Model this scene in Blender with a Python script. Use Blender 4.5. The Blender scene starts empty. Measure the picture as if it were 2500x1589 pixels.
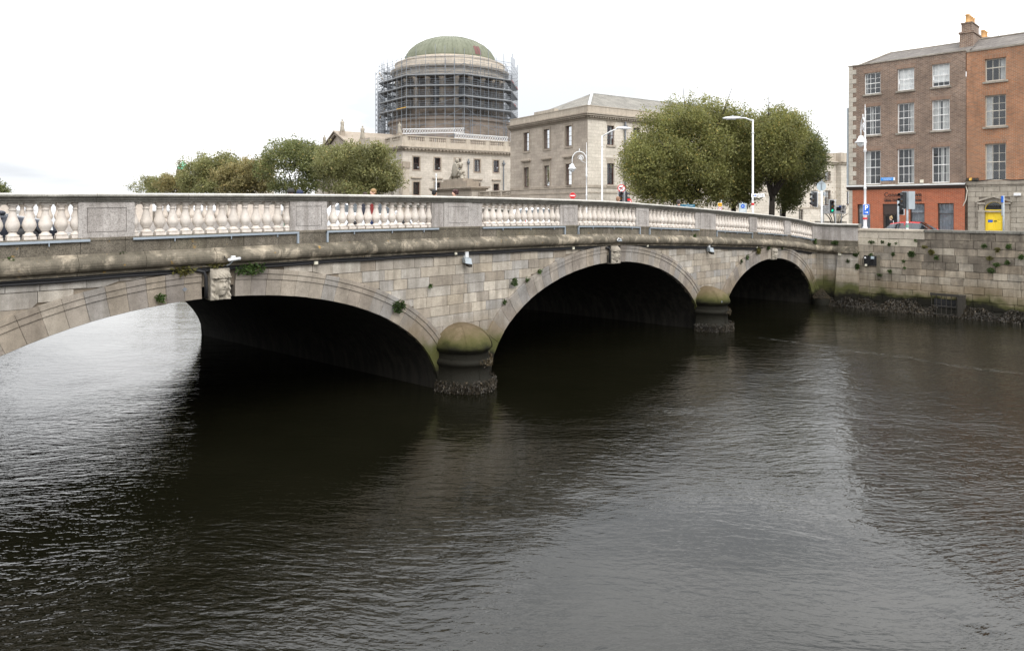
import bpy, math, random
import numpy as np
from mathutils import Vector, Matrix

rnd = random.Random(11)
R_ = math.radians
sc = bpy.context.scene
COL = sc.collection

# ------------------------------------------------------------------ camera
CAM = (-23.9, -18.31, 6.0)
FW = (0.6993, 0.7149)
RT = (0.7149, -0.6993)
FPX = 1700.0
cam_d = bpy.data.cameras.new("camera")
cam_d.sensor_width = 36.0
cam_d.lens = FPX / 2500.0 * 36.0
cam_d.shift_y = -(794.5 - 510.0) / 2500.0
cam_d.clip_start = 0.1
cam_d.clip_end = 3000.0
cam = bpy.data.objects.new("camera", cam_d)
cam.location = CAM
cam.rotation_euler = (R_(90), 0, -math.atan2(FW[0], FW[1]))
COL.objects.link(cam)
sc.camera = cam

# ------------------------------------------------------------------ sky: pale overcast over a physical sky
SUN_EL, SUN_AZ = R_(42), math.atan2(-0.32, -0.95)      # light from the south-east
w = bpy.data.worlds.new("World"); sc.world = w; w.use_nodes = True
wt = w.node_tree; wt.nodes.clear()
def wn(t, **k):
    n = wt.nodes.new(t)
    for a, b in k.items(): setattr(n, a, b)
    return n
w_out = wn('ShaderNodeOutputWorld'); w_bg = wn('ShaderNodeBackground')
w_bg.inputs['Strength'].default_value = 0.12
w_sky = wn('ShaderNodeTexSky', sky_type='NISHITA', sun_disc=False)
w_sky.sun_elevation = SUN_EL; w_sky.sun_rotation = SUN_AZ
w_hs = wn('ShaderNodeHueSaturation'); w_hs.inputs['Saturation'].default_value = 0.25
wt.links.new(w_sky.outputs[0], w_hs.inputs['Color'])
w_tc = wn('ShaderNodeTexCoord'); w_sep = wn('ShaderNodeSeparateXYZ')
wt.links.new(w_tc.outputs['Generated'], w_sep.inputs[0])
w_up = wn('ShaderNodeMath', operation='MAXIMUM'); w_up.inputs[1].default_value = 0.0
wt.links.new(w_sep.outputs['Z'], w_up.inputs[0])
w_g = wn('ShaderNodeMath', operation='MULTIPLY_ADD')     # overcast: zenith about three times the horizon
w_g.inputs[1].default_value = 15.0; w_g.inputs[2].default_value = 10.2
wt.links.new(w_up.outputs[0], w_g.inputs[0])
w_map = wn('ShaderNodeMapping'); w_map.inputs['Scale'].default_value = (1.0, 1.0, 5.0)
wt.links.new(w_tc.outputs['Generated'], w_map.inputs[0])
w_no = wn('ShaderNodeTexNoise'); w_no.inputs['Scale'].default_value = 2.2; w_no.inputs['Detail'].default_value = 5
w_no.inputs['Roughness'].default_value = 0.45
wt.links.new(w_map.outputs[0], w_no.inputs['Vector'])
w_cr = wn('ShaderNodeValToRGB')
w_cr.color_ramp.elements[0].position = 0.36; w_cr.color_ramp.elements[0].color = (0.51, 0.53, 0.56, 1)
w_cr.color_ramp.elements[1].position = 0.58; w_cr.color_ramp.elements[1].color = (1.06, 1.06, 1.06, 1)
wt.links.new(w_no.outputs[0], w_cr.inputs[0])
w_mul = wn('ShaderNodeVectorMath', operation='SCALE')
wt.links.new(w_cr.outputs[0], w_mul.inputs[0]); wt.links.new(w_g.outputs[0], w_mul.inputs['Scale'])
w_mix = wn('ShaderNodeMixRGB'); w_mix.inputs[0].default_value = 0.92
wt.links.new(w_hs.outputs[0], w_mix.inputs[1]); wt.links.new(w_mul.outputs[0], w_mix.inputs[2])
wt.links.new(w_mix.outputs[0], w_bg.inputs['Color']); wt.links.new(w_bg.outputs[0], w_out.inputs[0])

sun_d = bpy.data.lights.new("sun", 'SUN'); sun_d.energy = 1.5; sun_d.angle = R_(28); sun_d.color = (1.0, 0.965, 0.92)
sun = bpy.data.objects.new("sun", sun_d); COL.objects.link(sun)
_sd = Vector((math.sin(SUN_AZ) * math.cos(SUN_EL), math.cos(SUN_AZ) * math.cos(SUN_EL), math.sin(SUN_EL)))
sun.rotation_euler = _sd.to_track_quat('Z', 'Y').to_euler()

sc.view_settings.view_transform = 'Standard'; sc.view_settings.look = 'None'
sc.view_settings.gamma = 1.0; sc.view_settings.exposure = 0.36
sc.view_settings.use_curve_mapping = False
sc.render.engine = 'CYCLES'
sc.cycles.use_denoising = True
sc.cycles.max_bounces = 6; sc.cycles.diffuse_bounces = 3; sc.cycles.glossy_bounces = 4
sc.cycles.transmission_bounces = 4; sc.cycles.transparent_max_bounces = 10
sc.cycles.caustics_reflective = False; sc.cycles.caustics_refractive = False
sc.cycles.sample_clamp_indirect = 6.0

# ------------------------------------------------------------------ pixel -> place (distance always from a plane the thing touches)
def ray(x, y):
    u = (x - 1250) / FPX; v = (510 - y) / FPX
    return (FW[0] + u * RT[0], FW[1] + u * RT[1], v)
def onX(x, y, X):
    r = ray(x, y); t = (X - CAM[0]) / r[0]; return Vector((X, CAM[1] + t * r[1], CAM[2] + t * r[2]))
def onY(x, y, Y=0.0):
    r = ray(x, y); t = (Y - CAM[1]) / r[1]; return Vector((CAM[0] + t * r[0], Y, CAM[2] + t * r[2]))
def at(x, y, d):
    r = ray(x, y); return Vector((CAM[0] + d * r[0], CAM[1] + d * r[1], CAM[2] + d * r[2]))
FCO = Vector((32.05, 27.7, 0)); FCA = math.atan2(-0.183, 0.983)
FCM = Matrix.Translation(FCO) @ Matrix.Rotation(FCA, 4, 'Z')     # court buildings: x north, y west
FCI = FCM.inverted()
STREET = 3.7

# ------------------------------------------------------------------ mesh helpers
class MB:
    def __init__(s): s.v = []; s.f = []; s.m = []
    def add(s, vs, fs, mi=0):
        o = len(s.v); s.v += [tuple(v) for v in vs]; s.f += [tuple(i + o for i in f) for f in fs]; s.m += [mi] * len(fs); return s
    def hexa(s, p, mi=0):
        return s.add(p, [(3, 2, 1, 0), (4, 5, 6, 7), (0, 1, 5, 4), (1, 2, 6, 5), (2, 3, 7, 6), (3, 0, 4, 7)], mi)
    def box(s, x0, x1, y0, y1, z0, z1, mi=0):
        return s.hexa([(x0, y0, z0), (x1, y0, z0), (x1, y1, z0), (x0, y1, z0), (x0, y0, z1), (x1, y0, z1), (x1, y1, z1), (x0, y1, z1)], mi)
    def cbox(s, x0, x1, y0, y1, z0, z1, c=0.02, mi=0):      # box with chamfered edges
        a = [x0, x1]; b = [y0, y1]; d = [z0, z1]; V = []; idx = {}
        for i in (0, 1):
            for j in (0, 1):
                for k in (0, 1):
                    sx, sy, sz = (1 - 2 * i), (1 - 2 * j), (1 - 2 * k)
                    for ax in range(3):
                        p = [a[i] + sx * c, b[j] + sy * c, d[k] + sz * c]
                        p[ax] = (a[i], b[j], d[k])[ax]
                        idx[(i, j, k, ax)] = len(V); V.append(p)
        F = []
        for i in (0, 1):
            F.append([idx[(i, 0, 0, 0)], idx[(i, 1, 0, 0)], idx[(i, 1, 1, 0)], idx[(i, 0, 1, 0)]])
            F.append([idx[(0, i, 0, 1)], idx[(1, i, 0, 1)], idx[(1, i, 1, 1)], idx[(0, i, 1, 1)]])
            F.append([idx[(0, 0, i, 2)], idx[(1, 0, i, 2)], idx[(1, 1, i, 2)], idx[(0, 1, i, 2)]])
        for i in (0, 1):
            for j in (0, 1):
                F.append([idx[(i, j, 0, 0)], idx[(i, j, 1, 0)], idx[(i, j, 1, 1)], idx[(i, j, 0, 1)]])
                F.append([idx[(i, 0, j, 0)], idx[(i, 1, j, 0)], idx[(i, 1, j, 2)], idx[(i, 0, j, 2)]])
                F.append([idx[(0, i, j, 1)], idx[(1, i, j, 1)], idx[(1, i, j, 2)], idx[(0, i, j, 2)]])
                for k in (0, 1): F.append([idx[(i, j, k, 0)], idx[(i, j, k, 1)], idx[(i, j, k, 2)]])
        return s.add(V, F, mi)
    def tube(s, path, r, n=6, mi=0, cap=True):
        path = [Vector(p) for p in path]; N = len(path)
        rs = r if isinstance(r, (list, tuple)) else [r] * N
        V = []; F = []; ref = None
        for i, p in enumerate(path):
            t = (path[min(i + 1, N - 1)] - path[max(i - 1, 0)]).normalized()
            if ref is None: ref = Vector((0, 0, 1)) if abs(t.z) < 0.9 else Vector((1, 0, 0))
            a = t.cross(ref)
            if a.length < 1e-5: ref = Vector((0, 1, 0)); a = t.cross(ref)
            a.normalize(); b = t.cross(a)
            for k in range(n):
                q = 2 * math.pi * k / n
                V.append(p + (a * math.cos(q) + b * math.sin(q)) * rs[i])
        for i in range(N - 1):
            for k in range(n):
                F.append((i * n + k, i * n + (k + 1) % n, (i + 1) * n + (k + 1) % n, (i + 1) * n + k))
        if cap: F.append(tuple(range(n))[::-1]); F.append(tuple(range((N - 1) * n, N * n)))
        return s.add(V, F, mi)
    def lathe(s, prof, c=(0, 0), n=16, a0=0.0, a1=2 * math.pi, sx=1.0, sy=1.0, z0=0.0, mi=0):
        full = abs(a1 - a0 - 2 * math.pi) < 1e-6; m = n if full else n + 1; V = []; F = []
        for (r, z) in prof:
            for k in range(m):
                q = a0 + (a1 - a0) * k / n
                V.append((c[0] + sx * r * math.cos(q), c[1] + sy * r * math.sin(q), z0 + z))
        for i in range(len(prof) - 1):
            for k in range(n):
                k2 = (k + 1) % m
                F.append((i * m + k, i * m + k2, (i + 1) * m + k2, (i + 1) * m + k))
        if full:
            if prof[0][0] > 1e-4: F.append(tuple(range(m))[::-1])
            if prof[-1][0] > 1e-4: F.append(tuple(range((len(prof) - 1) * m, len(prof) * m)))
        return s.add(V, F, mi)
    def ball(s, c, r, nu=10, nv=7, mi=0):
        rx, ry, rz = r if isinstance(r, (tuple, list)) else (r, r, r)
        prof = [(math.sin(math.pi * i / nv), -math.cos(math.pi * i / nv)) for i in range(nv + 1)]
        V = []; F = []
        for (q, z) in prof:
            for k in range(nu):
                a = 2 * math.pi * k / nu; V.append((c[0] + rx * q * math.cos(a), c[1] + ry * q * math.sin(a), c[2] + rz * z))
        for i in range(nv):
            for k in range(nu): F.append((i * nu + k, i * nu + (k + 1) % nu, (i + 1) * nu + (k + 1) % nu, (i + 1) * nu + k))
        return s.add(V, F, mi)
    def prism(s, pts, M, n0, n1, ch=0.0, mi=0):
        """polygon pts [(p,z)] mapped by M(p,z,n), from n0 (back) to n1 (front), front edge chamfered"""
        k = len(pts)
        if ch <= 0:
            V = [M(p, z, n0) for p, z in pts] + [M(p, z, n1) for p, z in pts]
            F = [tuple(range(k))[::-1], tuple(range(k, 2 * k))] + [(i, (i + 1) % k, k + (i + 1) % k, k + i) for i in range(k)]
            return s.add(V, F, mi)
        ins = inset(pts, ch)
        V = [M(p, z, n0) for p, z in pts] + [M(p, z, n1 - ch * 0.8) for p, z in pts] + [M(p, z, n1) for p, z in ins]
        F = [(i, (i + 1) % k, k + (i + 1) % k, k + i) for i in range(k)]
        F += [(k + i, k + (i + 1) % k, 2 * k + (i + 1) % k, 2 * k + i) for i in range(k)]
        F += [tuple(range(2 * k, 3 * k))]
        return s.add(V, F, mi)
    def xf(s, M):
        s.v = [tuple(M @ Vector(v)) for v in s.v]; return s
    def obj(s, name, mats, parent=None, smooth=False):
        me = bpy.data.meshes.new(name); me.from_pydata(s.v, [], s.f)
        for mm in (mats if isinstance(mats, (list, tuple)) else [mats]): me.materials.append(mm)
        if any(s.m): me.polygons.foreach_set('material_index', s.m)
        if smooth: me.polygons.foreach_set('use_smooth', [True] * len(me.polygons))
        me.update()
        return link(name, me, parent)

def link(name, me, parent=None):
    o = bpy.data.objects.new(name, me); COL.objects.link(o)
    if parent is not None: o.parent = parent
    return o
def inset(pts, d):
    k = len(pts); A = sum(pts[i][0] * pts[(i + 1) % k][1] - pts[(i + 1) % k][0] * pts[i][1] for i in range(k))
    sg = 1 if A > 0 else -1; out = []
    for i in range(k):
        p0, p1, p2 = pts[i - 1], pts[i], pts[(i + 1) % k]
        e1 = Vector((p1[0] - p0[0], p1[1] - p0[1])); e2 = Vector((p2[0] - p1[0], p2[1] - p1[1]))
        if e1.length < 1e-6 or e2.length < 1e-6: out.append(p1); continue
        e1.normalize(); e2.normalize()
        n1 = Vector((-e1.y, e1.x)) * sg; n2 = Vector((-e2.y, e2.x)) * sg
        b = n1 + n2
        if b.length < 1e-4: out.append(p1); continue
        b.normalize(); q = d / max(0.35, b.dot(n1)); out.append((p1[0] + b.x * q, p1[1] + b.y * q))
    return out
def thing(name, label, cat, loc=(0, 0, 0), rz=0.0, group=None, matrix=None):
    o = bpy.data.objects.new(name, None); COL.objects.link(o); o.empty_display_size = 0.3
    if matrix is not None: o.matrix_world = matrix
    else: o.location = loc; o.rotation_euler = (0, 0, rz)
    o['label'] = label; o['category'] = cat
    if group: o['group'] = group
    return o
def tag(o, label=None, cat=None, group=None, kind=None):
    if label: o['label'] = label
    if cat: o['category'] = cat
    if group: o['group'] = group
    if kind: o['kind'] = kind
    return o
def pchip(tab):
    xs = [a for a, b in tab]; ys = [b for a, b in tab]; n = len(xs)
    d = [(ys[i + 1] - ys[i]) / (xs[i + 1] - xs[i]) for i in range(n - 1)]
    m = [d[0]] + [0.0 if d[i - 1] * d[i] <= 0 else (d[i - 1] + d[i]) / 2 for i in range(1, n - 1)] + [d[-1]]
    def f(x):
        if x <= xs[0]: return ys[0] + m[0] * (x - xs[0])
        if x >= xs[-1]: return ys[-1]
        i = max(j for j in range(n - 1) if xs[j] <= x); h = xs[i + 1] - xs[i]; t = (x - xs[i]) / h
        return ((2 * t**3 - 3 * t**2 + 1) * ys[i] + (t**3 - 2 * t**2 + t) * h * m[i] + (-2 * t**3 + 3 * t**2) * ys[i + 1] + (t**3 - t**2) * h * m[i + 1])
    return f

# ------------------------------------------------------------------ materials
class NT:
    def __init__(s, name):
        s.mat = bpy.data.materials.new(name); s.mat.use_nodes = True; s.t = s.mat.node_tree; s.t.nodes.clear()
        s.out = s.n('ShaderNodeOutputMaterial'); s.bs = s.n('ShaderNodeBsdfPrincipled'); s.l(s.bs.outputs[0], s.out.inputs[0])
    def n(s, t, **k):
        nd = s.t.nodes.new(t)
        for a, b in k.items(): setattr(nd, a, b)
        return nd
    def l(s, a, b): s.t.links.new(a, b)
    def setv(s, sock, v):
        if hasattr(v, 'is_output'): s.l(v, sock)
        else: sock.default_value = v
    def pos(s): return s.n('ShaderNodeNewGeometry').outputs['Position']
    def objc(s): return s.n('ShaderNodeTexCoord').outputs['Object']
    def scale(s, v, sc3):
        m = s.n('ShaderNodeMapping'); m.inputs['Scale'].default_value = sc3; s.l(v, m.inputs[0]); return m.outputs[0]
    def noise(s, v, scale, det=4, rough=0.55, dist=0.0):
        nd = s.n('ShaderNodeTexNoise'); nd.inputs['Scale'].default_value = scale; nd.inputs['Detail'].default_value = det
        nd.inputs['Roughness'].default_value = rough; nd.inputs['Distortion'].default_value = dist; s.l(v, nd.inputs['Vector']); return nd.outputs[0]
    def ramp(s, f, els, interp='LINEAR'):
        r = s.n('ShaderNodeValToRGB'); cr = r.color_ramp; cr.interpolation = interp
        while len(cr.elements) < len(els): cr.elements.new(0.5)
        for e, (p, c) in zip(cr.elements, els):
            e.position = p; e.color = (c, c, c, 1) if isinstance(c, (int, float)) else (*c, 1)
        s.l(f, r.inputs[0]); return r.outputs[0]
    def mix(s, f, a, b, mode='MIX'):
        m = s.n('ShaderNodeMixRGB', blend_type=mode)
        s.setv(m.inputs[0], f)
        for sk, v in ((m.inputs[1], a), (m.inputs[2], b)):
            s.setv(sk, v if hasattr(v, 'is_output') else (*v, 1))
        return m.outputs[0]
    def math(s, op, a, b=0.0, clamp=False):
        m = s.n('ShaderNodeMath', operation=op, use_clamp=clamp); s.setv(m.inputs[0], a); s.setv(m.inputs[1], b); return m.outputs[0]
    def mr(s, v, a, b, c=0.0, d=1.0):
        m = s.n('ShaderNodeMapRange', interpolation_type='SMOOTHSTEP'); s.l(v, m.inputs[0])
        for i, q in enumerate((a, b, c, d)): m.inputs[i + 1].default_value = q
        return m.outputs[0]
    def sep(s, v, i): q = s.n('ShaderNodeSeparateXYZ'); s.l(v, q.inputs[0]); return q.outputs[i]
    def rand(s): return s.n('ShaderNodeObjectInfo').outputs['Random']
    def bump(s, h, strength=0.3, dist=0.02):
        b = s.n('ShaderNodeBump'); b.inputs['Strength'].default_value = strength; b.inputs['Distance'].default_value = dist
        s.l(h, b.inputs['Height']); s.l(b.outputs[0], s.bs.inputs['Normal'])
    def fin(s, col, rough=0.85, **k):
        s.setv(s.bs.inputs['Base Color'], col if hasattr(col, 'is_output') else (*col, 1)); s.setv(s.bs.inputs['Roughness'], rough)
        for a, b in k.items(): s.setv(s.bs.inputs[a], b)
        return s.mat

def plain(name, col, rough=0.6, metal=0.0, var=0.12, scale=3.0, **k):
    n = NT(name); c = n.mix(n.ramp(n.noise(n.pos(), scale, 5), [(0.3, 1 - var), (0.7, 1.0)]), (0, 0, 0), col)
    return n.fin(c, rough, Metallic=metal, **k)

def stone(name, cols, mott=0.35, streak=0.0, streak_col=(0.05, 0.045, 0.035), speck=0.25, rough=0.9, algae=None, lichen=0.0, pale=0.0, bump=0.35, grain=55.0, wet=True):
    n = NT(name); P = n.pos(); cols = cols if len(cols) > 1 else [tuple(q * .9 for q in cols[0]), tuple(q * 1.08 for q in cols[0])]
    col = n.ramp(n.rand(), [(i / max(1, len(cols) - 1), c) for i, c in enumerate(cols)])
    n1 = n.noise(P, 1.1, 6, 0.62); n2 = n.noise(P, 9.0, 5, 0.65); n3 = n.noise(P, grain, 2, 0.7)
    col = n.mix(1.0, col, n.ramp(n1, [(0.25, 1 - mott), (0.72, 1.12)]), 'MULTIPLY')
    col = n.mix(0.8, col, n.ramp(n2, [(0.25, 0.72), (0.75, 1.12)]), 'MULTIPLY')
    col = n.mix(speck, col, n.ramp(n3, [(0.34, 0.25), (0.52, 1.0), (0.72, 1.3)]), 'MULTIPLY')
    if pale:
        pm = n.ramp(n.noise(P, 1.9, 7, 0.7, 0.6), [(0.50, 0.0), (0.66, pale)]); col = n.mix(pm, col, (0.50, 0.43, 0.33))
    if streak:
        sv = n.scale(P, (2.6, 2.6, 0.28)); sm = n.ramp(n.noise(sv, 1.5, 6, 0.62), [(0.42, 0.0), (0.66, streak)])
        col = n.mix(sm, col, streak_col)
    if lichen:
        lm = n.ramp(n.noise(P, 5.5, 4, 0.6), [(0.67, 0.0), (0.71, lichen)]); col = n.mix(lm, col, (0.42, 0.24, 0.035))
    if algae:
        z = n.sep(P, 2); zz = n.math('ADD', z, n.math('MULTIPLY', n.math('SUBTRACT', n.noise(P, 0.9 if len(algae) < 3 else 2.2, 6, 0.6), 0.5), 1.5 if len(algae) < 3 else algae[2]))
        g1 = n.mr(zz, algae[1] + 0.65, algae[1], 0, 0.9); g2 = n.mr(zz, algae[0] + 0.35, algae[0] - 0.1, 0, 0.97)
        tan = n.mr(zz, algae[1] + 1.5, algae[1] + 0.5, 0, 0.5)
        col = n.mix(tan, col, (0.16, 0.115, 0.06)); col = n.mix(g1, col, (0.058, 0.064, 0.014)); col = n.mix(g2, col, (0.008, 0.007, 0.005))
        rough = n.math('SUBTRACT', rough, n.math('MULTIPLY', g2, 0.15))
    n.bump(n.math('ADD', n.math('MULTIPLY', n2, 0.6), n.math('MULTIPLY', n3, 0.4)), bump, 0.02)
    return n.fin(col, rough, **{'Specular IOR Level': 0.2})

def masonry(name, c1, c2, mortar, bw, bh, ms=0.012, stain=0.3, bias=0.0, rough=0.9, tone=None, bump=0.3, stain_col=(0.1, 0.09, 0.07), offs=(0, 0)):
    """courses too fine to pick apart: brick pattern on (x+y, z) of the wall's own frame"""
    n = NT(name); O = n.objc(); s = n.n('ShaderNodeSeparateXYZ'); n.l(O, s.inputs[0])
    cb = n.n('ShaderNodeCombineXYZ'); n.l(n.math('ADD', n.math('ADD', s.outputs[0], s.outputs[1]), 200.0 + offs[0]), cb.inputs[0]); n.l(n.math('ADD', s.outputs[2], offs[1]), cb.inputs[1])
    b = n.n('ShaderNodeTexBrick'); n.l(cb.outputs[0], b.inputs['Vector'])
    b.inputs['Color1'].default_value = (*c1, 1); b.inputs['Color2'].default_value = (*c2, 1); b.inputs['Mortar'].default_value = (*mortar, 1)
    b.inputs['Scale'].default_value = 1.0; b.inputs['Mortar Size'].default_value = ms; b.inputs['Brick Width'].default_value = bw; b.inputs['Row Height'].default_value = bh
    b.inputs['Bias'].default_value = bias; b.inputs['Mortar Smooth'].default_value = 0.2
    P = n.pos(); n1 = n.noise(P, 0.45, 7, 0.62); n2 = n.noise(P, 5.0, 5, 0.6)
    col = n.mix(1.0, b.outputs['Color'], n.ramp(n1, [(0.28, 1 - stain), (0.7, 1.1)]), 'MULTIPLY')
    col = n.mix(0.6, col, n.ramp(n2, [(0.3, 0.75), (0.7, 1.12)]), 'MULTIPLY')
    sv = n.scale(P, (1.6, 1.6, 0.2)); sm = n.ramp(n.noise(sv, 1.3, 6, 0.62), [(0.52, 0.0), (0.78, stain)]); col = n.mix(sm, col, stain_col)
    if tone: col = n.mix(n.ramp(n.noise(P, 0.3, 3), [(0.48, 0.0), (0.72, 0.6)]), col, n.mix(0.5, tone, b.outputs['Color']))
    h = n.math('ADD', n.math('MULTIPLY', b.outputs['Fac'], -1.0), n.math('MULTIPLY', n2, 0.4)); n.bump(h, bump, 0.015)
    return n.fin(col, rough)

M = {}
# bridge
M['face'] = stone('bridge_ashlar_stone', [(0.42, 0.365, 0.295), (0.545, 0.485, 0.40), (0.365, 0.315, 0.255), (0.44, 0.415, 0.38), (0.59, 0.53, 0.445), (0.39, 0.375, 0.355), (0.49, 0.42, 0.325)], 0.42, 0.5, (0.13, 0.11, 0.085), 0.3, algae=(0.75, 1.15), bump=0.4)
M['vous'] = stone('voussoir_stone', [(0.345, 0.295, 0.24), (0.28, 0.252, 0.23), (0.43, 0.375, 0.305), (0.32, 0.305, 0.29), (0.375, 0.32, 0.255)], 0.42, 0.42, (0.13, 0.11, 0.085), 0.32, algae=(0.75, 1.2), bump=0.4)
M['mortar'] = stone('joint_mortar', [(0.24, 0.20, 0.155)], 0.3, 0, algae=(0.75, 1.15))
M['torus'] = stone('weathered_cornice_stone', [(0.20, 0.175, 0.135), (0.235, 0.205, 0.16), (0.18, 0.158, 0.122)], 0.5, 0.5, (0.05, 0.045, 0.032), 0.35, lichen=0.55, pale=0.85, bump=0.6)
M['base'] = stone('grimy_plinth_granite', [(0.17, 0.15, 0.115), (0.21, 0.185, 0.15), (0.19, 0.17, 0.125)], 0.45, 0.6, (0.065, 0.055, 0.04), 0.75, lichen=0.35, bump=0.55, grain=38)
M['coping_top'] = stone('highlight_coping', [(0.50, 0.485, 0.45), (0.55, 0.53, 0.49)], 0.3, 0.1, speck=0.35)  # bright sky-lit edge of the coping, painted as paler granite
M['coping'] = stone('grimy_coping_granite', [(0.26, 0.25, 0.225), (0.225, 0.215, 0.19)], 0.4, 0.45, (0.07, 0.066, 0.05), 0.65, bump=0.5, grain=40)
M['die'] = stone('grey_granite', [(0.43, 0.40, 0.375), (0.48, 0.45, 0.425)], 0.25, 0.5, (0.13, 0.11, 0.095), 0.5, bump=0.4, grain=38)
M['white_bal'] = stone('painted_baluster', [(0.66, 0.605, 0.55), (0.70, 0.645, 0.59)], 0.18, 0.30, (0.45, 0.38, 0.30), 0.06, rough=0.7, bump=0.12)
M['white_bal2'] = stone('painted_far_baluster', [(0.58, 0.51, 0.445), (0.61, 0.54, 0.475)], 0.15, 0.2, (0.4, 0.34, 0.27), 0.06, rough=0.7, bump=0.12)
M['carved'] = stone('carved_limestone', [(0.44, 0.40, 0.335)], 0.35, 0.4, (0.16, 0.135, 0.10), 0.15, bump=0.5)
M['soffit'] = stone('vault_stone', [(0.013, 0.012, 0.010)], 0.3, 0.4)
M['cut'] = stone('cutwater_stone', [(0.19, 0.152, 0.112)], 0.75, 0.85, (0.04, 0.034, 0.022), 0.6, algae=(1.36, 1.42, 0.6), bump=1.0)
# quay
M['quay'] = stone('quay_granite', [(0.43, 0.365, 0.285), (0.34, 0.28, 0.21), (0.50, 0.435, 0.345), (0.41, 0.37, 0.31), (0.30, 0.25, 0.195), (0.46, 0.41, 0.335)], 0.6, 0.6, (0.085, 0.072, 0.056), 0.4, algae=(0.7, 0.75), bump=0.6, pale=0.25)
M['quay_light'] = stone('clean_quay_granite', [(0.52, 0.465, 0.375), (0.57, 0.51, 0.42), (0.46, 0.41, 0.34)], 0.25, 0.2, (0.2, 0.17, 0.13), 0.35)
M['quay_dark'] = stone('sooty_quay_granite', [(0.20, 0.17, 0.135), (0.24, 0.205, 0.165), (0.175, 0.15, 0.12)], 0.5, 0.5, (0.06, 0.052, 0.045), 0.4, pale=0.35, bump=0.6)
# court buildings
M['court_s'] = masonry('court_ashlar_south', (0.46, 0.395, 0.325), (0.37, 0.315, 0.26), (0.27, 0.23, 0.185), 1.05, 0.36, 0.010, 0.30, 0.1, stain_col=(0.17, 0.14, 0.115))  # same ashlar on south faces, their weaker light put into a darker colour
M['court_e'] = masonry('court_ashlar_east', (0.61, 0.56, 0.485), (0.53, 0.485, 0.415), (0.36, 0.31, 0.25), 1.0, 0.355, 0.012, 0.14, 0.0, stain_col=(0.3, 0.26, 0.2))
M['court_c'] = masonry('court_ashlar_centre', (0.55, 0.50, 0.435), (0.46, 0.415, 0.355), (0.35, 0.30, 0.245), 1.0, 0.36, 0.012, 0.22, 0.0, stain_col=(0.25, 0.21, 0.165))
M['court_trim'] = stone('court_trim_stone', [(0.37, 0.315, 0.255)], 0.2, 0.35, (0.15, 0.125, 0.10), 0.1, bump=0.25)
M['court_trim_l'] = stone('court_pale_trim', [(0.46, 0.405, 0.335)], 0.2, 0.35, (0.2, 0.17, 0.14), 0.1, bump=0.25)
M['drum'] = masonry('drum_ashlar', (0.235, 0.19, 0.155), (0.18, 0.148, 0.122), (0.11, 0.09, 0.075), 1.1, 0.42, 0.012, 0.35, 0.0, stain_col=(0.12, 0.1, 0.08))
M['drum_l'] = stone('drum_pale_stone', [(0.56, 0.50, 0.425)], 0.2, 0.3, (0.28, 0.24, 0.19), 0.1, bump=0.2)
def copper():
    n = NT('aged_copper'); P = n.pos(); c = n.ramp(n.noise(P, 0.5, 5), [(0.3, (0.115, 0.125, 0.082)), (0.7, (0.175, 0.185, 0.13))])
    sv = n.scale(P, (1, 1, 0.15)); c = n.mix(n.ramp(n.noise(sv, 2.2, 5), [(0.45, 0), (0.75, 0.5)]), c, (0.09, 0.095, 0.06)); return n.fin(c, 0.75)
M['copper'] = copper()
M['copper_bright'] = plain('bright_verdigris', (0.16, 0.46, 0.31), 0.7)
M['patch'] = plain('red_lead_patch', (0.16, 0.07, 0.065), 0.8)
def slate(name, c1, c2, bw, bh, rot=False):
    n = NT(name); O = n.objc(); s = n.n('ShaderNodeSeparateXYZ'); n.l(O, s.inputs[0]); cb = n.n('ShaderNodeCombineXYZ')
    n.l(n.math('ADD', n.math('ADD', s.outputs[0], s.outputs[1]), 300.0), cb.inputs[0]); n.l(n.math('MULTIPLY', s.outputs[2], 2.0), cb.inputs[1])
    b = n.n('ShaderNodeTexBrick'); n.l(cb.outputs[0], b.inputs['Vector']); b.inputs['Color1'].default_value = (*c1, 1); b.inputs['Color2'].default_value = (*c2, 1)
    b.inputs['Mortar'].default_value = tuple(q * 0.45 for q in c1) + (1,); b.inputs['Scale'].default_value = 1; b.inputs['Brick Width'].default_value = bw; b.inputs['Row Height'].default_value = bh; b.inputs['Mortar Size'].default_value = 0.02
    P = n.pos(); c = n.mix(1, b.outputs['Color'], n.ramp(n.noise(P, 0.8, 6), [(0.3, 0.7), (0.7, 1.15)]), 'MULTIPLY')
    c = n.mix(n.ramp(n.noise(P, 3, 6), [(0.6, 0), (0.68, 0.4)]), c, (0.3, 0.28, 0.24)); n.bump(b.outputs['Fac'], 0.4, -0.02); return n.fin(c, 0.8)
M['slate'] = slate('roof_slate', (0.12, 0.105, 0.095), (0.165, 0.147, 0.13), 0.4, 0.5)
M['slate_c'] = slate('court_slate', (0.175, 0.163, 0.14), (0.22, 0.206, 0.178), 0.5, 0.5)
M['lead'] = plain('lead_flashing', (0.46, 0.47, 0.47), 0.6)
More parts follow.
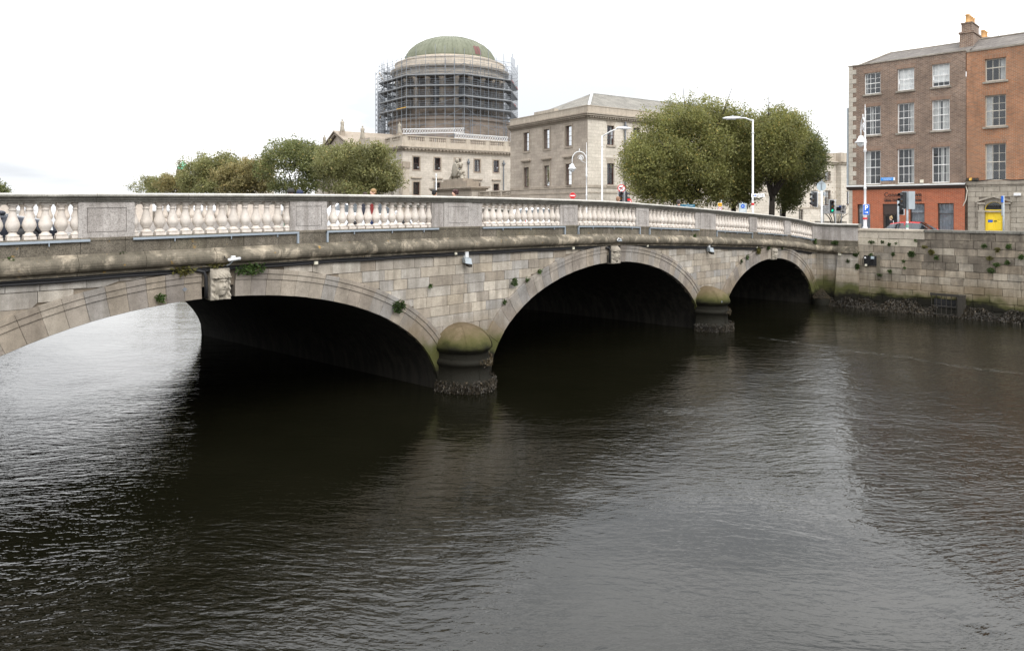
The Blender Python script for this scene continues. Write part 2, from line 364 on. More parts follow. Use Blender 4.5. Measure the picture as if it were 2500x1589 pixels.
# houses
M['brick_brown'] = masonry('brown_stock_brick', (0.15, 0.088, 0.06), (0.275, 0.175, 0.118), (0.34, 0.295, 0.25), 0.235, 0.083, 0.013, 0.42, -0.1, bump=0.35, stain_col=(0.07, 0.055, 0.045))
M['brick_orange'] = masonry('orange_stock_brick', (0.43, 0.165, 0.066), (0.29, 0.125, 0.062), (0.36, 0.29, 0.215), 0.235, 0.083, 0.013, 0.45, 0.0, tone=(0.175, 0.12, 0.08), stain_col=(0.07, 0.05, 0.035))
M['brick_red'] = masonry('red_shopfront_brick', (0.40, 0.092, 0.034), (0.31, 0.072, 0.029), (0.36, 0.22, 0.15), 0.235, 0.083, 0.012, 0.12, 0.0, stain_col=(0.2, 0.06, 0.03))
M['granite_gf'] = stone('ground_floor_granite', [(0.38, 0.345, 0.29), (0.43, 0.39, 0.325), (0.34, 0.305, 0.255)], 0.3, 0.35, (0.15, 0.125, 0.1), 0.3)
M['granite_joint'] = plain('granite_joint', (0.16, 0.14, 0.115), 0.95)
M['quoin'] = stone('granite_quoin', [(0.47, 0.43, 0.365), (0.53, 0.49, 0.42)], 0.25, 0.25, (0.2, 0.18, 0.15), 0.2)
M['sill'] = stone('granite_sill', [(0.36, 0.325, 0.275)], 0.3, 0.4, (0.12, 0.1, 0.08), 0.3)
M['lintel_b'] = masonry('brown_flat_arch_brick', (0.19, 0.115, 0.08), (0.26, 0.165, 0.115), (0.26, 0.21, 0.17), 0.085, 0.30, 0.012, 0.2)
M['lintel_o'] = masonry('orange_flat_arch_brick', (0.31, 0.135, 0.065), (0.23, 0.11, 0.06), (0.3, 0.24, 0.18), 0.085, 0.30, 0.012, 0.2)
M['white_pt'] = plain('white_paint', (0.80, 0.80, 0.78), 0.5, var=0.06)
M['cream_pt'] = plain('aged_white_paint', (0.58, 0.54, 0.46), 0.6, var=0.15)
M['red_pt'] = plain('oxblood_sash_paint', (0.075, 0.022, 0.018), 0.5)
M['brown_pt'] = plain('dark_brown_paint', (0.045, 0.028, 0.022), 0.5)
M['yellow'] = plain('yellow_door_paint', (0.86, 0.62, 0.03), 0.35, var=0.04)
M['yellow2'] = plain('scaffold_yellow', (0.62, 0.37, 0.06), 0.6)
M['room'] = plain('dim_room', (0.035, 0.032, 0.03), 0.9)
M['curtain'] = plain('net_curtain', (0.62, 0.61, 0.57), 0.9, var=0.25, scale=9)
M['blind'] = plain('window_blind', (0.85, 0.84, 0.80), 0.9, var=0.05)
M['vblind'] = plain('grey_vertical_blind', (0.26, 0.29, 0.32), 0.8, var=0.4, scale=6)
def glass(name, tint=(0.9, 0.95, 1.0), refl=0.16):
    n = NT(name); n.t.nodes.remove(n.bs); g = n.n('ShaderNodeBsdfGlossy'); g.inputs['Roughness'].default_value = 0.03; g.inputs['Color'].default_value = (0.9, 0.95, 1, 1)
    t = n.n('ShaderNodeBsdfTransparent'); t.inputs['Color'].default_value = (*tint, 1); fr = n.n('ShaderNodeFresnel'); fr.inputs['IOR'].default_value = 1.5
    m = n.n('ShaderNodeMixShader'); n.l(n.math('ADD', fr.outputs[0], refl, True), m.inputs[0]); n.l(t.outputs[0], m.inputs[1]); n.l(g.outputs[0], m.inputs[2]); n.l(m.outputs[0], n.out.inputs[0])
    return n.mat
M['glass'] = glass('window_glass', (0.94, 0.96, 0.98), 0.02)
M['car_glass'] = glass('car_glass', (0.35, 0.4, 0.42), 0.05)
# metals and street furniture
M['steel'] = plain('galvanised_tube', (0.22, 0.24, 0.265), 0.45, 0.6, scale=1.5)
M['steel_d'] = plain('dull_tube', (0.20, 0.215, 0.235), 0.55, 0.4, scale=1.5)
M['board'] = plain('scaffold_board', (0.27, 0.285, 0.30), 0.8, scale=1.0)
M['board_d'] = plain('dark_scaffold_board', (0.16, 0.165, 0.175), 0.8, scale=1.0)
M['red_board'] = plain('red_toe_board', (0.34, 0.05, 0.045), 0.7)
M['sheet'] = plain('pale_sheeting', (0.50, 0.53, 0.58), 0.7, scale=0.6)
def netting():
    n = NT('debris_netting'); n.fin((0.10, 0.105, 0.11), .9); t = n.n('ShaderNodeBsdfTransparent'); m = n.n('ShaderNodeMixShader'); n.l(n.ramp(n.noise(n.pos(), .5, 4), [(.35, .25), (.65, .65)]), m.inputs[0]); n.l(t.outputs[0], m.inputs[1]); n.l(n.bs.outputs[0], m.inputs[2]); n.l(m.outputs[0], n.out.inputs[0]); return n.mat
M['net'] = netting()
M['alu'] = plain('aluminium_lattice', (0.74, 0.74, 0.74), 0.4, 0.2)
M['white_metal'] = plain('white_enamel_metal', (0.70, 0.71, 0.72), 0.35, var=0.05)
M['grey_metal'] = plain('grey_metal', (0.36, 0.40, 0.43), 0.5, 0.2)
M['conduit'] = plain('zinc_conduit', (0.36, 0.41, 0.46), 0.4, 0.5)
M['black'] = plain('black_rubber', (0.012, 0.012, 0.014), 0.6)
M['black_gl'] = plain('black_housing', (0.016, 0.017, 0.02), 0.4)
M['cream_box'] = plain('cream_plastic', (0.72, 0.69, 0.56), 0.5)
M['sign_red'] = plain('sign_red', (0.62, 0.012, 0.014), 0.4, var=0.03)
M['sign_white'] = plain('sign_white', (0.82, 0.83, 0.84), 0.4, var=0.03)
M['sign_blue'] = plain('sign_blue', (0.01, 0.12, 0.58), 0.4, var=0.03)
M['sign_sky'] = plain('street_plate_blue', (0.02, 0.27, 0.72), 0.4, var=0.03)
M['sign_teal'] = plain('sign_teal', (0.015, 0.13, 0.21), 0.4, var=0.03)
M['sign_yellow'] = plain('sign_yellow', (0.80, 0.42, 0.01), 0.4, var=0.03)
M['sign_back'] = plain('sign_back_grey', (0.42, 0.50, 0.54), 0.45, 0.2, var=0.05)
M['sign_black'] = plain('sign_black', (0.012, 0.012, 0.014), 0.5)
M['letter'] = plain('dark_bronze_letter', (0.05, 0.035, 0.03), 0.4, 0.3)
M['terra'] = plain('buff_chimney_pot', (0.62, 0.36, 0.15), 0.8)
M['iron'] = plain('rusted_iron', (0.035, 0.03, 0.022), 0.8, var=0.4, scale=8)
def emis(name, col, st):
    n = NT(name); return n.fin(tuple(min(1, q) for q in col), 0.3, **{'Emission Color': (*col, 1), 'Emission Strength': st})
M['lamp_green'] = emis('lit_green_lens', (0.0, 0.75, 0.42), 0.9)
M['lens_dark'] = plain('unlit_lens', (0.05, 0.012, 0.012), 0.2)
M['lens_amber'] = plain('amber_lens', (0.35, 0.16, 0.02), 0.2)
M['bulb'] = plain('lamp_bowl', (0.75, 0.78, 0.8), 0.2)
# ground
def ground(name, c1, c2, scale, rough=0.9):
    n = NT(name); P = n.pos(); c = n.ramp(n.noise(P, scale, 7, 0.65), [(0.3, c1), (0.7, c2)]); c = n.mix(0.4, c, n.ramp(n.noise(P, 60, 2), [(0.3, 0.6), (0.7, 1.2)]), 'MULTIPLY')
    n.bump(n.noise(P, 80, 2), 0.3, 0.01); return n.fin(c, rough)
M['asphalt'] = ground('asphalt', (0.045, 0.045, 0.047), (0.065, 0.064, 0.063), 0.6)
M['paving'] = ground('paving_concrete', (0.22, 0.21, 0.19), (0.30, 0.285, 0.26), 0.9)
M['town'] = ground('town_ground', (0.12, 0.115, 0.105), (0.18, 0.17, 0.155), 0.15)
def water():
    n = NT('river_water'); P = n.pos()
    def dot(v):
        d = n.n('ShaderNodeVectorMath', operation='DOT_PRODUCT'); n.l(P, d.inputs[0]); d.inputs[1].default_value = v; return d.outputs['Value']
    cb = n.n('ShaderNodeCombineXYZ'); n.l(dot((RT[0], RT[1], 0)), cb.inputs[0]); n.l(dot((FW[0], FW[1], 0)), cb.inputs[1]); V = cb.outputs[0]
    wob = n.n('ShaderNodeTexNoise'); wob.inputs['Scale'].default_value = 0.13; wob.inputs['Detail'].default_value = 2; n.l(V, wob.inputs['Vector'])
    ad = n.n('ShaderNodeVectorMath', operation='MULTIPLY_ADD'); n.l(wob.outputs['Color'], ad.inputs[0]); ad.inputs[1].default_value = (2.6, 2.6, 0); n.l(V, ad.inputs[2]); V2 = ad.outputs[0]
    big = n.noise(n.scale(V2, (0.35, 0.8, 1)), 1.0, 3, 0.5)
    mid = n.noise(n.scale(V2, (1.25, 3.1, 1)), 1.0, 3, 0.5, 0.5)
    fine = n.noise(n.scale(V2, (3.0, 8.0, 1)), 1.0, 3, 0.55, 0.3)
    cap = n.noise(n.scale(V2, (7, 15, 1)), 1.0, 2, 0.5)
    # smooth upwelling downstream of the middle arch, ruffled elsewhere
    c = at(1760, 1330, 11.6); dv = n.n('ShaderNodeVectorMath', operation='SUBTRACT'); n.l(V, dv.inputs[0])
    dv.inputs[1].default_value = (c.x * RT[0] + c.y * RT[1], c.x * FW[0] + c.y * FW[1], 0)
    ln = n.n('ShaderNodeVectorMath', operation='LENGTH'); n.l(n.scale(dv.outputs[0], (0.27, 0.30, 0)), ln.inputs[0])
    dd = n.math('ADD', ln.outputs['Value'], n.math('MULTIPLY', n.math('SUBTRACT', n.noise(V, 0.35, 4, 0.6, 0.8), 0.5), 0.9))
    calm = n.mr(dd, 0.75, 1.6, 0.20, 1.0)
    gust = n.ramp(n.noise(V2, 0.16, 4, 0.55), [(0.35, 0.55), (0.65, 1.15)])
    lee = n.mr(n.sep(P, 1), -3.0, -12.0, 0.40, 1.0)          # sheltered water close under the bridge
    lee = n.math('MAXIMUM', lee, n.mr(n.sep(P, 0), -14.5, -18.5, 0.0, 1.0))
    amp = n.math('MULTIPLY', n.math('MULTIPLY', calm, gust), lee)
    h = n.math('ADD', n.math('MULTIPLY', n.math('MULTIPLY', big, 0.032), n.math('ADD', n.math('MULTIPLY', calm, 0.75), 0.25)), n.math('MULTIPLY', n.math('ADD', n.math('MULTIPLY', mid, 0.031), n.math('ADD', n.math('MULTIPLY', fine, 0.026), n.math('MULTIPLY', cap, 0.004))), amp))
    b = n.n('ShaderNodeBump'); b.inputs['Strength'].default_value = 1.0; b.inputs['Distance'].default_value = 1.0; n.l(h, b.inputs['Height']); n.l(b.outputs[0], n.bs.inputs['Normal'])
    col = n.ramp(n.noise(P, 0.2, 3), [(0.3, (0.0040, 0.0040, 0.0020)), (0.7, (0.0065, 0.0062, 0.0034))])
    def drift(a, b, wd):                      # thin line of drifting froth
        A, B = [Vector(at(q[0], q[1], 6.0 * FPX / (q[1] - 510.0))) for q in (a, b)]; t = (B - A); L_ = t.length; t = t / L_; nn = Vector((-t.y, t.x, 0))
        def pr(v, o):
            d = n.n('ShaderNodeVectorMath', operation='DOT_PRODUCT'); n.l(P, d.inputs[0]); d.inputs[1].default_value = v; return n.math('SUBTRACT', d.outputs['Value'], o)
        ac = n.math('ABSOLUTE', n.math('ADD', pr(nn, A.dot(nn)), n.math('MULTIPLY', n.math('SUBTRACT', n.noise(P, .35, 3), .5), 1.6))); al = pr(t, A.dot(t))
        m = n.math('MULTIPLY', n.mr(ac, wd, 0.0), n.math('MULTIPLY', n.mr(al, -1.0, 1.0), n.mr(al, L_ + 1, L_ - 1)))
        return n.math('MULTIPLY', m, n.ramp(n.noise(n.scale(V2, (3, 9, 1)), 1.0, 4, .7), [(.50, 0), (.60, 1)]))
    fo = n.math('MAXIMUM', drift((1880, 826), (2500, 915), .35), n.math('MULTIPLY', drift((1560, 1010), (1800, 1000), .4), .6))
    col = n.mix(n.math('MULTIPLY', fo, .22), col, (0.42, 0.42, 0.40))
    return n.fin(col, 0.04, IOR=1.46)
M['water'] = water()

def leafmat(name, c1, c2, c3, trans=0.45):
    n = NT(name); g = n.n('ShaderNodeNewGeometry'); c = n.ramp(g.outputs['Random Per Island'], [(0.0, c1), (0.55, c2), (0.93, c2), (1.0, c3)])
    c = n.mix(0.75, c, n.ramp(n.noise(n.pos(), 0.7, 3), [(0.32, 0.5), (0.68, 1.45)]), 'MULTIPLY')
    n.fin(c, 0.55); t = n.n('ShaderNodeBsdfTranslucent'); n.l(c, t.inputs['Color']); m = n.n('ShaderNodeMixShader'); m.inputs[0].default_value = trans
    n.l(n.bs.outputs[0], m.inputs[1]); n.l(t.outputs[0], m.inputs[2]); n.l(m.outputs[0], n.out.inputs[0]); return n.mat
M['leaf_a'] = leafmat('plane_tree_leaf', (0.145, 0.158, 0.050), (0.245, 0.246, 0.080), (0.46, 0.34, 0.10))
M['leaf_b'] = leafmat('dark_plane_leaf', (0.105, 0.125, 0.044), (0.180, 0.196, 0.070), (0.34, 0.27, 0.085))
M['leaf_c'] = leafmat('autumn_leaf', (0.20, 0.18, 0.075), (0.29, 0.25, 0.105), (0.45, 0.31, 0.12))
M['leaf_d'] = leafmat('dusty_leaf', (0.165, 0.172, 0.068), (0.25, 0.25, 0.10), (0.4, 0.3, 0.12))
M['fern'] = leafmat('fern_green', (0.04, 0.075, 0.018), (0.075, 0.125, 0.03), (0.16, 0.16, 0.04))
M['fern_y'] = leafmat('yellowing_weed', (0.10, 0.10, 0.03), (0.15, 0.14, 0.04), (0.25, 0.16, 0.05))
M['sprig'] = leafmat('autumn_sprig', (0.30, 0.17, 0.05), (0.42, 0.24, 0.06), (0.5, 0.3, 0.08))
M['weed'] = leafmat('bladderwrack', (0.014, 0.011, 0.007), (0.036, 0.028, 0.017), (0.11, 0.08, 0.045), 0.1)
M['weed_t'] = leafmat('tan_wrack', (0.035, 0.025, 0.012), (0.075, 0.055, 0.026), (0.11, 0.08, 0.04), 0.1)
M['bark'] = plain('plane_bark', (0.055, 0.045, 0.036), 0.9, var=0.5, scale=6)

# ------------------------------------------------------------------ setting
def sheet(name, pts, z, mat, parent=None):
    m = MB(); m.add([(x, y, z) for x, y in pts], [tuple(range(len(pts)))]); return m.obj(name, mat, parent)
WX = 21.2                     # river face of the north quay wall
SX = -25.4                    # river face of the south quay wall
tag(sheet('river_water', [(-700, -620), (700, -620), (700, 720), (-700, 720)], 0.0, M['water']), kind='structure')
tag(sheet('north_bank_ground', [(WX + 0.1, -600), (900, -600), (900, 900), (186, 900), (WX + 0.1, 15.7)], STREET - 0.02, M['town']), kind='structure')
tag(sheet('south_bank_ground', [(SX - 0.1, -600), (SX - 0.1, 15.7), (140, 900), (-800, 900), (-800, -600)], STREET + 0.5, M['town']), kind='structure')
tag(sheet('quay_road', [(24.3, -120), (28.6, -120), (28.6, 0.5), (60, 0.5), (60, 15), (28.6, 15), (28.6, 20), (24.3, 20)], STREET - 0.004, M['asphalt']), kind='structure')
m = MB(); m.box(WX + 0.14, 24.3, -120, 0.2, STREET - 0.5, STREET + 0.10); tag(m.obj('river_pavement', M['paving']), kind='structure')
m = MB(); m.box(28.6, 31.3, -120, 1.9, STREET - 0.5, STREET + 0.10); tag(m.obj('house_pavement', M['paving']), kind='structure')
m = MB(); m.add([(24.3, 18.5, STREET + .1), (60, 16, STREET + .1), (60, 27, STREET + .1), (25.5, 27, STREET + .1), (24.3, 18.5, STREET - .3), (60, 16, STREET - .3), (60, 27, STREET - .3), (25.5, 27, STREET - .3)], [(0, 1, 2, 3), (0, 4, 5, 1), (1, 5, 6, 2), (3, 2, 6, 7), (0, 3, 7, 4)]); tag(m.obj('court_pavement', M['paving']), kind='structure')
for k in range(12):   # dashed lane paint
    m = MB(); y0 = -30 + k * 3.0; m.add([(26.4, y0, STREET), (26.5, y0, STREET), (26.5, y0 + 1.2, STREET), (26.4, y0 + 1.2, STREET)], [(0, 1, 2, 3)])
    tag(m.obj('lane_dash', M['sign_white']), kind='structure')

# ------------------------------------------------------------------ the bridge
ARC0, ARR = 20.7, 0.5
L2 = ARC0 + math.pi / 2 * ARR
LEND = L2 + 2.1
def pth(L):
    if L <= ARC0: return (L, 0.0, 0.0, -1.0)
    if L < L2:
        a = (L - ARC0) / ARR; return (ARC0 + ARR * math.sin(a), -ARR + ARR * math.cos(a), -math.sin(a), -math.cos(a))
    return (WX, -ARR - (L - L2), -1.0, 0.0)
zpar = pchip([(-27, 6.24), (-21.33, 6.34), (-16.6, 6.40), (-12, 6.43), (-8.66, 6.425), (-5.06, 6.40), (-0.12, 6.33), (3, 6.21), (6.56, 6.06), (10.7, 5.85), (15, 5.63), (18.36, 5.38), (20.8, 5.12), (22, 5.07), (24, 5.07)])
def BM(L, z, n):              # bridge elevation -> world: L along, z up, n outward (towards the viewer)
    x, y, nx, ny = pth(L); return (x + nx * n, y + ny * n, z)
def FM(L, z, n): return (L - 0.115 * 15.7 * 0, 15.7 + n, z)     # upstream face
bridge = thing('stone_bridge', 'three-arched granite road bridge with white balustrades and carved keystone heads over the river', 'bridge')

def sweep(prof, L0, L1, mp, zf, step=0.6):
    N = max(1, int(math.ceil((L1 - L0) / step))); mb = MB(); k = len(prof); V = []
    for i in range(N + 1):
        L = L0 + (L1 - L0) * i / N; z = zf(L)
        V += [mp(L, z + dz, o) for o, dz in prof]
    F = [(i * k + j, i * k + (j + 1) % k, (i + 1) * k + (j + 1) % k, (i + 1) * k + j) for i in range(N) for j in range(k)]
    F += [tuple(range(k))[::-1], tuple(range(N * k, N * k + k))]
    mb.add(V, F)
    if prof[0][1] == 0:                       # copings: paler top faces, sky highlight put into the colour
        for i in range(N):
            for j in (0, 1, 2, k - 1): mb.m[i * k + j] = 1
    return mb
ARCH = [(-16.7, 7.25, 3.72, -0.02, 42), (0.0, 7.1, 3.76, -0.04, 40), (15.05, 5.65, 3.15, -0.02, 33)]
RING = 0.72
def skew(Y): return -0.115 * Y
# soffit and upstream face
for (c, a, b, z0, nv) in ARCH:
    mb = MB(); K = 40; V = []
    for Y in (0.05, 5, 10, 15.72):
        for i in range(K + 1):
            t = math.pi * i / K; V.append((c + skew(Y) - (a + .01) * math.cos(t), Y, z0 + (b + .01) * math.sin(t)))
        V += [(c + skew(Y) + a + .01, Y, -1.5), (c + skew(Y) - a - .01, Y, -1.5)]
    K2 = K + 3
    mb.add(V, [(j * K2 + i, j * K2 + (i + 1) % K2, (j + 1) * K2 + (i + 1) % K2, (j + 1) * K2 + i) for j in range(3) for i in range(K2) if i != K + 1])
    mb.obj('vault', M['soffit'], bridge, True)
def wall_low(s, r, sh=0.0):
    z = -1.0
    for (c, a, b, z0, nv) in ARCH:
        q = (s - c - sh) / (a + r)
        if abs(q) < 1: z = max(z, z0 + (b + r) * math.sqrt(1 - q * q))
    return z
def backing(y, r, sh, x0, x1):
    mb = MB(); N = 420; V = []
    for i in range(N + 1):
        s = x0 + (x1 - x0) * i / N; V += [(s, y, wall_low(s, r, sh)), (s, y, zpar(s) - 1.75)]
    return mb.add(V, [(2 * i, 2 * i + 2, 2 * i + 3, 2 * i + 1) for i in range(N)])
backing(0.045, 0.3, 0.0, -27, ARC0 + .3).obj('wall_core', M['mortar'], bridge)
backing(15.7, 0.0, skew(15.7), -27, 24).obj('upstream_face', M['quay'], bridge)
mb = MB(); V = []; N = 12                                              # mortar core round the north return
for i in range(N + 1):
    L = ARC0 - .2 + (LEND - ARC0 + .2) * i / N; V += [BM(L, -1, -0.045), BM(L, zpar(L) - 1.75, -0.045)]
mb.add(V, [(2 * i, 2 * i + 2, 2 * i + 3, 2 * i + 1) for i in range(N)]); mb.obj('return_core', M['mortar'], bridge)

# voussoirs: stepped archivolt, each stone a piece of its own
for ai, (c, a, b, z0, nv) in enumerate(ARCH):
    T = [0.0]; K = 600; pts = [(-a * math.cos(math.pi * i / K), b * math.sin(math.pi * i / K)) for i in range(K + 1)]
    for i in range(K): T.append(T[-1] + math.dist(pts[i], pts[i + 1]))
    tot = T[-1]
    def th(f):
        q = f * tot; i = min(K - 1, max(0, int(np.searchsorted(T, q)) - 1)); return math.pi * (i + (q - T[i]) / (T[i + 1] - T[i])) / K
    def PP(t, r):
        x, z = -a * math.cos(t), b * math.sin(t); nx, nz = x / (a * a), z / (b * b); q = math.hypot(nx, nz)
        return (c + x + nx / q * r, z0 + z + nz / q * r)
    key = (nv - 1) / 2.0
    for k in range(nv):
        f0, f1 = k / nv, (k + 1) / nv
        if abs((f0 + f1) / 2 - 0.5) < 0.6 / nv: continue           # the keystone stands here
        g = 0.0045 / 1; dt = 0.0018 * math.pi / tot
        t0, t1 = th(f0) + dt, th(f1) - dt
        mb = MB(); j = rnd.uniform(-.007, .007)
        for r0, r1, nn in ((0.0 + rnd.uniform(0, .010), 0.45, 0.060), (0.44, 0.60, 0.085), (0.59, RING, 0.108)):
            quad = [PP(t0, r0), PP(t1, r0), PP(t1, r1), PP(t0, r1)]
            if min(q[1] for q in quad) < -0.6: continue
            mb.prism(quad, BM, -0.30, nn + j, 0.007)
        if mb.v: mb.obj('voussoir', M['vous'], bridge)

# spandrel ashlar, course by course
def ext_s(i, z, side):
    c, a, b, z0, nv = ARCH[i]; q = (z - z0) / (b + RING + 0.008)
    return c if q >= 1 else c + side * (a + RING + 0.008) * math.sqrt(max(0, 1 - max(0, q) ** 2))
BUT0 = L2 + 1.05                                                          # battered pilaster at the bridge end
for reg in range(4):
    z = -0.3 + 0.04 * reg
    while z < 4.8:
        h = rnd.uniform(0.29, 0.37); z1 = z + h; zs = [z + 0.005 + (h - 0.01) * k / 3 for k in range(4)]
        Lb = [(-27.0 if reg == 0 else ext_s(reg - 1, q, 1)) for q in zs]; Rb = [(BUT0 if reg == 3 else ext_s(reg, q, -1)) for q in zs]
        s = min(Lb) - rnd.uniform(0, .5)
        while s < max(Rb):
            wdt = rnd.uniform(0.52, 1.0); sa, sb = s + 0.005, s + wdt - 0.005
            if max(Rb) - (s + wdt) < 0.22: sb = s + wdt + 0.25; wdt += 0.26
            if reg == 3:
                for cut_ in (ARC0, ARC0 + (L2 - ARC0) / 2, L2):
                    if s < cut_ - .02 and s + wdt > cut_ - .25: wdt = cut_ - s; sb = cut_ - .005; break
            s += wdt
            lev = [(q, max(sa, l), min(sb, r)) for q, l, r in zip(zs, Lb, Rb)]; lev = [e for e in lev if e[2] - e[1] > 0.03]
            if len(lev) < 2: continue
            if all(abs(e[1] - sa) < 1e-6 for e in lev) and all(abs(e[2] - sb) < 1e-6 for e in lev): lev = [lev[0], lev[-1]]
            poly = [(e[1], e[0]) for e in lev][::-1] + [(e[2], e[0]) for e in lev]
            poly = [(p, min(q, zpar(p) - 1.875)) for p, q in poly]
            zz = [q for p, q in poly]
            if max(zz) - min(zz) < 0.05 or zz.count(min(zz)) > len(zz) - 1: continue
            pp = [poly[0]]
            for e in poly[1:]:
                if math.dist(e, pp[-1]) > 0.012: pp.append(e)
            if math.dist(pp[0], pp[-1]) < 0.012: pp.pop()
            if len(pp) < 3: continue
            ext_ = min(max(q for p, q in pp) - min(q for p, q in pp), max(p for p, q in pp) - min(p for p, q in pp))
            MB().prism(pp, BM, -0.12, rnd.uniform(-.008, .010), 0.011 if ext_ > .14 and len(pp) < 6 else 0.0).obj('ashlar_block', M['face'], bridge)
        z = z1
# battered end pilaster
mb = MB()
for k in range(8):
    za, zb = -0.4 + k * 0.46, -0.4 + (k + 1) * 0.46 - 0.012
    def wd(zq): return 0.10 + 0.055 * (3.3 - zq)
    zb = min(zb, 3.2)
    mb2 = MB(); g = [BM(BUT0 - wd(za), za, 0.10 + 0.075 * (3.3 - za)), BM(LEND + wd(za) * .3, za, 0.10 + 0.075 * (3.3 - za)), BM(LEND + wd(za) * .3, za, -.3), BM(BUT0 - wd(za), za, -.3),
             BM(BUT0 - wd(zb), zb, 0.10 + 0.075 * (3.3 - zb)), BM(LEND + wd(zb) * .3, zb, 0.10 + 0.075 * (3.3 - zb)), BM(LEND + wd(zb) * .3, zb, -.3), BM(BUT0 - wd(zb), zb, -.3)]
    mb2.hexa(g).obj('pilaster_stone', M['face'], bridge)

# cornice, plinth course, copings
TOR = [(0.0, -1.40), (0.15, -1.40), (0.17, -1.455)] + [(0.155 + 0.165 * math.sin(q), -1.635 + 0.175 * math.cos(q)) for q in [math.pi * k / 9 for k in range(1, 9)]] + [(0.15, -1.815), (0.13, -1.83), (0.13, -1.885), (0.0, -1.885), (-0.2, -1.885), (-0.2, -1.40)]
BAS = [(-0.34, -1.03), (0.07, -1.03), (0.105, -1.05), (0.105, -1.10), (0.09, -1.115), (0.09, -1.397), (-0.34, -1.397)]
COP = [(-0.36, 0), (0.06, 0), (0.125, -0.012), (0.172, -0.038), (0.195, -0.068), (0.195, -0.085), (0.165, -0.10), (0.135, -0.112), (0.128, -0.155), (0.10, -0.175), (0.085, -0.212), (-0.31, -0.212), (-0.34, -0.12), (-0.39, -0.1), (-0.39, -0.03)]
def runs(prof, name, mat, L0, L1, w0, w1, gap=0.005, mp=BM, smooth=False):
    L = L0
    while L < L1 - 1e-6:
        e = L + rnd.uniform(w0, w1)
        if L1 - e < w0 * 0.6: e = L1
        e = min(e, L1); j = rnd.uniform(-.006, .006); sweep([(o + j, dz) for o, dz in prof], L + gap, e - gap, mp, zpar).obj(name, mat, bridge); L = e
runs(TOR, 'cornice_stone', M['torus'], -27, BUT0 - 0.12, 1.1, 1.8)
runs(BAS, 'plinth_stone', M['base'], -27, LEND, 0.75, 1.25)
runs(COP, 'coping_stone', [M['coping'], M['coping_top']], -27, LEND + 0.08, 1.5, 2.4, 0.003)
sweep([(-.2, -1.40), (0.24, -1.40), (0.24, -1.80), (-.2, -1.80)], BUT0 - .1, LEND + .06, BM, zpar).obj('pilaster_block', M['torus'], bridge)

# pedestals and balusters
BAL = [(-25.0, -19.87), (-18.70, -14.72), (-13.58, -9.73), (-7.50, -3.39), (-2.34, 1.67), (2.64, 6.64), (8.63, 12.25), (13.12, 16.60), (17.44, 20.62)]
PED = [(-27, -25.0)] + [(BAL[i][1], BAL[i + 1][0]) for i in range(8)] + [(20.62, BUT0), (BUT0, LEND)]
def pedestal(L0, L1, mp, mat, parent, detailed=True, nm='pedestal'):
    w = L1 - L0; z = lambda L, f: zpar(L) - 0.212 - (1.03 - 0.212) * f
    mb = MB(); N = 6 if L1 > ARC0 - .1 else 1
    def slab(a, b, fa, fb, n0, n1, tgt):
        K = max(1, int(N * (b - a) / w + .99)) if N > 1 else 1
        for i in range(K):
            p, q = a + (b - a) * i / K, a + (b - a) * (i + 1) / K
            tgt.hexa([mp(p, z(p, fb), n1), mp(q, z(q, fb), n1), mp(q, z(q, fb), n0), mp(p, z(p, fb), n0), mp(p, z(p, fa), n1), mp(q, z(q, fa), n1), mp(q, z(q, fa), n0), mp(p, z(p, fa), n0)])
    slab(L0, L1, 0, 1, -0.30, 0.045, mb)
    o = None
    if detailed:
        b = min(0.17, w * 0.18); pan = MB()
        slab(L0, L0 + b, 0, 1, 0.045, 0.07, mb); slab(L1 - b, L1, 0, 1, 0.045, 0.07, mb); slab(L0 + b, L1 - b, 0, .16, 0.045, 0.07, mb); slab(L0 + b, L1 - b, .86, 1, 0.045, 0.07, mb)
        slab(L0 + b + .015, L1 - b - .015, .18, .84, 0.045, 0.064, pan)
        o = mb.obj(nm, mat, parent); pan.obj('panel', mat, o)
    else: o = mb.obj(nm, mat, parent)
    return o
for i, (L0, L1) in enumerate(PED):
    if L1 - L0 > 1.8 and i not in (0, 9):          # the broad pedestals over the piers: side strips and a middle panel
        q = (L1 - L0) * 0.22
        pedestal(L0, L0 + q, BM, M['die'], bridge, False); pedestal(L0 + q + .006, L1 - q - .006, BM, M['die'], bridge); pedestal(L1 - q, L1, BM, M['die'], bridge, False)
    else: pedestal(L0, L1, BM, M['die'], bridge, i != 10)
def baluster_mesh(n=14):
    mb = MB(); H = 0.818
    mb.box(-.118, .118, -.118, .118, 0, .065); mb.box(-.098, .098, -.098, .098, H - .058, H)
    mb.lathe([(.115, .065), (.128, .085), (.122, .11), (.09, .125), (.07, .16), (.072, .185), (.092, .19), (.092, .205), (.105, .225), (.133, .285), (.138, .33), (.128, .385), (.104, .45), (.083, .52), (.07, .585), (.064, .635), (.066, .645), (.084, .65), (.084, .668), (.066, .675), (.07, .71), (.086, .735), (.094, .745), (.094, H - .058)], (0, 0), n)
    me = bpy.data.meshes.new('baluster'); me.from_pydata(mb.v, [], mb.f)
    me.polygons.foreach_set('use_smooth', [len(p.vertices) == 4 and i > 11 for i, p in enumerate(me.polygons)]); me.update(); return me
bal_me = baluster_mesh(); bal_me.materials.append(M['white_bal'])
bal_far = baluster_mesh(10); bal_far.materials.append(M['white_bal2'])
for (L0, L1) in BAL:
    nb = round((L1 - L0) / 0.306)
    for k in range(nb + 1):
        L = L0 + (L1 - L0) * k / nb; x, y, nx, ny = pth(L)
        o = link('baluster', bal_me, bridge); o.location = (x - nx * .10, y - ny * .10, zpar(L) - 1.03); o.rotation_euler = (0, 0, rnd.choice((0, 1, 2, 3)) * math.pi / 2)
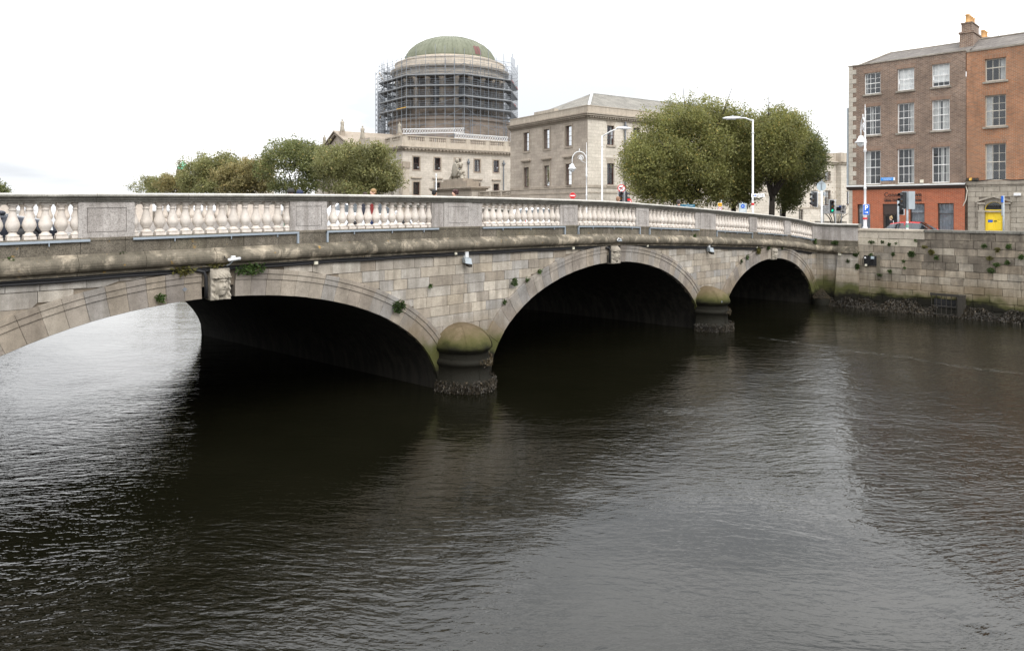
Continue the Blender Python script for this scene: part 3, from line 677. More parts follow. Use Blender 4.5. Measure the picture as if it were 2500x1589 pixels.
# upstream parapet
FARP = lambda L, z, n: (L, 15.6 + n, z)
for L in np.arange(-26, 21, 3.0):
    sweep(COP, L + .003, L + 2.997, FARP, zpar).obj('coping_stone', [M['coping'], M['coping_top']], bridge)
    sweep(BAS, L + .003, L + 2.997, FARP, zpar).obj('plinth_stone', M['die'], bridge)
for (L0, L1) in [(BAL[i][1], BAL[i + 1][0]) for i in range(8)]: pedestal(L0, L1, FARP, M['white_bal2'], bridge, False)
for (L0, L1) in BAL[:7]:
    nb = round((L1 - L0) / 0.306)
    for k in range(1, nb):
        L = L0 + (L1 - L0) * k / nb; o = link('baluster', bal_far, bridge); o.location = (L, 15.6 - .08, zpar(L) - 1.03)
# deck
def strip(name, y0, y1, dz, mat, th=0.12):
    mb = MB(); V = []; N = 60
    for i in range(N + 1):
        L = -27.5 + (24.3 + 27.5) * i / N; z = zpar(L) + dz
        V += [(L, y0, z), (L, y1, z), (L, y1, z - th), (L, y0, z - th)]
    mb.add(V, [(4 * i + j, 4 * i + (j + 1) % 4, 4 * i + 4 + (j + 1) % 4, 4 * i + 4 + j) for i in range(N) for j in range(4)]); return mb.obj(name, mat, bridge)
strip('footpath', 0.33, 3.0, -1.42, M['paving'], 0.25); strip('roadway', 2.98, 13.02, -1.55, M['asphalt']); strip('footpath', 13.0, 15.3, -1.42, M['paving'], 0.25)

# keystone heads
def head_mesh(mb, cx, cz, y0, w, h, hat=True, turn=0.35, beard=False):
    """carved face on a grid in front of the block: relief height as a function of position"""
    NX, NZ = 30, 40; V = []; F = []
    def gb(x, z, x0, z0, sx, sz): return math.exp(-((x - x0) / sx) ** 2 - ((z - z0) / sz) ** 2)
    for j in range(NZ + 1):
        for i in range(NX + 1):
            u = -1 + 2 * i / NX; v = -1 + 2 * j / NZ          # v up
            face = max(0.0, 1 - (u / .68) ** 2 - ((v + .08) / .70) ** 2)
            d = 0.10 + 0.42 * math.sqrt(face)
            d += 0.14 * gb(u, v, 0, .28, .55, .07)                                   # brow
            d -= 0.13 * (gb(u, v, -.24, .13, .13, .09) + gb(u, v, .24, .13, .13, .09)) # sockets
            d += 0.05 * (gb(u, v, -.24, .12, .07, .05) + gb(u, v, .24, .12, .07, .05)) # eyes
            d += 0.20 * gb(u, v, 0, -.06, .085, .13) + 0.08 * gb(u, v, 0, .1, .06, .15)  # nose
            d += 0.06 * gb(u, v, 0, -.30, .2, .045) - 0.09 * gb(u, v, 0, -.36, .17, .03) + 0.06 * gb(u, v, 0, -.42, .16, .045)
            d += 0.10 * gb(u, v, 0, -.60, .18, .12)
            d += 0.07 * (gb(u, v, -.36, -.18, .14, .14) + gb(u, v, .36, -.18, .14, .14))
            if v > .38:
                d = max(d, 0.10 + 0.50 * math.sqrt(max(0, 1 - (u / .95) ** 2 - ((v - .52) / .5) ** 2))) + 0.05 * math.sin(23 * u + 9 * v) * math.sin(19 * v - 5 * u) * (1 if hat else .6)
            if abs(u) > .60 and v < .5: d += 0.16 * (0.6 + 0.4 * math.sin(16 * v + 7 * u)) * min(1, (abs(u) - .60) / .12)
            if v < -.62: d += (0.12 + .1 * math.sin(14 * u)) * (1.3 if beard else .6) * min(1, (-.62 - v) / .2)
            edge = min(1.0, (1 - abs(u)) / .06, (1 - abs(v)) / .05)
            V.append((cx + u * w / 2 + turn * d * w * .4, y0 - d * w * .8 * edge, cz + v * h / 2))
    for j in range(NZ):
        for i in range(NX): q = j * (NX + 1) + i; F.append((q, q + 1, q + NX + 2, q + NX + 1))
    return mb.add(V, F)
for ai, ((c, a, b, z0, nv), (kw, kh)) in enumerate(zip(ARCH, ((0.50, 0.98), (0.48, 0.98), (0.44, 0.85)))):
    top = min(zpar(c) - 1.90, z0 + b + 0.76); bot = z0 + b - 0.06
    MB().prism([(c - kw * .40, bot), (c + kw * .40, bot), (c + kw * .48, top), (c - kw * .48, top)], BM, -0.3, 0.13, 0.015).obj('keystone', M['carved'], bridge)
    kk = [o for o in bridge.children if o.name.startswith('keystone')][-1]
    head_mesh(MB(), c, (top + bot) / 2, -0.125, kw, top - bot, ai == 0, 0.30, ai == 1).obj('carved_head', M['carved'], kk, True)

# rounded cutwaters
CUTP = [(1.06, -1.0), (1.06, .22), (1.0, .30), (.93, .36), (.90, .60), (.90, .78), (.95, .84), (.985, .92), (.95, 1.0), (.90, 1.04), (.88, 1.18), (.90, 1.26), (.96, 1.30), (.97, 1.34), (1.00, 1.36), (1.00, 1.44), (.975, 1.56), (.92, 1.69), (.82, 1.82), (.66, 1.95), (.45, 2.05), (.22, 2.11), (0.0, 2.125)]
for px_c in (-8.55, 7.62):
    sc_ = 1.0 if px_c < 0 else 0.98
    core = MB(); core.lathe([(r * sc_ * .982, z - .008) for r, z in CUTP], (px_c, 0.0), 32, math.pi, 2 * math.pi, 1.0, 1.32); co = core.obj('cutwater', M['cut'], bridge, True)
    bands = [[q for q in CUTP if q[1] <= .31], [q for q in CUTP if .295 <= q[1] <= 1.05], [q for q in CUTP if 1.035 <= q[1] <= 1.31], [q for q in CUTP if q[1] >= 1.295]]
    for bi, pr in enumerate(bands):
        cuts = [0, .95, 2.12, math.pi] if bi == 3 else [0, .5, 1.45, 2.5, math.pi] if bi % 2 else [0, 1.0, 2.0, math.pi]
        for a0, a1 in zip(cuts, cuts[1:]):
            j = rnd.uniform(.992, 1.008); MB().lathe([(r * sc_ * j, z) for r, z in pr], (px_c, 0.0), 12, math.pi + a0 + .02, math.pi + a1 - .02, 1.0, 1.32).obj('nose_stone', M['cut'], co, True)
# ------------------------------------------------------------------ north quay wall
quay = thing('quay_wall', 'coursed granite river wall with weeds, right of the bridge', 'wall')
QTOP = 4.80
def QM(p, z, n): return (WX + 0.02 - n - 0.02 * max(0, (3.8 - z)), p, z)        # p = world Y, slight batter
MB().add([(WX + .10, -2.6, -1), (WX + .10, -60, -1), (WX + .10, -60, QTOP - .1), (WX + .10, -2.6, QTOP - .1)], [(0, 1, 2, 3)]).obj('wall_core', M['mortar'], quay)
z = -0.45; row = 0; heights = [0.44, 0.40, 0.42, 0.38, 0.40, 0.41, 0.36, 0.43, 0.40, 0.38, 0.42, 0.41]
tot = sum(heights[:]); 
zz = [z]
for h in heights: zz.append(zz[-1] + h * (QTOP - 0.16 - z) / tot)
big = 0
for r in range(len(heights)):
    p = -2.52 - rnd.uniform(0, .25)
    first = True
    while p > -30:
        wd = rnd.uniform(0.55, 1.25) * (1.0 if p > -14 else 2.0); a, b = p - wd + 0.006, (p if not first else -2.52) - 0.006; first = False
        top = r >= 10
        mat = M['quay']
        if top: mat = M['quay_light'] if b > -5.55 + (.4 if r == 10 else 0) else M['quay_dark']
        elif r >= 5 and a < -5.6 and rnd.random() < .38: mat = M['quay_dark']
        j = rnd.uniform(-.03, .02)
        MB().prism([(a, zz[r] + .006), (b, zz[r] + .006 + rnd.uniform(0, .008)), (b, zz[r + 1] - .006), (a, zz[r + 1] - .006 - rnd.uniform(0, .008))], QM, -0.1, j, 0.014).obj('wall_stone', mat, quay)
        p -= wd
p = -2.5
while p > -60:                                                            # coping slabs
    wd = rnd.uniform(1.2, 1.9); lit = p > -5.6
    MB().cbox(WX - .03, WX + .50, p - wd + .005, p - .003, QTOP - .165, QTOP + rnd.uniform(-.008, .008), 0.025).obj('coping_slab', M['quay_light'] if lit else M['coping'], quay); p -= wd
MB().box(WX + .12, WX + .46, -60, -2.6, STREET - .5, QTOP - .17).obj('parapet_back', M['quay'], quay)
# upstream quay walls (seen only through the arches)
def plainwall(name, label, pts, zt, th=0.5):
    mb = MB()
    for (a, b) in zip(pts, pts[1:]):
        a, b = Vector((*a, 0)), Vector((*b, 0)); t = (b - a).normalized(); nn = Vector((-t.y, t.x, 0)) * th
        mb.hexa([a + Vector((0, 0, -1)), b + Vector((0, 0, -1)), b + nn + Vector((0, 0, -1)), a + nn + Vector((0, 0, -1)), a + Vector((0, 0, zt)), b + Vector((0, 0, zt)), b + nn + Vector((0, 0, zt)), a + nn + Vector((0, 0, zt))])
    return tag(mb.obj(name, M['quay']), label, 'wall')
plainwall('quay_wall', 'granite river wall upstream of the bridge below the courts', [(170, 815), (WX, 15.8)], QTOP)
plainwall('quay_wall', 'granite river wall on the near bank', [(SX, 15.7), (SX, -120)], QTOP + .2 - 0.7)

# ------------------------------------------------------------------ fixtures on the bridge face
def cable(pts, r, name, label):
    return tag(MB().tube(pts, r, 6).obj(name, M['black'], None, True), label, 'cable')
cz = lambda L: zpar(L) - 1.925
for k, dz in enumerate((0.0, 0.055)):
    cable([BM(L, cz(L) - dz + .01 * math.sin(L * 2.3 + k), 0.055 + .012 * k) for L in np.arange(-26.8, 20.9, 0.45)], 0.032, 'power_cable', ('upper' if k == 0 else 'lower') + ' black cable strung beneath the bridge cornice')
for c0, nm in ((-16.7, 'first'), (0.0, 'middle')):
    w2 = 0.36; top = cz(c0) - .03; bz = 3.72
    cable([BM(c0 - w2 - .25, top, .15), BM(c0 - w2 - .06, top - .04, .16), BM(c0 - w2, top - .18, .165), BM(c0 - w2, bz + .3, .165), BM(c0 - w2 + .01, bz, .13)], 0.045, 'power_cable', 'thick black cable bent down left of the %s keystone head' % nm)
# zinc conduits under each balustrade
for i, (L0, L1) in enumerate(BAL):
    t = thing('zinc_conduit', 'zinc conduit rail under the balustrade bay %s' % ('at the frame edge left of the first pedestal', 'above the first keystone head', 'between the first and second arches', 'left of the middle arch crown', 'right over the middle keystone head', 'right of the middle arch crown', 'left of the third keystone head', 'over the third keystone head', 'next to the quay corner')[i], 'conduit', group='conduit rails under the balustrades')
    N = 8
    a, b = L0 - .05, L1 + .22
    mb = MB(); V = []
    for k in range(N + 1):
        L = a + (b - a) * k / N; zc = zpar(min(L, 20.6)) - 1.115
        V += [BM(L, zc, .09), BM(L, zc, .155), BM(L, zc + .055, .155), BM(L, zc + .055, .09)]
    mb.add(V, [(4 * q + j, 4 * q + (j + 1) % 4, 4 * q + 4 + (j + 1) % 4, 4 * q + 4 + j) for q in range(N) for j in range(4)] + [(0, 1, 2, 3), (4 * N + 3, 4 * N + 2, 4 * N + 1, 4 * N)]); mb.obj('rail', M['conduit'], t)
    for f in (.22, .55, .85):
        L = a + (b - a) * f; zc = zpar(L) - 1.115; MB().prism([(L, zc - .075), (L + .02, zc - .075), (L + .02, zc), (L, zc)], BM, .09, .15).obj('bracket', M['conduit'], t)
    if i in (1, 2, 3, 4, 5, 6):
        for L in ([b - .05] if i in (1, 3) else [a] if i in (2, 5) else [a, b - .06]):
            zc = zpar(L) - 1.06; MB().prism([(L, zc - .33), (L + .055, zc - .33), (L + .055, zc), (L, zc)], BM, .092, .15).obj('drop_trunking', M['conduit'], t)
# junction boxes and lamps
def jbox(px, py, w, h, n, label, nm='junction_box', mat='cream_box', d=.11):
    p = onY(px, py, -n); t = thing(nm, label, 'junction box', (p.x, p.y, p.z))
    MB().cbox(-w / 2, w / 2, -d, 0.01, -h / 2, h / 2, .012).obj('box', M[mat], t); MB().cbox(-w / 2 + .012, w / 2 - .012, -d - .012, -d, -h / 2 + .012, h / 2 - .012, .005).obj('lid', M[mat], t)
    MB().tube([(0, 0, h / 2), (-.02, 0, h / 2 + .06), (-.1, 0.0, h / 2 + .10)], .012, 5).obj('lead', M['black'], t); return t
jbox(768, 642, .12, .10, .02, 'cream junction box under the cornice right of the first keystone head')
jbox(1109, 619, .09, .09, .02, 'small cream junction box left of the grey floodlight above the first pier')
jbox(1396, 606, .12, .11, .02, 'cream junction box left of the middle keystone head')
jbox(1577, 600, .10, .11, .02, 'cream junction box right of the middle keystone head')
jbox(1844, 603, .09, .11, .02, 'cream junction box left of the third keystone head')
jbox(1992, 611, .10, .13, .02, 'cream junction box at the corner right of the third arch')
q = onX(2051, 619, WX - .05); t = thing('junction_box', 'large cream junction box under the cornice end by the battered pilaster', 'junction box', (q.x, q.y, q.z), R_(-90))
MB().cbox(-.09, .09, -.13, 0.02, -.12, .12, .015).obj('box', M['cream_box'], t); MB().tube([(-.09, -.03, .05), (-.2, -.03, .06), (-.22, -.03, .14)], .012, 5).obj('lead', M['black'], t)
def flood(px, py, label, s=1.0):
    p = onY(px, py, 0); t = thing('floodlight', label, 'floodlight', (p.x, p.y, p.z))
    MB().cbox(-.02 * s, .13 * s, -.13 * s, 0.01, .06 * s, .26 * s, .012).obj('gear_box', M['white_metal'], t)
    MB().tube([(0, 0, .0), (0, -.16 * s, .0)], .03 * s, 8).obj('bracket', M['grey_metal'], t)
    mb = MB(); mb.hexa([(-.15 * s, -.28 * s, -.12 * s), (.10 * s, -.34 * s, -.16 * s), (.13 * s, -.10 * s, -.14 * s), (-.10 * s, -.06 * s, -.10 * s), (-.15 * s, -.24 * s, .06 * s), (.10 * s, -.28 * s, .04 * s), (.12 * s, -.10 * s, .06 * s), (-.12 * s, -.06 * s, .07 * s)]); mb.obj('lamp_housing', M['grey_metal'], t)
    mb = MB(); mb.hexa([(-.02 * s, -.30 * s, -.26 * s), (.10 * s, -.33 * s, -.26 * s), (.12 * s, -.12 * s, -.24 * s), (0, -.12 * s, -.22 * s), (-.05 * s, -.30 * s, -.15 * s), (.10 * s, -.335 * s, -.165 * s), (.13 * s, -.11 * s, -.145 * s), (-.04 * s, -.10 * s, -.12 * s)]); mb.obj('glass_front', M['iron'], t)
flood(1132, 633, 'grey floodlight with white gear box on the spandrel above the first pier')
flood(1725, 607, 'grey floodlight with white gear box on the spandrel left of the third arch', 1.1)
# white tubular light over the first keystone
p = onY(572, 634, -.42); t = thing('tube_light', 'white tubular lamp fixed above the first keystone head', 'lamp', (p.x, p.y, p.z), R_(12))
MB().tube([(-.17, 0, 0), (.17, 0, .02)], .042, 10).obj('tube', M['white_metal'], t, True); MB().cbox(-.08, .02, -.04, .04, .03, .10, .01).obj('mount', M['white_metal'], t)
MB().tube([(-.16, 0.05, 0), (-.19, .12, .06), (-.19, .2, .16)], .012, 5).obj('arm', M['iron'], t); MB().tube([(0, .05, -.03), (-.02, .15, -.12), (-.05, .25, -.16)], .015, 5).obj('stay', M['grey_metal'], t)
p = onY(1512, 588, -.34); t = thing('broken_lamp', 'broken lamp bracket lying on the cornice over the middle keystone head', 'lamp bracket', (p.x, p.y, p.z))
MB().cbox(-.12, .14, -.05, .05, -.03, .02, .01).obj('plate', M['grey_metal'], t); MB().tube([(-.15, 0, .02), (-.05, 0, .12), (.05, 0, .05), (.12, .02, .08)], .018, 6).obj('arm', M['white_metal'], t); MB().ball((.06, -.02, .045), .045).obj('socket', M['grey_metal'], t)
for L, z_, nm in ((-17.55, 3.98, 'left of the first keystone head'), (-9.15, .98, 'low on the ring stones by the first pier'), (6.95, 1.5, 'on the dome of the second pier')):
    w_ = .06; y_ = 0.068 if L < 0 else 1.30
    mb = MB(); mb.prism([(L - w_, z_), (L, z_ - w_), (L + w_, z_), (L, z_ + w_)], BM, y_, y_ + .012); 
    tag(mb.obj('survey_plate', M['steel_d']), 'small diamond survey plate ' + nm, 'plate')

# ------------------------------------------------------------------ outfall grille and recess on the quay wall
a_, b_ = onX(2280, 720, WX - .1), onX(2340, 780, WX - .1)
t = thing('outfall_grille', 'rusted barred cage over a drain outfall at the foot of the quay wall', 'grille', (WX, 0, 0))
y0, y1 = b_.y, a_.y
MB().box(-.62, -.50, y0 - .06, y1 + .06, 1.12, 1.26).obj('head_beam', M['iron'], t)
MB().box(-.62, .05, y0 - .34, y0 - .06, -.4, 1.22).obj('side_wall', M['iron'], t)
for k in range(6):
    yy = y0 + (y1 - y0) * k / 5; MB().tube([(-.56, yy, -.4), (-.56, yy, 1.2)], .02, 6).obj('bar', M['iron'], t)
for zq in (.08, .55): MB().tube([(-.59, y0 - .02, zq), (-.59, y1 + .02, zq)], .022, 6).obj('cross_bar', M['iron'], t)
for yy in (y0, y1): MB().tube([(-.56, yy, 1.15), (0, yy, 1.2)], .025, 6).obj('stay', M['iron'], t)
for zq in (.25, .8): MB().box(-.03, .06, y0, y1, zq - .2, zq + .32).obj('outfall_mouth', M['black'], t)
p = onX(2122, 633, WX - .06); t = thing('service_recess', 'dark service recess with cables and white box on the quay wall by the bridge end', 'service box', (p.x, p.y, p.z))
MB().box(-.02, .05, -.42, .30, -.38, .22).obj('recess', M['black'], t); MB().cbox(-.16, -.02, -.30, -.14, .02, .18, .01).obj('white_box', M['sign_back'], t)
for k in range(7):
    yy = rnd.uniform(-.25, .25); MB().tube([(-.05, yy, .2), (-.12 - .05 * rnd.random(), yy + rnd.uniform(-.15, .1), 0), (-.07, yy + rnd.uniform(-.2, .2), -.35)], .018, 5).obj('cable', M['black'], t)
MB().box(-.06, .0, -.62, -.44, -1.15, .25).obj('trunking', M['base'], t); MB().cbox(-.12, 0, .1, .22, -.42, -.3, .01).obj('junction', M['cream_box'], t); MB().ball((-.1, .2, .08), .055).obj('lamp', M['white_metal'], t)

# ------------------------------------------------------------------ seaweed and wall plants
def leaves(name, mat, C, D, size, parent=None, asp=0.45, curl=0.25):
    """C centres (n,3), D leaf directions (n,3), size (n,)"""
    n = len(C); rg = np.random.default_rng(n * 7 + 3)
    D = D / (np.linalg.norm(D, axis=1, keepdims=True) + 1e-9); r = rg.normal(size=(n, 3)); S = np.cross(D, r); S /= np.linalg.norm(S, axis=1, keepdims=True) + 1e-9; U = np.cross(D, S)
    s = size[:, None]
    v = np.stack([C, C + D * s * .5 + S * s * asp * .5 + U * s * curl * .3, C + D * s + U * s * curl * -.2, C + D * s * .5 - S * s * asp * .5 + U * s * curl * .3], axis=1).reshape(-1, 3)
    me = bpy.data.meshes.new(name); me.vertices.add(4 * n); me.vertices.foreach_set('co', v.astype(np.float32).ravel())
    me.loops.add(4 * n); me.loops.foreach_set('vertex_index', np.arange(4 * n, dtype=np.int32)); me.polygons.add(n)
    me.polygons.foreach_set('loop_start', np.arange(0, 4 * n, 4, dtype=np.int32)); me.update(calc_edges=True); me.validate()
    me.materials.append(mat); return link(name, me, parent)
rg = np.random.default_rng(5)
def weedband(name, label, fn, n, mat, s0=.08, s1=.20, kind='stuff'):
    C = np.array([fn() for _ in range(n)]); D = np.column_stack([rg.normal(size=n) * .4 - .25, rg.normal(size=n) * .5, rg.normal(size=n) * .4 - .9]); sz = rg.uniform(s0, s1, n)
    return tag(leaves(name, mat, C, D, sz, None, .28, .6), label, 'seaweed', kind=kind)
def fq():
    y = rg.uniform(-22, -.3); 
    h = abs(rg.normal()) * .30; g = .42 + .16 * math.sin(y * 2.1) + .1 * math.sin(y * 5.3)
    if a_.y - .1 > y > b_.y - .35: g *= .25
    h = min(h, g * 1.25); return (WX - .12 - (1 - h / max(.05, g * 1.3)) * .80 * rg.uniform(.5, 1), y, h + .02)
weedband('seaweed', 'dark seaweed band along the foot of the quay wall', fq, 26000, M['weed'])
def fq2():
    a = rg.uniform(0, 2 * math.pi); r = math.sqrt(rg.random()); return (WX - .62 + .45 * r * math.cos(a), -.62 + .5 * r * math.sin(a), .55 * (1 - r) + .40 + rg.uniform(0, .12))
weedband('seaweed', 'mound of tan seaweed in the corner beside the third arch', fq2, 3500, M['weed_t'], .04, .10)
MB().ball((WX - .6, -.62, .1), (.5, .55, .75)).obj('rubble', M['cut'], quay, True)
mb = MB(); mb.hexa([(WX - .75, -24, -.6), (WX + .1, -24, -.6), (WX + .1, -1.2, -.6), (WX - .75, -1.2, -.6), (WX - .45, -24, .02), (WX + .1, -24, .45), (WX + .1, -1.2, .45), (WX - .45, -1.2, .02)]); mb.obj('footing', M['cut'], quay)
for k, (cx, nm) in enumerate(((-8.55, 'first'), (7.62, 'second'))):
    def fc(cx=cx):
        a = rg.uniform(math.pi * 1.02, 2 * math.pi * .99); z = max(0.0, min(.42, rg.normal() * .12 + .14)); r = 1.06 + .05 * rg.random(); return (cx + r * math.cos(a), 1.32 * r * math.sin(a), z)
    weedband('seaweed', 'skirt of dark seaweed round the waterline of the %s pier nose' % nm, fc, 5000, M['weed'], .05, .12)
    def fr(cx=cx):
        a = rg.normal() * .42 + 2 * math.pi * .9; a = min(max(a, 4.6), 6.25); z = .95 + rg.normal() * .06
        if a > 5.9: z -= rg.random() * .55
        r = .98; return (cx + r * math.cos(a), 1.32 * r * math.sin(a), z)
    weedband('seaweed', 'tan seaweed tuft hanging on the collar of the %s pier nose' % nm, fr, 2200, M['weed_t'], .04, .1)
def plant(pos, nrm, size, n, label, mat='fern', hang=.5, wide=1.0, name='wall_fern'):
    p = Vector(pos); nv = Vector(nrm); tv = Vector((0, 0, 1)).cross(nv); K = n
    C = []; D = []
    for k in range(K):
        a = rg.uniform(0, 2 * math.pi); r = size * rg.random() ** .6; base = p + tv * (r * math.cos(a) * wide * .8) + Vector((0, 0, 1)) * (r * math.sin(a) * .8) + nv * rg.uniform(0, size * .5)
        C.append(base); D.append(nv * rg.uniform(.2, 1) + tv * rg.normal() * .9 + Vector((0, 0, 1)) * (rg.normal() * .6 - hang * .5))
    o = leaves(name, M[mat], np.array(C), np.array([tuple(d) for d in D]), rg.uniform(.05, .11, K) * (1 + size), None, .42, .4)
    return tag(o, label, 'plant', 'weeds growing on the masonry')
NB = (0, -1, 0); NQ = (-1, 0, 0)
for px, py, s, n, lab, kw in [
    (389, 725, .13, 90, 'fern tuft on the ring stones left of the first keystone head', {}),
    (448, 659, .16, 110, 'trailing weed under the black cable left of the first keystone head', dict(wide=2.0, mat='fern_y')),
    (610, 655, .20, 260, 'ivy spray under the cable right of the first keystone head', dict(wide=2.4)),
    (528, 640, .15, 120, 'yellowing weed on top of the first keystone head', dict(wide=2.0, mat='fern_y')),
    (22, 633, .07, 40, 'bright green sprig on the cornice at the left edge', {}),
    (299, 619, .05, 26, 'tiny green sprig on the cornice under the first pedestal', {}),
    (970, 747, .22, 260, 'large fern on the archivolt right of the first arch', dict(wide=1.2)),
    (1049, 697, .09, 40, 'thin fern in a joint above the first pier', dict(wide=.4)),
    (1252, 688, .19, 130, 'dark fern on the spandrel left of the middle arch', dict(wide=.8)),
    (1230, 737, .10, 60, 'small round fern on the middle archivolt low on the left', {}),
    (1284, 682, .10, 60, 'small fern above the middle archivolt on the left', {}),
    (1316, 662, .09, 50, 'weed strip on the middle archivolt upper left', dict(wide=1.6)),
    (1693, 577, .13, 80, 'weed on the cornice right of the middle arch', {}),
    (1808, 637, .12, 70, 'weed on the third archivolt low on the left', {}),
    (1822, 627, .16, 110, 'green weed on the third archivolt left side', {}),
    (1849, 612, .22, 190, 'brown weed clump beside the third keystone head on its left', dict(mat='fern_y', wide=1.2)),
    (1874, 604, .16, 110, 'green weed beside the third keystone head under the cornice', {}),
    (1908, 604, .10, 60, 'weed right of the third keystone head under the cornice', {}),
    (1987, 588, .22, 150, 'weed cluster on the cornice above the right end of the third arch', {})]:
    p = onY(px, py, -.10); plant(p, NB, s, n, lab, **kw)
for px, py, s, n, lab, kw in [
    (2039, 592, .22, 160, 'weed tuft on the cornice ledge beside the end pilaster', dict(wide=1.8)),
    (2071, 637, .20, 130, 'fern on the battered pilaster', {}),
    (2091, 618, .34, 420, 'thick ivy in the corner between pilaster and quay wall, upper clump', dict(wide=.7)),
    (2094, 650, .30, 330, 'thick ivy in the corner between pilaster and quay wall, lower clump', dict(wide=.6)),
    (2128, 591, .15, 130, 'flat weed tuft on the upper quay course nearest the bridge', dict(wide=2.2)),
    (2155, 591, .14, 90, 'round weed on the upper quay course, second from the bridge', {}),
    (2172, 597, .16, 100, 'tall weed on the upper quay course, third from the bridge', dict(wide=.7)),
    (2188, 594, .09, 45, 'tiny weed on the upper quay course, fourth from the bridge', {}),
    (2126, 621, .14, 80, 'weed over the service recess', dict(wide=1.8)),
    (2181, 620, .18, 120, 'upright weed in the quay wall under the pale coping', dict(wide=.8)),
    (2226, 620, .32, 330, 'large fern in the middle of the quay wall', {}),
    (2236, 587, .13, 70, 'small fern where the pale coping ends', {}),
    (2257, 603, .20, 130, 'ragged weed right of the large quay fern', dict(mat='fern_y')),
    (2275, 615, .28, 240, 'big yellowing weed clump on the quay wall', dict(mat='fern_y')),
    (2287, 629, .22, 150, 'green fern below the yellowing quay clump', {}),
    (2207, 637, .12, 70, 'small weed under the large quay fern', {}),
    (2209, 654, .10, 50, 'tiny weed low in the quay wall', {}),
    (2173, 662, .18, 110, 'low fern on the quay wall right of the service recess', {}),
    (2148, 671, .14, 80, 'low flat weed beside the trunking', dict(wide=1.8)),
    (2403, 600, .20, 130, 'fern high on the right part of the quay wall', {}),
    (2435, 610, .22, 150, 'yellow green weed on the right part of the quay wall', dict(mat='fern_y')),
    (2463, 602, .26, 190, 'tall fern high near the right edge of the quay wall', dict(wide=.8)),
    (2417, 630, .20, 120, 'hanging weed on the right part of the quay wall', dict(mat='fern_y', wide=1.4)),
    (2434, 646, .20, 140, 'fern lower on the right part of the quay wall', dict(wide=1.4)),
    (2460, 641, .20, 130, 'fern beside the lower right quay fern', {}),
    (2420, 660, .24, 170, 'lowest fern on the right part of the quay wall', dict(wide=1.3)),
    (2494, 628, .24, 170, 'fern at the right edge of the quay wall', dict(wide=.8))]:
    p = onX(px, py, WX - .08); plant(p, NQ, s * .68, n, lab, **kw)
# ------------------------------------------------------------------ facades
def wall_open(mb, F, p0, p1, z0, z1, ops, dep=0.22, mi=0, n=0.0):
    ps = sorted({p0, p1} | {q for o in ops for q in o[:2] if p0 < q < p1}); zs = sorted({z0, z1} | {q for o in ops for q in o[2:4] if z0 < q < z1})
    for a, b in zip(ps, ps[1:]):
        for c, d in zip(zs, zs[1:]):
            pm, zm = (a + b) / 2, (c + d) / 2
            if any(o[0] < pm < o[1] and o[2] < zm < o[3] for o in ops): continue
            mb.add([F(a, c, n), F(b, c, n), F(b, d, n), F(a, d, n)], [(0, 1, 2, 3)], mi)
    for (a, b, c, d) in [o[:4] for o in ops]:
        for (u, v) in (((a, c), (b, c)), ((b, c), (b, d)), ((b, d), (a, d)), ((a, d), (a, c))):
            mb.add([F(*u, n), F(*v, n), F(*v, n - dep), F(*u, n - dep)], [(0, 1, 2, 3)], mi)
    return mb
def fbox(mb, F, p0, p1, z0, z1, n0, n1, mi=0):
    return mb.hexa([F(p0, z0, n1), F(p1, z0, n1), F(p1, z0, n0), F(p0, z0, n0), F(p0, z1, n1), F(p1, z1, n1), F(p1, z1, n0), F(p0, z1, n0)], mi)
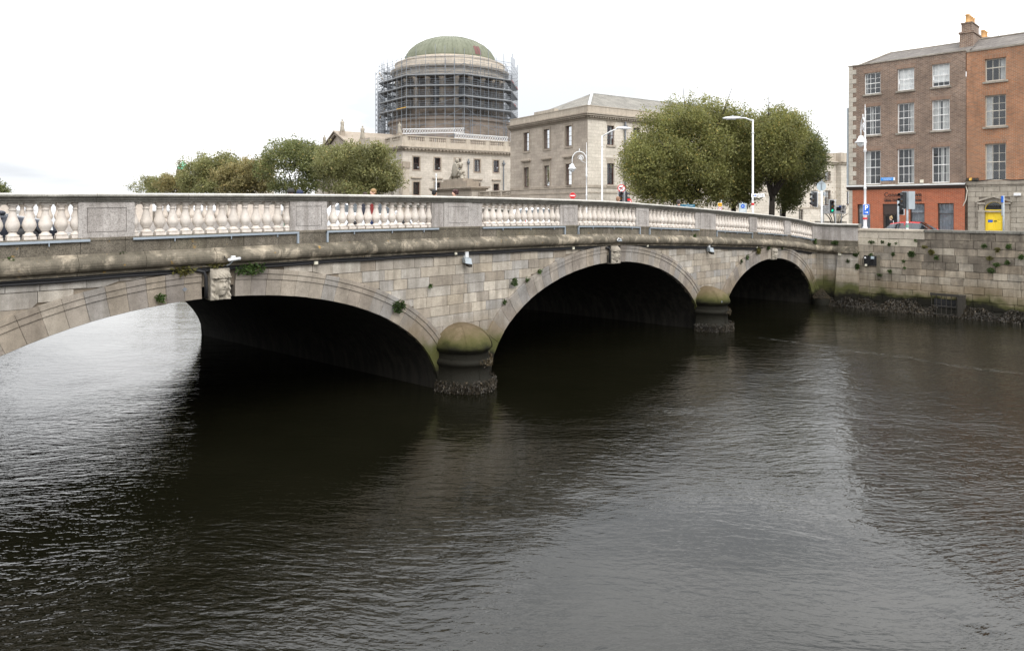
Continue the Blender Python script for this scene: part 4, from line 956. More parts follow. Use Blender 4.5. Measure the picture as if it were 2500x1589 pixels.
def window(par, F, o, cols, rows, fm, rec=0.12, fw=0.055, bw=0.022, panes='all', curtain=None, meet=None, name='window'):
    p0, p1, z0, z1 = o[:4]; mb = MB(); n0, n1 = -rec - .06, -rec
    fbox(mb, F, p0, p0 + fw, z0, z1, n0, n1); fbox(mb, F, p1 - fw, p1, z0, z1, n0, n1); fbox(mb, F, p0 + fw, p1 - fw, z0, z0 + fw * 1.3, n0, n1); fbox(mb, F, p0 + fw, p1 - fw, z1 - fw, z1, n0, n1)
    a, b, c, d = p0 + fw, p1 - fw, z0 + fw * 1.3, z1 - fw; zm = meet if meet else (c + d) / 2
    fbox(mb, F, a, b, zm - .025, zm + .025, n0 + .003, n1 - .004)
    for k in range(1, cols): q = a + (b - a) * k / cols; fbox(mb, F, q - bw / 2, q + bw / 2, c, d, n0 + .015, n1 - .012)
    r2 = max(1, rows // 2)
    for (u, v) in ((c, zm), (zm, d)):
        for k in range(1, r2): q = u + (v - u) * k / r2; fbox(mb, F, a, b, q - bw / 2, q + bw / 2, n0 + .015, n1 - .0125)
    wo = mb.obj(name, fm, par)
    ng = n0 + .03
    if panes == 'all':
        for (u, v) in ((c, zm), (zm, d)):
            for i in range(cols):
                for k in range(r2):
                    q0, q1 = a + (b - a) * i / cols, a + (b - a) * (i + 1) / cols; w0, w1 = u + (v - u) * k / r2, u + (v - u) * (k + 1) / r2; tl = rnd.uniform(-.004, .004)
                    MB().add([F(q0, w0, ng), F(q1, w0, ng + tl), F(q1, w1, ng + tl + rnd.uniform(-.003, .003)), F(q0, w1, ng)], [(0, 1, 2, 3)]).obj('pane', M['glass'], wo)
    else:
        for (u, v) in ((c, zm), (zm, d)):
            tl = rnd.uniform(-.006, .006); MB().add([F(a, u, ng), F(b, u, ng + tl), F(b, v, ng + tl), F(a, v, ng)], [(0, 1, 2, 3)]).obj('pane', M['glass'], wo)
    nc = n0 - .10
    def drape(q0, q1, za, zb, nm='curtain', mt='curtain'):
        K = 8; V = []
        for i in range(K + 1):
            q = q0 + (q1 - q0) * i / K; V += [F(q, za, nc - .03 * (i % 2)), F(q, zb, nc - .03 * (i % 2))]
        MB().add(V, [(2 * i, 2 * i + 2, 2 * i + 3, 2 * i + 1) for i in range(K)]).obj(nm, M[mt], wo)
    W_ = b - a
    for cdef in (curtain or []):
        if cdef == 'L': drape(a, a + W_ * .28, c, d)
        elif cdef == 'R': drape(b - W_ * .28, b, c, d)
        elif cdef == 'full': drape(a, b, c, d, 'blind', 'blind')
        elif cdef == 'v': drape(a, b, c, d, 'blind', 'vblind')
        elif isinstance(cdef, tuple): drape(a + W_ * cdef[0], a + W_ * cdef[1], c + (d - c) * cdef[2], c + (d - c) * cdef[3], 'curtain' if cdef[1] - cdef[0] < .9 else 'blind', 'curtain' if cdef[1] - cdef[0] < .9 else 'blind')
    MB().add([F(p0, z0, nc - .25), F(p1, z0, nc - .25), F(p1, z1, nc - .25), F(p0, z1, nc - .25)], [(0, 1, 2, 3)]).obj('dark_interior', M['room'], wo)
    return wo
def text(s, size, mat, parent, Mx, name='lettering', ext=0.012, width=None, bold=0.0):
    cu = bpy.data.curves.new('t', 'FONT'); cu.body = s; cu.size = size; cu.extrude = ext; cu.align_x = 'CENTER'; cu.align_y = 'CENTER'; cu.offset = bold; cu.resolution_u = 3
    ob = bpy.data.objects.new('t', cu); COL.objects.link(ob); bpy.context.view_layer.update()
    me = bpy.data.meshes.new_from_object(ob.evaluated_get(bpy.context.evaluated_depsgraph_get())); bpy.data.objects.remove(ob); bpy.data.curves.remove(cu)
    if width and len(me.vertices):
        xs = [v.co.x for v in me.vertices]; k = width / (max(xs) - min(xs))
        for v in me.vertices: v.co.x *= k
    me.transform(Mx); me.materials.clear(); me.materials.append(mat); me.name = name
    return link(name, me, parent)
def frame_mx(origin, right, up=(0, 0, 1)):
    r = Vector(right).normalized(); u = Vector(up).normalized(); n = r.cross(u)
    mx = Matrix.Identity(4)
    for i in range(3): mx[i][0] = r[i]; mx[i][1] = u[i]; mx[i][2] = n[i]; mx[i][3] = origin[i]
    return mx

# ------------------------------------------------------------------ corner house (brown brick, red shopfront)
HX = 31.0
def HF(p, z, n): return (HX - n, p, z)
h1 = thing('corner_house', 'four storey brown brick corner house with pale quoins and red brick shopfront', 'house')
Y0, Y1 = -6.10, 1.46
rows_ = [(14.46, 16.02), (11.44, 13.54), (7.80, 10.28)]; bays = [(-0.74, 0.36), (-2.96, -1.87), (-5.15, -4.07)]
ops = [(b[0], b[1], r[0], r[1]) for r in rows_ for b in bays]
wall_open(MB(), HF, Y0, Y1, 7.66, 16.68, ops).obj('front_wall', M['brick_brown'], h1)
mb = MB(); mb.box(HX + .02, HX + 11, Y1 - .3, Y1, STREET - .3, 16.68); mb.box(HX + 10.7, HX + 11, Y0, Y1, STREET - .3, 16.68); mb.obj('side_wall', M['brick_brown'], h1)
cur = [[('L',), None, None][0], None]
curt = [[(0.0, 0.12, 0, 1)], ['full'], [(0.0, 1.0, .18, 1)], [(.35, .5, 0, 1)], ['R'], ['L', (.55, 1, 0, 1), (.2, .45, 0, 1)], ['L'], [(.8, 1, .0, 1), (.62, .7, 0, .5)], [(.45, .62, 0, 1), (.75, 1, 0, 1)]]
for i, o in enumerate(ops):
    cu_ = [(1 - c[1], 1 - c[0], c[2], c[3]) if isinstance(c, tuple) else {'L': 'R', 'R': 'L'}.get(c, c) for c in curt[i]]
    window(h1, HF, o, 3, 4, M['white_pt'], curtain=cu_)
    fbox(MB(), HF, o[0] - .10, o[1] + .10, o[2] - .13, o[2] - .003, -.2, .10).obj('sill', M['sill'], h1)
    MB().prism([(o[0] - .02, o[3]), (o[1] + .02, o[3]), (o[1] + .16, o[3] + .30), (o[0] - .16, o[3] + .30)], HF, -.02, .006).obj('brick_lintel', M['lintel_b'], h1)
z = 7.78; k = 0
while z < 16.55:                                                # quoins, long and short
    wq = 0.52 if k % 2 == 0 else 0.27
    MB().prism([(Y1 - wq, z), (Y1 + .02, z), (Y1 + .02, z + .335), (Y1 - wq, z + .335)], HF, -.15, .025, .012).obj('quoin', M['quoin'], h1); z += .345; k += 1
fbox(MB(), HF, Y0, Y1 + .06, 16.68, 16.76, -.35, .06).obj('parapet_coping', M['sill'], h1)
# shopfront
so = [(-0.05, .86, STREET + .55, 6.34), (-1.88, -.89, STREET + .10, 6.36), (-3.62, -2.68, STREET + .55, 6.37), (-5.40, -4.42, STREET + .45, 6.38)]
wall_open(MB(), HF, Y0 + .05, 1.20, STREET - .1, 7.42, so, .3, 0, .03).obj('shop_wall', M['brick_red'], h1)
fbox(MB(), HF, 1.20, Y1, STREET - .1, 7.42, -.2, .02).obj('pier', M['granite_joint'], h1)
for k in range(8):
    za = STREET + k * .46; MB().prism([(1.205, za + .008), (Y1 + .02, za + .008), (Y1 + .02, za + .452), (1.205, za + .452)], HF, -.1, .045, .012).obj('pier_block', M['quoin'], h1)
for i, o in enumerate(so):
    wo = window(h1, lambda p, z, n: HF(p, z, n + .03), o, 1, 2, M['brown_pt'], .18, .06, .03, 'two', ['v'] if i != 1 else None, o[2] + (o[3] - o[2]) * .68, name='shop_window' if i != 1 else 'shop_door')
fbox(MB(), HF, -1.86, -.91, 5.62, 6.34, -.12, -.06).obj('roller_shutter', M['brown_pt'], h1)
mb = MB(); prof = [(0.0, 7.40), (.06, 7.40), (.10, 7.47), (.17, 7.50), (.17, 7.56), (.24, 7.58), (.26, 7.66), (0.0, 7.74)]
mb.add([HF(p, z, n) for p in (Y0, Y1 + .12) for n, z in prof], [(i, (i + 1) % 8, 8 + (i + 1) % 8, 8 + i) for i in range(8)] + [tuple(range(8)), tuple(range(15, 7, -1))]); mb.obj('shop_cornice', M['brown_pt'], h1)
MB().add([HF(Y0, 7.662, .262), HF(Y1 + .12, 7.662, .262), HF(Y1 + .12, 7.76, 0), HF(Y0, 7.76, 0), HF(Y0, 7.64, .268), HF(Y1 + .12, 7.64, .268)], [(0, 1, 2, 3), (0, 4, 5, 1)]).obj('lead_flashing', M['lead'], h1)
c8 = lambda x, y: (2060 + x / 5.4727, 440 + y / 5.4727)
p = onX(*c8(785, 195), HX - .05); text('Connolly Lowe', .46, M['letter'], h1, frame_mx((HX - .045, p.y, p.z), (0, -1, 0)), width=2.42, bold=.006)
p = onX(*c8(785, 241), HX - .05); fbox(MB(), HF, p.y - 1.22, p.y + 1.22, p.z - .02, p.z + .02, .03, .055).obj('sign_rule', M['letter'], h1)
p = onX(*c8(785, 272), HX - .05); text('LEGAL COSTS ACCOUNTANTS', .2, M['letter'], h1, frame_mx((HX - .045, p.y, p.z), (0, -1, 0)), width=2.42, bold=.012)
c8b = lambda x, y: (2050 + x / 2.7333, 20 + y / 2.7333)
p = onX(*c8b(322, 1141), HX); fbox(MB(), HF, p.y - .48, p.y + .48, p.z - .115, p.z + .115, 0, .02).obj('street_plate', M['sign_sky'], h1)
sp = h1.children[-1]; fbox(MB(), HF, p.y - .48, p.y - .37, p.z - .115, p.z + .115, .0, .022).obj('plate_end', M['sign_white'], sp)
text('CÉ UR MHUMHAN UACH', .09, M['sign_white'], sp, frame_mx((HX - .023, p.y + .05, p.z + .045), (0, -1, 0)), width=.7, ext=.002); text('ORMOND QUAY UPPER', .08, M['sign_white'], sp, frame_mx((HX - .023, p.y + .05, p.z - .05), (0, -1, 0)), width=.52, ext=.002)
p = onX(*c8b(549, 1157), HX); MB().cbox(HX - .10, HX, p.y - .11, p.y + .11, p.z - .11, p.z + .11, .015).obj('alarm_box', M['cream_box'], h1)
# roof and chimney
ra = Vector((34.6, -0.35, 18.02)); rb = Vector((34.6, Y0 - .2, 18.0)); mb = MB()
mb.add([(HX + .3, Y1 - .2, 16.62), (HX + .3, Y0, 16.62), tuple(rb), tuple(ra), (HX + 8, Y1 - .2, 16.62), (HX + 8, Y0, 16.62)], [(0, 1, 2, 3), (0, 3, 4), (4, 3, 2, 5)]); mb.obj('roof', M['slate'], h1)
rf = h1.children[-1]
MB().tube([ra, rb], .07, 6).obj('ridge_tile', M['sill'], rf); MB().tube([(HX + .3, Y1 - .2, 16.66), ra + Vector((0, 0, .03))], .06, 6).obj('hip_tile', M['sill'], rf)
mb = MB(); mb.box(33.0, 35.2, -6.08, -5.27, 16.0, 18.30); mb.box(32.94, 35.26, -6.14, -5.21, 18.30, 18.42); mb.box(33.1, 35.1, -6.0, -5.36, 18.42, 19.0); mb.box(33.05, 35.15, -6.05, -5.31, 19.0, 19.08); mb.obj('chimney', M['brick_brown'], rf); mb = MB(); mb.box(37.2, 38.6, -6.2, -5.3, 16.0, 18.7); mb.obj('chimney', M['brick_brown'], rf)
for k in range(4):
    MB().lathe([(.14, 0), (.16, .02), (.13, .1), (.12, .5), (.15, .53), (.15, .6), (.1, .6)], (33.35 + k * .5, -5.68), 10, z0=19.08).obj('chimney_pot', M['terra'], rf, True)
[MB().lathe([(.14, 0), (.16, .02), (.13, .1), (.12, .5), (.15, .53), (.15, .6), (.1, .6)], (37.5 + k * .4, -5.75), 10, z0=18.7).obj('chimney_pot', M['terra'], rf, True) for k in range(3)]
MB().tube([(36.4, -6.9, 17.2), (36.4, -6.9, 20.6)], .025, 6).obj('aerial', M['steel'], rf)
MB().tube([(31.02, Y0 + .02, 7.6), (30.93, Y0 - .1, 7.2), (30.93, Y0 - .02, 6.6), (30.95, Y0 + .15, 6.2)], .03, 6).obj('waste_pipe', M['cream_pt'], h1)
mb = MB(); mb.tube([(HX + .1, Y1 + .12, 7.7), (HX + .1, Y1 + .12, 13.6)], .09, 8); mb.obj('downpipe', M['grey_metal'], h1)

# ------------------------------------------------------------------ orange brick house with yellow door
h2 = thing('orange_house', 'orange brick Georgian house with granite ground floor and yellow panelled door', 'house')
Z0, Z1 = -14.5, -6.14
ob = [(-8.36, -7.20), (-11.2, -10.05), (-13.9, -12.75)]; orw = [(14.43, 15.92), (11.43, 13.50), (7.88, 10.30)]
oo = [(b[0], b[1], r[0], r[1]) for r in orw for b in ob]
wall_open(MB(), HF, Z0, Z1, 7.80, 16.55, oo).obj('front_wall', M['brick_orange'], h2)
MB().box(HX + 10.7, HX + 11, Z0, Z1, STREET - .3, 16.5).obj('back_wall', M['brick_orange'], h2)
for i, o in enumerate(oo):
    window(h2, HF, o, 3, 4 if i > 2 else 2, M['cream_pt'], .14, .06, .025, 'all', [['L'], None, None, ['R'], None, None, ['R'], None, None][i], meet=None if i > 2 else o[2] + (o[3] - o[2]) * .6)
    if i < 6: fbox(MB(), HF, o[0] - .12, o[1] + .12, o[2] - .13, o[2] - .003, -.2, .10).obj('sill', M['sill'], h2)
    MB().prism([(o[0] - .02, o[3]), (o[1] + .02, o[3]), (o[1] + .16, o[3] + .30), (o[0] - .16, o[3] + .30)], HF, -.02, .006).obj('brick_lintel', M['lintel_o'], h2)
fbox(MB(), HF, Z0, Z1, 16.55, 16.66, -.35, .05).obj('parapet_coping', M['sill'], h2)
mb = MB(); mb.add([(HX + .3, Z0, 16.5), (HX + .3, Z1, 16.5), (34.5, Z1, 18.0), (34.5, Z0, 18.0), (HX + 8, Z0, 16.5), (HX + 8, Z1, 16.5)], [(0, 1, 2, 3), (2, 3, 4, 5)]); mb.obj('roof', M['slate'], h2)
MB().tube([(34.5, Z0, 18.03), (34.5, Z1 - .1, 18.03)], .07, 6).obj('ridge_tile', M['sill'], h2.children[-1])
D0, D1 = -8.22, -7.20
mb = MB(); wall_open(mb, HF, Z0, Z1 - .06, STREET - .1, 7.82, [(D0 - .28, D1 + .28, STREET - .1, 6.5), (-11.0, -9.9, 4.6, 6.7)], .1, 0, -.02); mb.obj('joint_backing', M['granite_joint'], h2)
z = STREET + .02; r = 0
while z < 7.55:
    hh = .34; p = Z1 - .07 - (0.0 if r % 2 else .45); first = True; pr = Z1 - .07
    while pr > -13:
        wq = .45 if (first and r % 2) else .9; first = False; a, b = pr - wq + .009, pr - .009; pr -= wq
        segs = [(a, b)]
        for (c, d, zt) in ((D0 - .36, D1 + .36, 6.62), (-11.0, -9.9, 6.7)):
            if z < zt and not (c < -9 and z + hh < 4.6): segs = [s for (u, v) in segs for s in (((u, min(v, c)), (max(u, d), v)))  if s[1] - s[0] > .08]
        for (u, v) in segs: MB().prism([(u, z + .008), (v, z + .008), (v, z + hh - .008), (u, z + hh - .008)], HF, -.03, .02, .014).obj('granite_block', M['granite_gf'], h2)
    z += hh; r += 1
fbox(MB(), HF, Z0, Z1, 7.60, 7.86, -.1, .09).obj('string_course', M['granite_gf'], h2)
MB().tube([HF(p, 7.9 + .05 * math.sin(p * 3), .1) for p in np.arange(-12, -6.0, .3)], .03, 5).obj('wiring', M['black'], h2)
# doorcase
dc = MB()
for a, b in ((D0 - .36, D0 - .02), (D1 + .02, D1 + .36)):
    fbox(dc, HF, a, b, STREET + .1, 5.78, -.2, .14); fbox(dc, HF, a - .03, b + .03, 5.78, 5.92, -.2, .18); fbox(dc, HF, a + .04, b - .04, 5.92, 6.30, -.2, .12); fbox(dc, HF, a - .05, b + .05, 6.30, 6.42, -.2, .22)
pd = [(D0 - .48, 6.42), (D1 + .48, 6.42), (D1 + .48, 6.50), ((D0 + D1) / 2, 6.84), (D0 - .48, 6.50)]
mid = (D0 + D1) / 2; rad = (D1 - D0) / 2
for (a, b) in (((D0 - .5, 6.42), (mid, 6.76)), ((mid, 6.76), (D1 + .5, 6.42))):
    dc.prism([a, b, (b[0], b[1] + .12), (a[0], a[1] + .12)], HF, -.1, .24)
arc = [(mid + (rad + .02) * math.cos(q), 5.93 + (rad + .02) * math.sin(q)) for q in [math.pi * k / 12 for k in range(13)]]
for k in range(12):
    (p0, q0), (p1, q1) = arc[k], arc[k + 1]; f = lambda p: min(6.74, 6.42 + .34 * (1 - abs(p - mid) / .99))
    dc.prism([(p0, q0), (p0, f(p0)), (p1, f(p1)), (p1, q1)][::-1], HF, -.12, .05)
dco = dc.obj('doorcase', M['granite_gf'], h2)
fan = MB(); fan.add([HF(p, q, -.1) for p, q in arc] + [HF(mid, 5.93, -.1)], [tuple(range(14))]); fo = fan.obj('fanlight', M['glass'], h2)
MB().add([HF(D0, 5.8, -.3), HF(D1, 5.8, -.3), HF(D1, 6.5, -.3), HF(D0, 6.5, -.3)], [(0, 1, 2, 3)]).obj('dark_interior', M['room'], fo)
MB().tube([HF(p, q, -.07) for p, q in arc] , .03, 6).obj('fanlight_rim', M['yellow'], fo); fbox(MB(), HF, D0, D1, 5.88, 5.94, -.12, -.05).obj('transom', M['yellow'], fo)
fbox(MB(), HF, D0, D1, 5.78, 5.88, -.2, .06).obj('lintel_bar', M['granite_gf'], dco)
dr = MB(); fbox(dr, HF, D0, D1, STREET + .15, 5.78, -.16, -.10); dro = dr.obj('door', M['yellow'], h2)
for (a, b) in ((D0 + .10, mid - .05), (mid + .05, D1 - .10)):
    for (c, d) in ((STREET + .3, 4.45), (4.62, 5.15), (5.28, 5.68)): MB().prism([(a, c), (b, c), (b, d), (a, d)], HF, -.105, -.082, .018).obj('door_panel', M['yellow'], dro)
fbox(MB(), HF, mid + .10, mid + .36, 5.10, 5.26, -.085, -.072).obj('name_plate', M['sign_blue'], dro); fbox(MB(), HF, mid - .13, mid + .03, 5.16, 5.22, -.085, -.06).obj('letter_box', M['iron'], dro)
p = onX(*c8(2322, 192), HX); MB().cbox(HX - .18, HX, p.y - .19, p.y + .19, p.z - .09, p.z + .09, .02).obj('security_light', M['white_metal'], h2)
window(h2, HF, (-11.0, -9.9, 4.6, 6.7), 3, 4, M['cream_pt'], .1)
for k in range(4):
    p = onX(*c8b(855 + k * 22, 1143), HX); MB().hexa([(HX - .25, p.y - .07, p.z - .08), (HX - .05, p.y - .07, p.z - .1), (HX - .05, p.y + .07, p.z - .1), (HX - .25, p.y + .07, p.z - .08), (HX - .22, p.y - .06, p.z + .08), (HX - .05, p.y - .06, p.z + .1), (HX - .05, p.y + .06, p.z + .1), (HX - .22, p.y + .06, p.z + .08)]).obj('floodlight', M['yellow2'] if k == 1 else M['iron'], h2)

# ------------------------------------------------------------------ courts: east wing
def SF(p, z, n): return (-n, p, z)            # south front, p = west
def EF(p, z, n): return (p, -n, z)            # east front, p = north
def cornice(mb, F, p0, p1, zt, steps):
    """steps: (dz down from zt, projection) as stacked boxes"""
    for (a, b, pr) in steps: fbox(mb, F, p0 - pr, p1 + pr, zt - b, zt - a, -.3, pr)
wing = thing('court_wing', 'pale ashlar court wing with hipped slate roof and oxblood sash windows', 'court building', matrix=FCM)
WY, WXN = 14.4, 30.0
sb = [(2.63, 3.64), (6.56, 7.57), (10.52, 11.53)]; su = [(b[0], b[1], 12.70, 14.87) for b in sb]; sl = [(b[0], b[1], 8.52, 10.82) for b in sb]
eb = [(2.68 + 3.76 * k, 3.70 + 3.76 * k) for k in range(7)]; eu = [(b[0], b[1], 12.74, 14.80) for b in eb]; el = [(b[0], b[1], 8.55, 10.80) for b in eb]
wall_open(MB(), SF, 0, WY, STREET, 15.4, su + sl, .3).obj('south_wall', M['court_s'], wing)
wall_open(MB(), EF, 0, WXN, STREET, 15.4, eu + el, .3).obj('east_wall', M['court_e'], wing)
MB().add([(0, WY, STREET), (WXN, WY, STREET), (WXN, WY, 15.4), (0, WY, 15.4)], [(0, 1, 2, 3)]).obj('west_wall', M['court_e'], wing)
MB().add([(WXN, 0, STREET), (WXN, WY, STREET), (WXN, WY, 15.4), (WXN, 0, 15.4)], [(0, 1, 2, 3)]).obj('north_wall', M['court_e'], wing)
for i, o in enumerate(su + sl + eu + el):
    F = SF if i < 6 else EF
    window(wing, F, o, 2, 4, M['red_pt'], .2, .07, .02, 'two', [['L', 'R'], [(0, 1, .5, 1), 'R'], ['R'], [(0, 1, .55, 1)], [(0, 1, .35, 1), 'L', 'R'], ['R']][i] if i < 6 else [['R'], None, None][i % 3 if i % 7 else 0])
    fr = MB()
    if i < 6:
        fw = .24
        for (a, b, c, d) in ((o[0] - fw, o[0], o[2] - .22, o[3] + fw), (o[1], o[1] + fw, o[2] - .22, o[3] + fw), (o[0], o[1], o[3], o[3] + fw)): fbox(fr, F, a, b, c, d, -.1, .05)
        fbox(fr, F, o[0], o[1], o[2] - .22, o[2], -.2, .07)
        if i >= 3:
            fbox(fr, F, o[0] - .30, o[1] + .30, o[3] + .62, o[3] + .72, -.1, .22); fbox(fr, F, o[0] - .38, o[1] + .38, o[3] + .72, o[3] + .84, -.1, .30)
            fbox(fr, F, o[0] - .20, o[1] + .20, o[3] + fw + .005, o[3] + .62, -.1, .035)
        fr.obj('window_surround', M['court_trim'], wing)
    else:
        fbox(fr, F, o[0] - .14, o[1] + .14, o[2] - .20, o[2] - .003, -.2, .12); fr.obj('sill', M['court_trim_l'], wing)
        if i > 8 and i < 20 or True:
            for k in range(5):        # wedge stones over the window
                a0 = o[0] + (o[1] - o[0]) * k / 5; a1 = o[0] + (o[1] - o[0]) * (k + 1) / 5; t0 = mid_ = (o[0] + o[1]) / 2; e = 1.55
                MB().prism([(a0 + .006, o[3] + .004), (a1 - .006, o[3] + .004), (mid_ + (a1 - mid_) * e - .006, o[3] + .62), (mid_ + (a0 - mid_) * e + .006, o[3] + .62)], F, -.02, .008).obj('wedge_stone', M['court_trim_l'], wing)
for nm, F, p1, mt in (('south_cornice', SF, WY, 'court_trim'), ('east_cornice', EF, WXN, 'court_trim_l')):
    mb = MB(); q = .0 if nm == 'south_cornice' else .004
    for (a, b, pr) in ((15.30, 15.45, .10), (15.45, 15.62, .20), (15.62, 15.80, .46), (15.80, 15.92, .58)): fbox(mb, F, -pr + .01 + q, p1 + (pr if nm == 'x' else 0), a + q, b + q, -.4, pr + q)
    mb.obj(nm, M[mt], wing)
    mb = MB(); k = 0
    while k * .34 < min(p1, 15): fbox(mb, F, k * .34 + .05, k * .34 + .22, 15.47, 15.60, .19, .36); k += 1
    tag(mb.obj('dentil_row', M[mt], wing), kind='stuff')
    mb = MB(); fbox(mb, F, .0 + q, p1, 15.92 + q, 16.66 + q, -.5, .05 + q); fbox(mb, F, -.05 + q, p1, 16.66 + q, 16.74 + q, -.55, .10 + q); mb.obj('parapet', M['court_trim_l'], wing)
    mb = MB(); fbox(mb, F, -.06 + q, p1, 8.18 + q, 8.46 + q, -.1, .07 + q); fbox(mb, F, -.03 + q, p1, 7.62 + q, 7.74 + q, -.1, .05 + q); mb.obj('string_course', M[mt], wing)
fbox(MB(), SF, 5.6, 9.4, 16.74, 17.02, -.5, .08).obj('attic_block', M['court_trim_l'], wing)
# rusticated base panels on the east front
for k in range(6):
    a = 1.0 + k * 3.76
    for (c, d) in ((a, a + 1.15), (a + 1.3, a + 3.4)): MB().prism([(c, 5.3), (d, 5.3), (d, 7.1), (c, 7.1)], EF, -.05, .03, .02).obj('base_panel', M['court_e'], wing)
for k in range(3):
    a = 1.2 + k * 4.2; MB().prism([(a, 5.2), (a + 3.2, 5.2), (a + 3.2, 7.25), (a, 7.25)], SF, -.05, .03, .02).obj('base_panel', M['court_s'], wing)
e_ = .35; ra = (6.2, 6.6, 19.4); rb = (WXN, 6.6, 19.4)
mb = MB(); mb.add([(e_, e_, 16.4), (WXN, e_, 16.4), rb, ra, (e_, WY - e_, 16.4), (WXN, WY - e_, 16.4)], [(0, 1, 2, 3), (0, 3, 4), (4, 3, 2, 5)]); ro = mb.obj('roof', M['slate_c'], wing)
MB().tube([(e_, e_, 16.46), (ra[0], ra[1], ra[2] + .03)], .17, 6).obj('hip_flashing', M['lead'], ro); MB().tube([(ra[0], ra[1], ra[2] + .03), (rb[0], rb[1], rb[2] + .03)], .12, 6).obj('ridge_flashing', M['lead'], ro)
MB().tube([(5.1, -.16, 5), (5.1, -.16, 14.5)], .09, 8).obj('downpipe', M['steel_d'], wing); MB().lathe([(.09, 0), (.25, .25), (.25, .5), (.1, .55), (.1, .9)], (5.1, -.2), 8, z0=14.4).obj('hopper', M['steel_d'], wing)
# low link and north pavilion
pav = thing('court_pavilion', 'pale stone court pavilion with sash windows behind the right-hand trees', 'court building', matrix=FCM)
pe = [(42.25, 43.65, 9.85, 11.15), (42.25, 43.65, 6.5, 8.5), (38.95, 40.65, 6.45, 8.45), (36.3, 37.3, STREET + .3, 5.9), (28.9 + 3.3, 30 + 3.3, STREET + .3, 5.95), (38.95, 40.65, 9.85, 11.15)]
wall_open(MB(), EF, WXN + .02, 45.2, STREET, 12.2, pe, .3).obj('east_wall', M['court_e'], pav)
for i, o in enumerate(pe): 
    window(pav, EF, o, 2 if i else 3, 4, M['red_pt'] if i < 3 else M['brown_pt'], .2, .07, .02, 'two', [(0, 1, .52, 1)] if i in (0, 1, 2) else None)
    fbox(MB(), EF, o[0] - .14, o[1] + .14, o[2] - .2, o[2] - .003, -.2, .12).obj('sill', M['court_trim_l'], pav)
wall_open(MB(), lambda p, z, n: (p, -.7 - n, z), 45.0, 60, STREET, 12.2, [(46.4, 47.8, 9.85, 11.15), (46.4, 47.8, 6.5, 8.5)], .3).obj('bay_wall', M['court_e'], pav)
for o in [(46.4, 47.8, 9.85, 11.15), (46.4, 47.8, 6.5, 8.5)]: window(pav, lambda p, z, n: (p, -.7 - n, z), o, 2, 4, M['red_pt'], .2, .07, .02, 'two')
MB().add([(45, -.7, STREET), (45, 10, STREET), (45, 10, 12.2), (45, -.7, 12.2)], [(0, 1, 2, 3)]).obj('bay_return', M['court_e'], pav)
mb = MB(); fbox(mb, EF, WXN, 45.0, 12.15, 12.4, -.5, .25); fbox(mb, EF, WXN, 45.0, 12.4, 12.6, -.5, .45); fbox(mb, EF, WXN, 45.0, 12.6, 13.7, -.5, .05)
mb.box(44.9, 60, -.95, 9, 12.15, 12.4); mb.box(44.8, 60, -1.15, 9, 12.4, 12.604); mb.box(44.95, 60, -.75, 9, 12.604, 13.8); mb.obj('cornice', M['court_trim_l'], pav)
fbox(MB(), EF, WXN, 45, 5.98, 6.2, -.1, .06).obj('string_course', M['court_trim_l'], pav)

# ------------------------------------------------------------------ courts: screen, gate and central block
scr = thing('court_screen', 'balustraded stone screen wall joining the court wing to the central block', 'screen wall', matrix=FCM)
MB().box(.3, .9, WY + .02, 44.8, STREET, 7.35).obj('wall', M['court_s'], scr); MB().box(.15, 1.0, WY + .02, 44.8, 7.35, 7.58).obj('coping', M['court_trim'], scr); MB().box(.35, .8, WY + .02, 22.4, 8.12, 8.28).obj('handrail', M['court_trim_l'], scr)
sbal = MB().lathe([(.10, 0), (.10, .05), (.05, .1), (.11, .22), (.05, .42), (.09, .48), (.09, .54)], (0, 0), 7)
sme = bpy.data.meshes.new('baluster'); sme.from_pydata(sbal.v, [], sbal.f); sme.materials.append(M['court_trim_l'])
for k in range(24):
    y = WY + .3 + k * .33
    if k % 8 == 7: MB().box(.36, .80, y - .2, y + .2, 7.58, 8.12).obj('pedestal', M['court_trim_l'], scr); continue
    o = link('baluster', sme, scr); o.location = (.58, y, 7.58)
gate = thing('court_gate', 'stone gateway block topped by a carved trophy before the court centre', 'gateway', matrix=FCM)
gc = 28.0
wall_open(MB(), lambda p, z, n: (-.6 - n, p, z), gc - 5.4, gc + 5.4, STREET, 8.5, [(gc - 1.7, gc + 1.7, STREET, 7.3)], .6).obj('front', M['court_s'], gate)
mb = MB(); mb.box(-.58, 1.6, gc - 5.4, gc - 1.7, STREET, 8.5); mb.box(-.58, 1.6, gc + 1.7, gc + 5.4, STREET, 8.5); mb.box(-.58, 1.6, gc - 1.7, gc + 1.7, 7.3, 8.5); mb.obj('body', M['court_c'], gate)
mb = MB(); mb.box(-.85, 1.8, gc - 5.7, gc + 5.7, 8.5, 8.72); mb.box(-1.05, 2.0, gc - 5.9, gc + 5.9, 8.72, 8.92); mb.obj('cornice', M['court_trim'], gate)
mb = MB()
for k in range(32): mb.box(-.98, -.84, gc - 5.6 + k * .36, gc - 5.45 + k * .36, 8.58, 8.715)
tag(mb.obj('dentil_row', M['court_trim'], gate), kind='stuff')
mb = MB(); mb.box(-.5, 1.4, gc - 4.0, gc + 3.4, 8.92, 9.70); mb.box(-.3, 1.2, gc - 2.6, gc + 2.9, 9.70, 10.05); mb.obj('attic', M['court_trim'], gate)
mb = MB(); r2 = random.Random(4)
for k in range(70):                                 # piled trophy: shield, drapery, helmets
    a = r2.random(); yy = gc + (r2.random() - .5) * 3.8 * (1 - a * .75); mb.ball((.4 + r2.uniform(-.4, .3), yy, 10.0 + a * 2.2), (.25, r2.uniform(.15, .4), r2.uniform(.15, .4)), 7, 5)
mb.obj('trophy', M['carved'], gate, True)
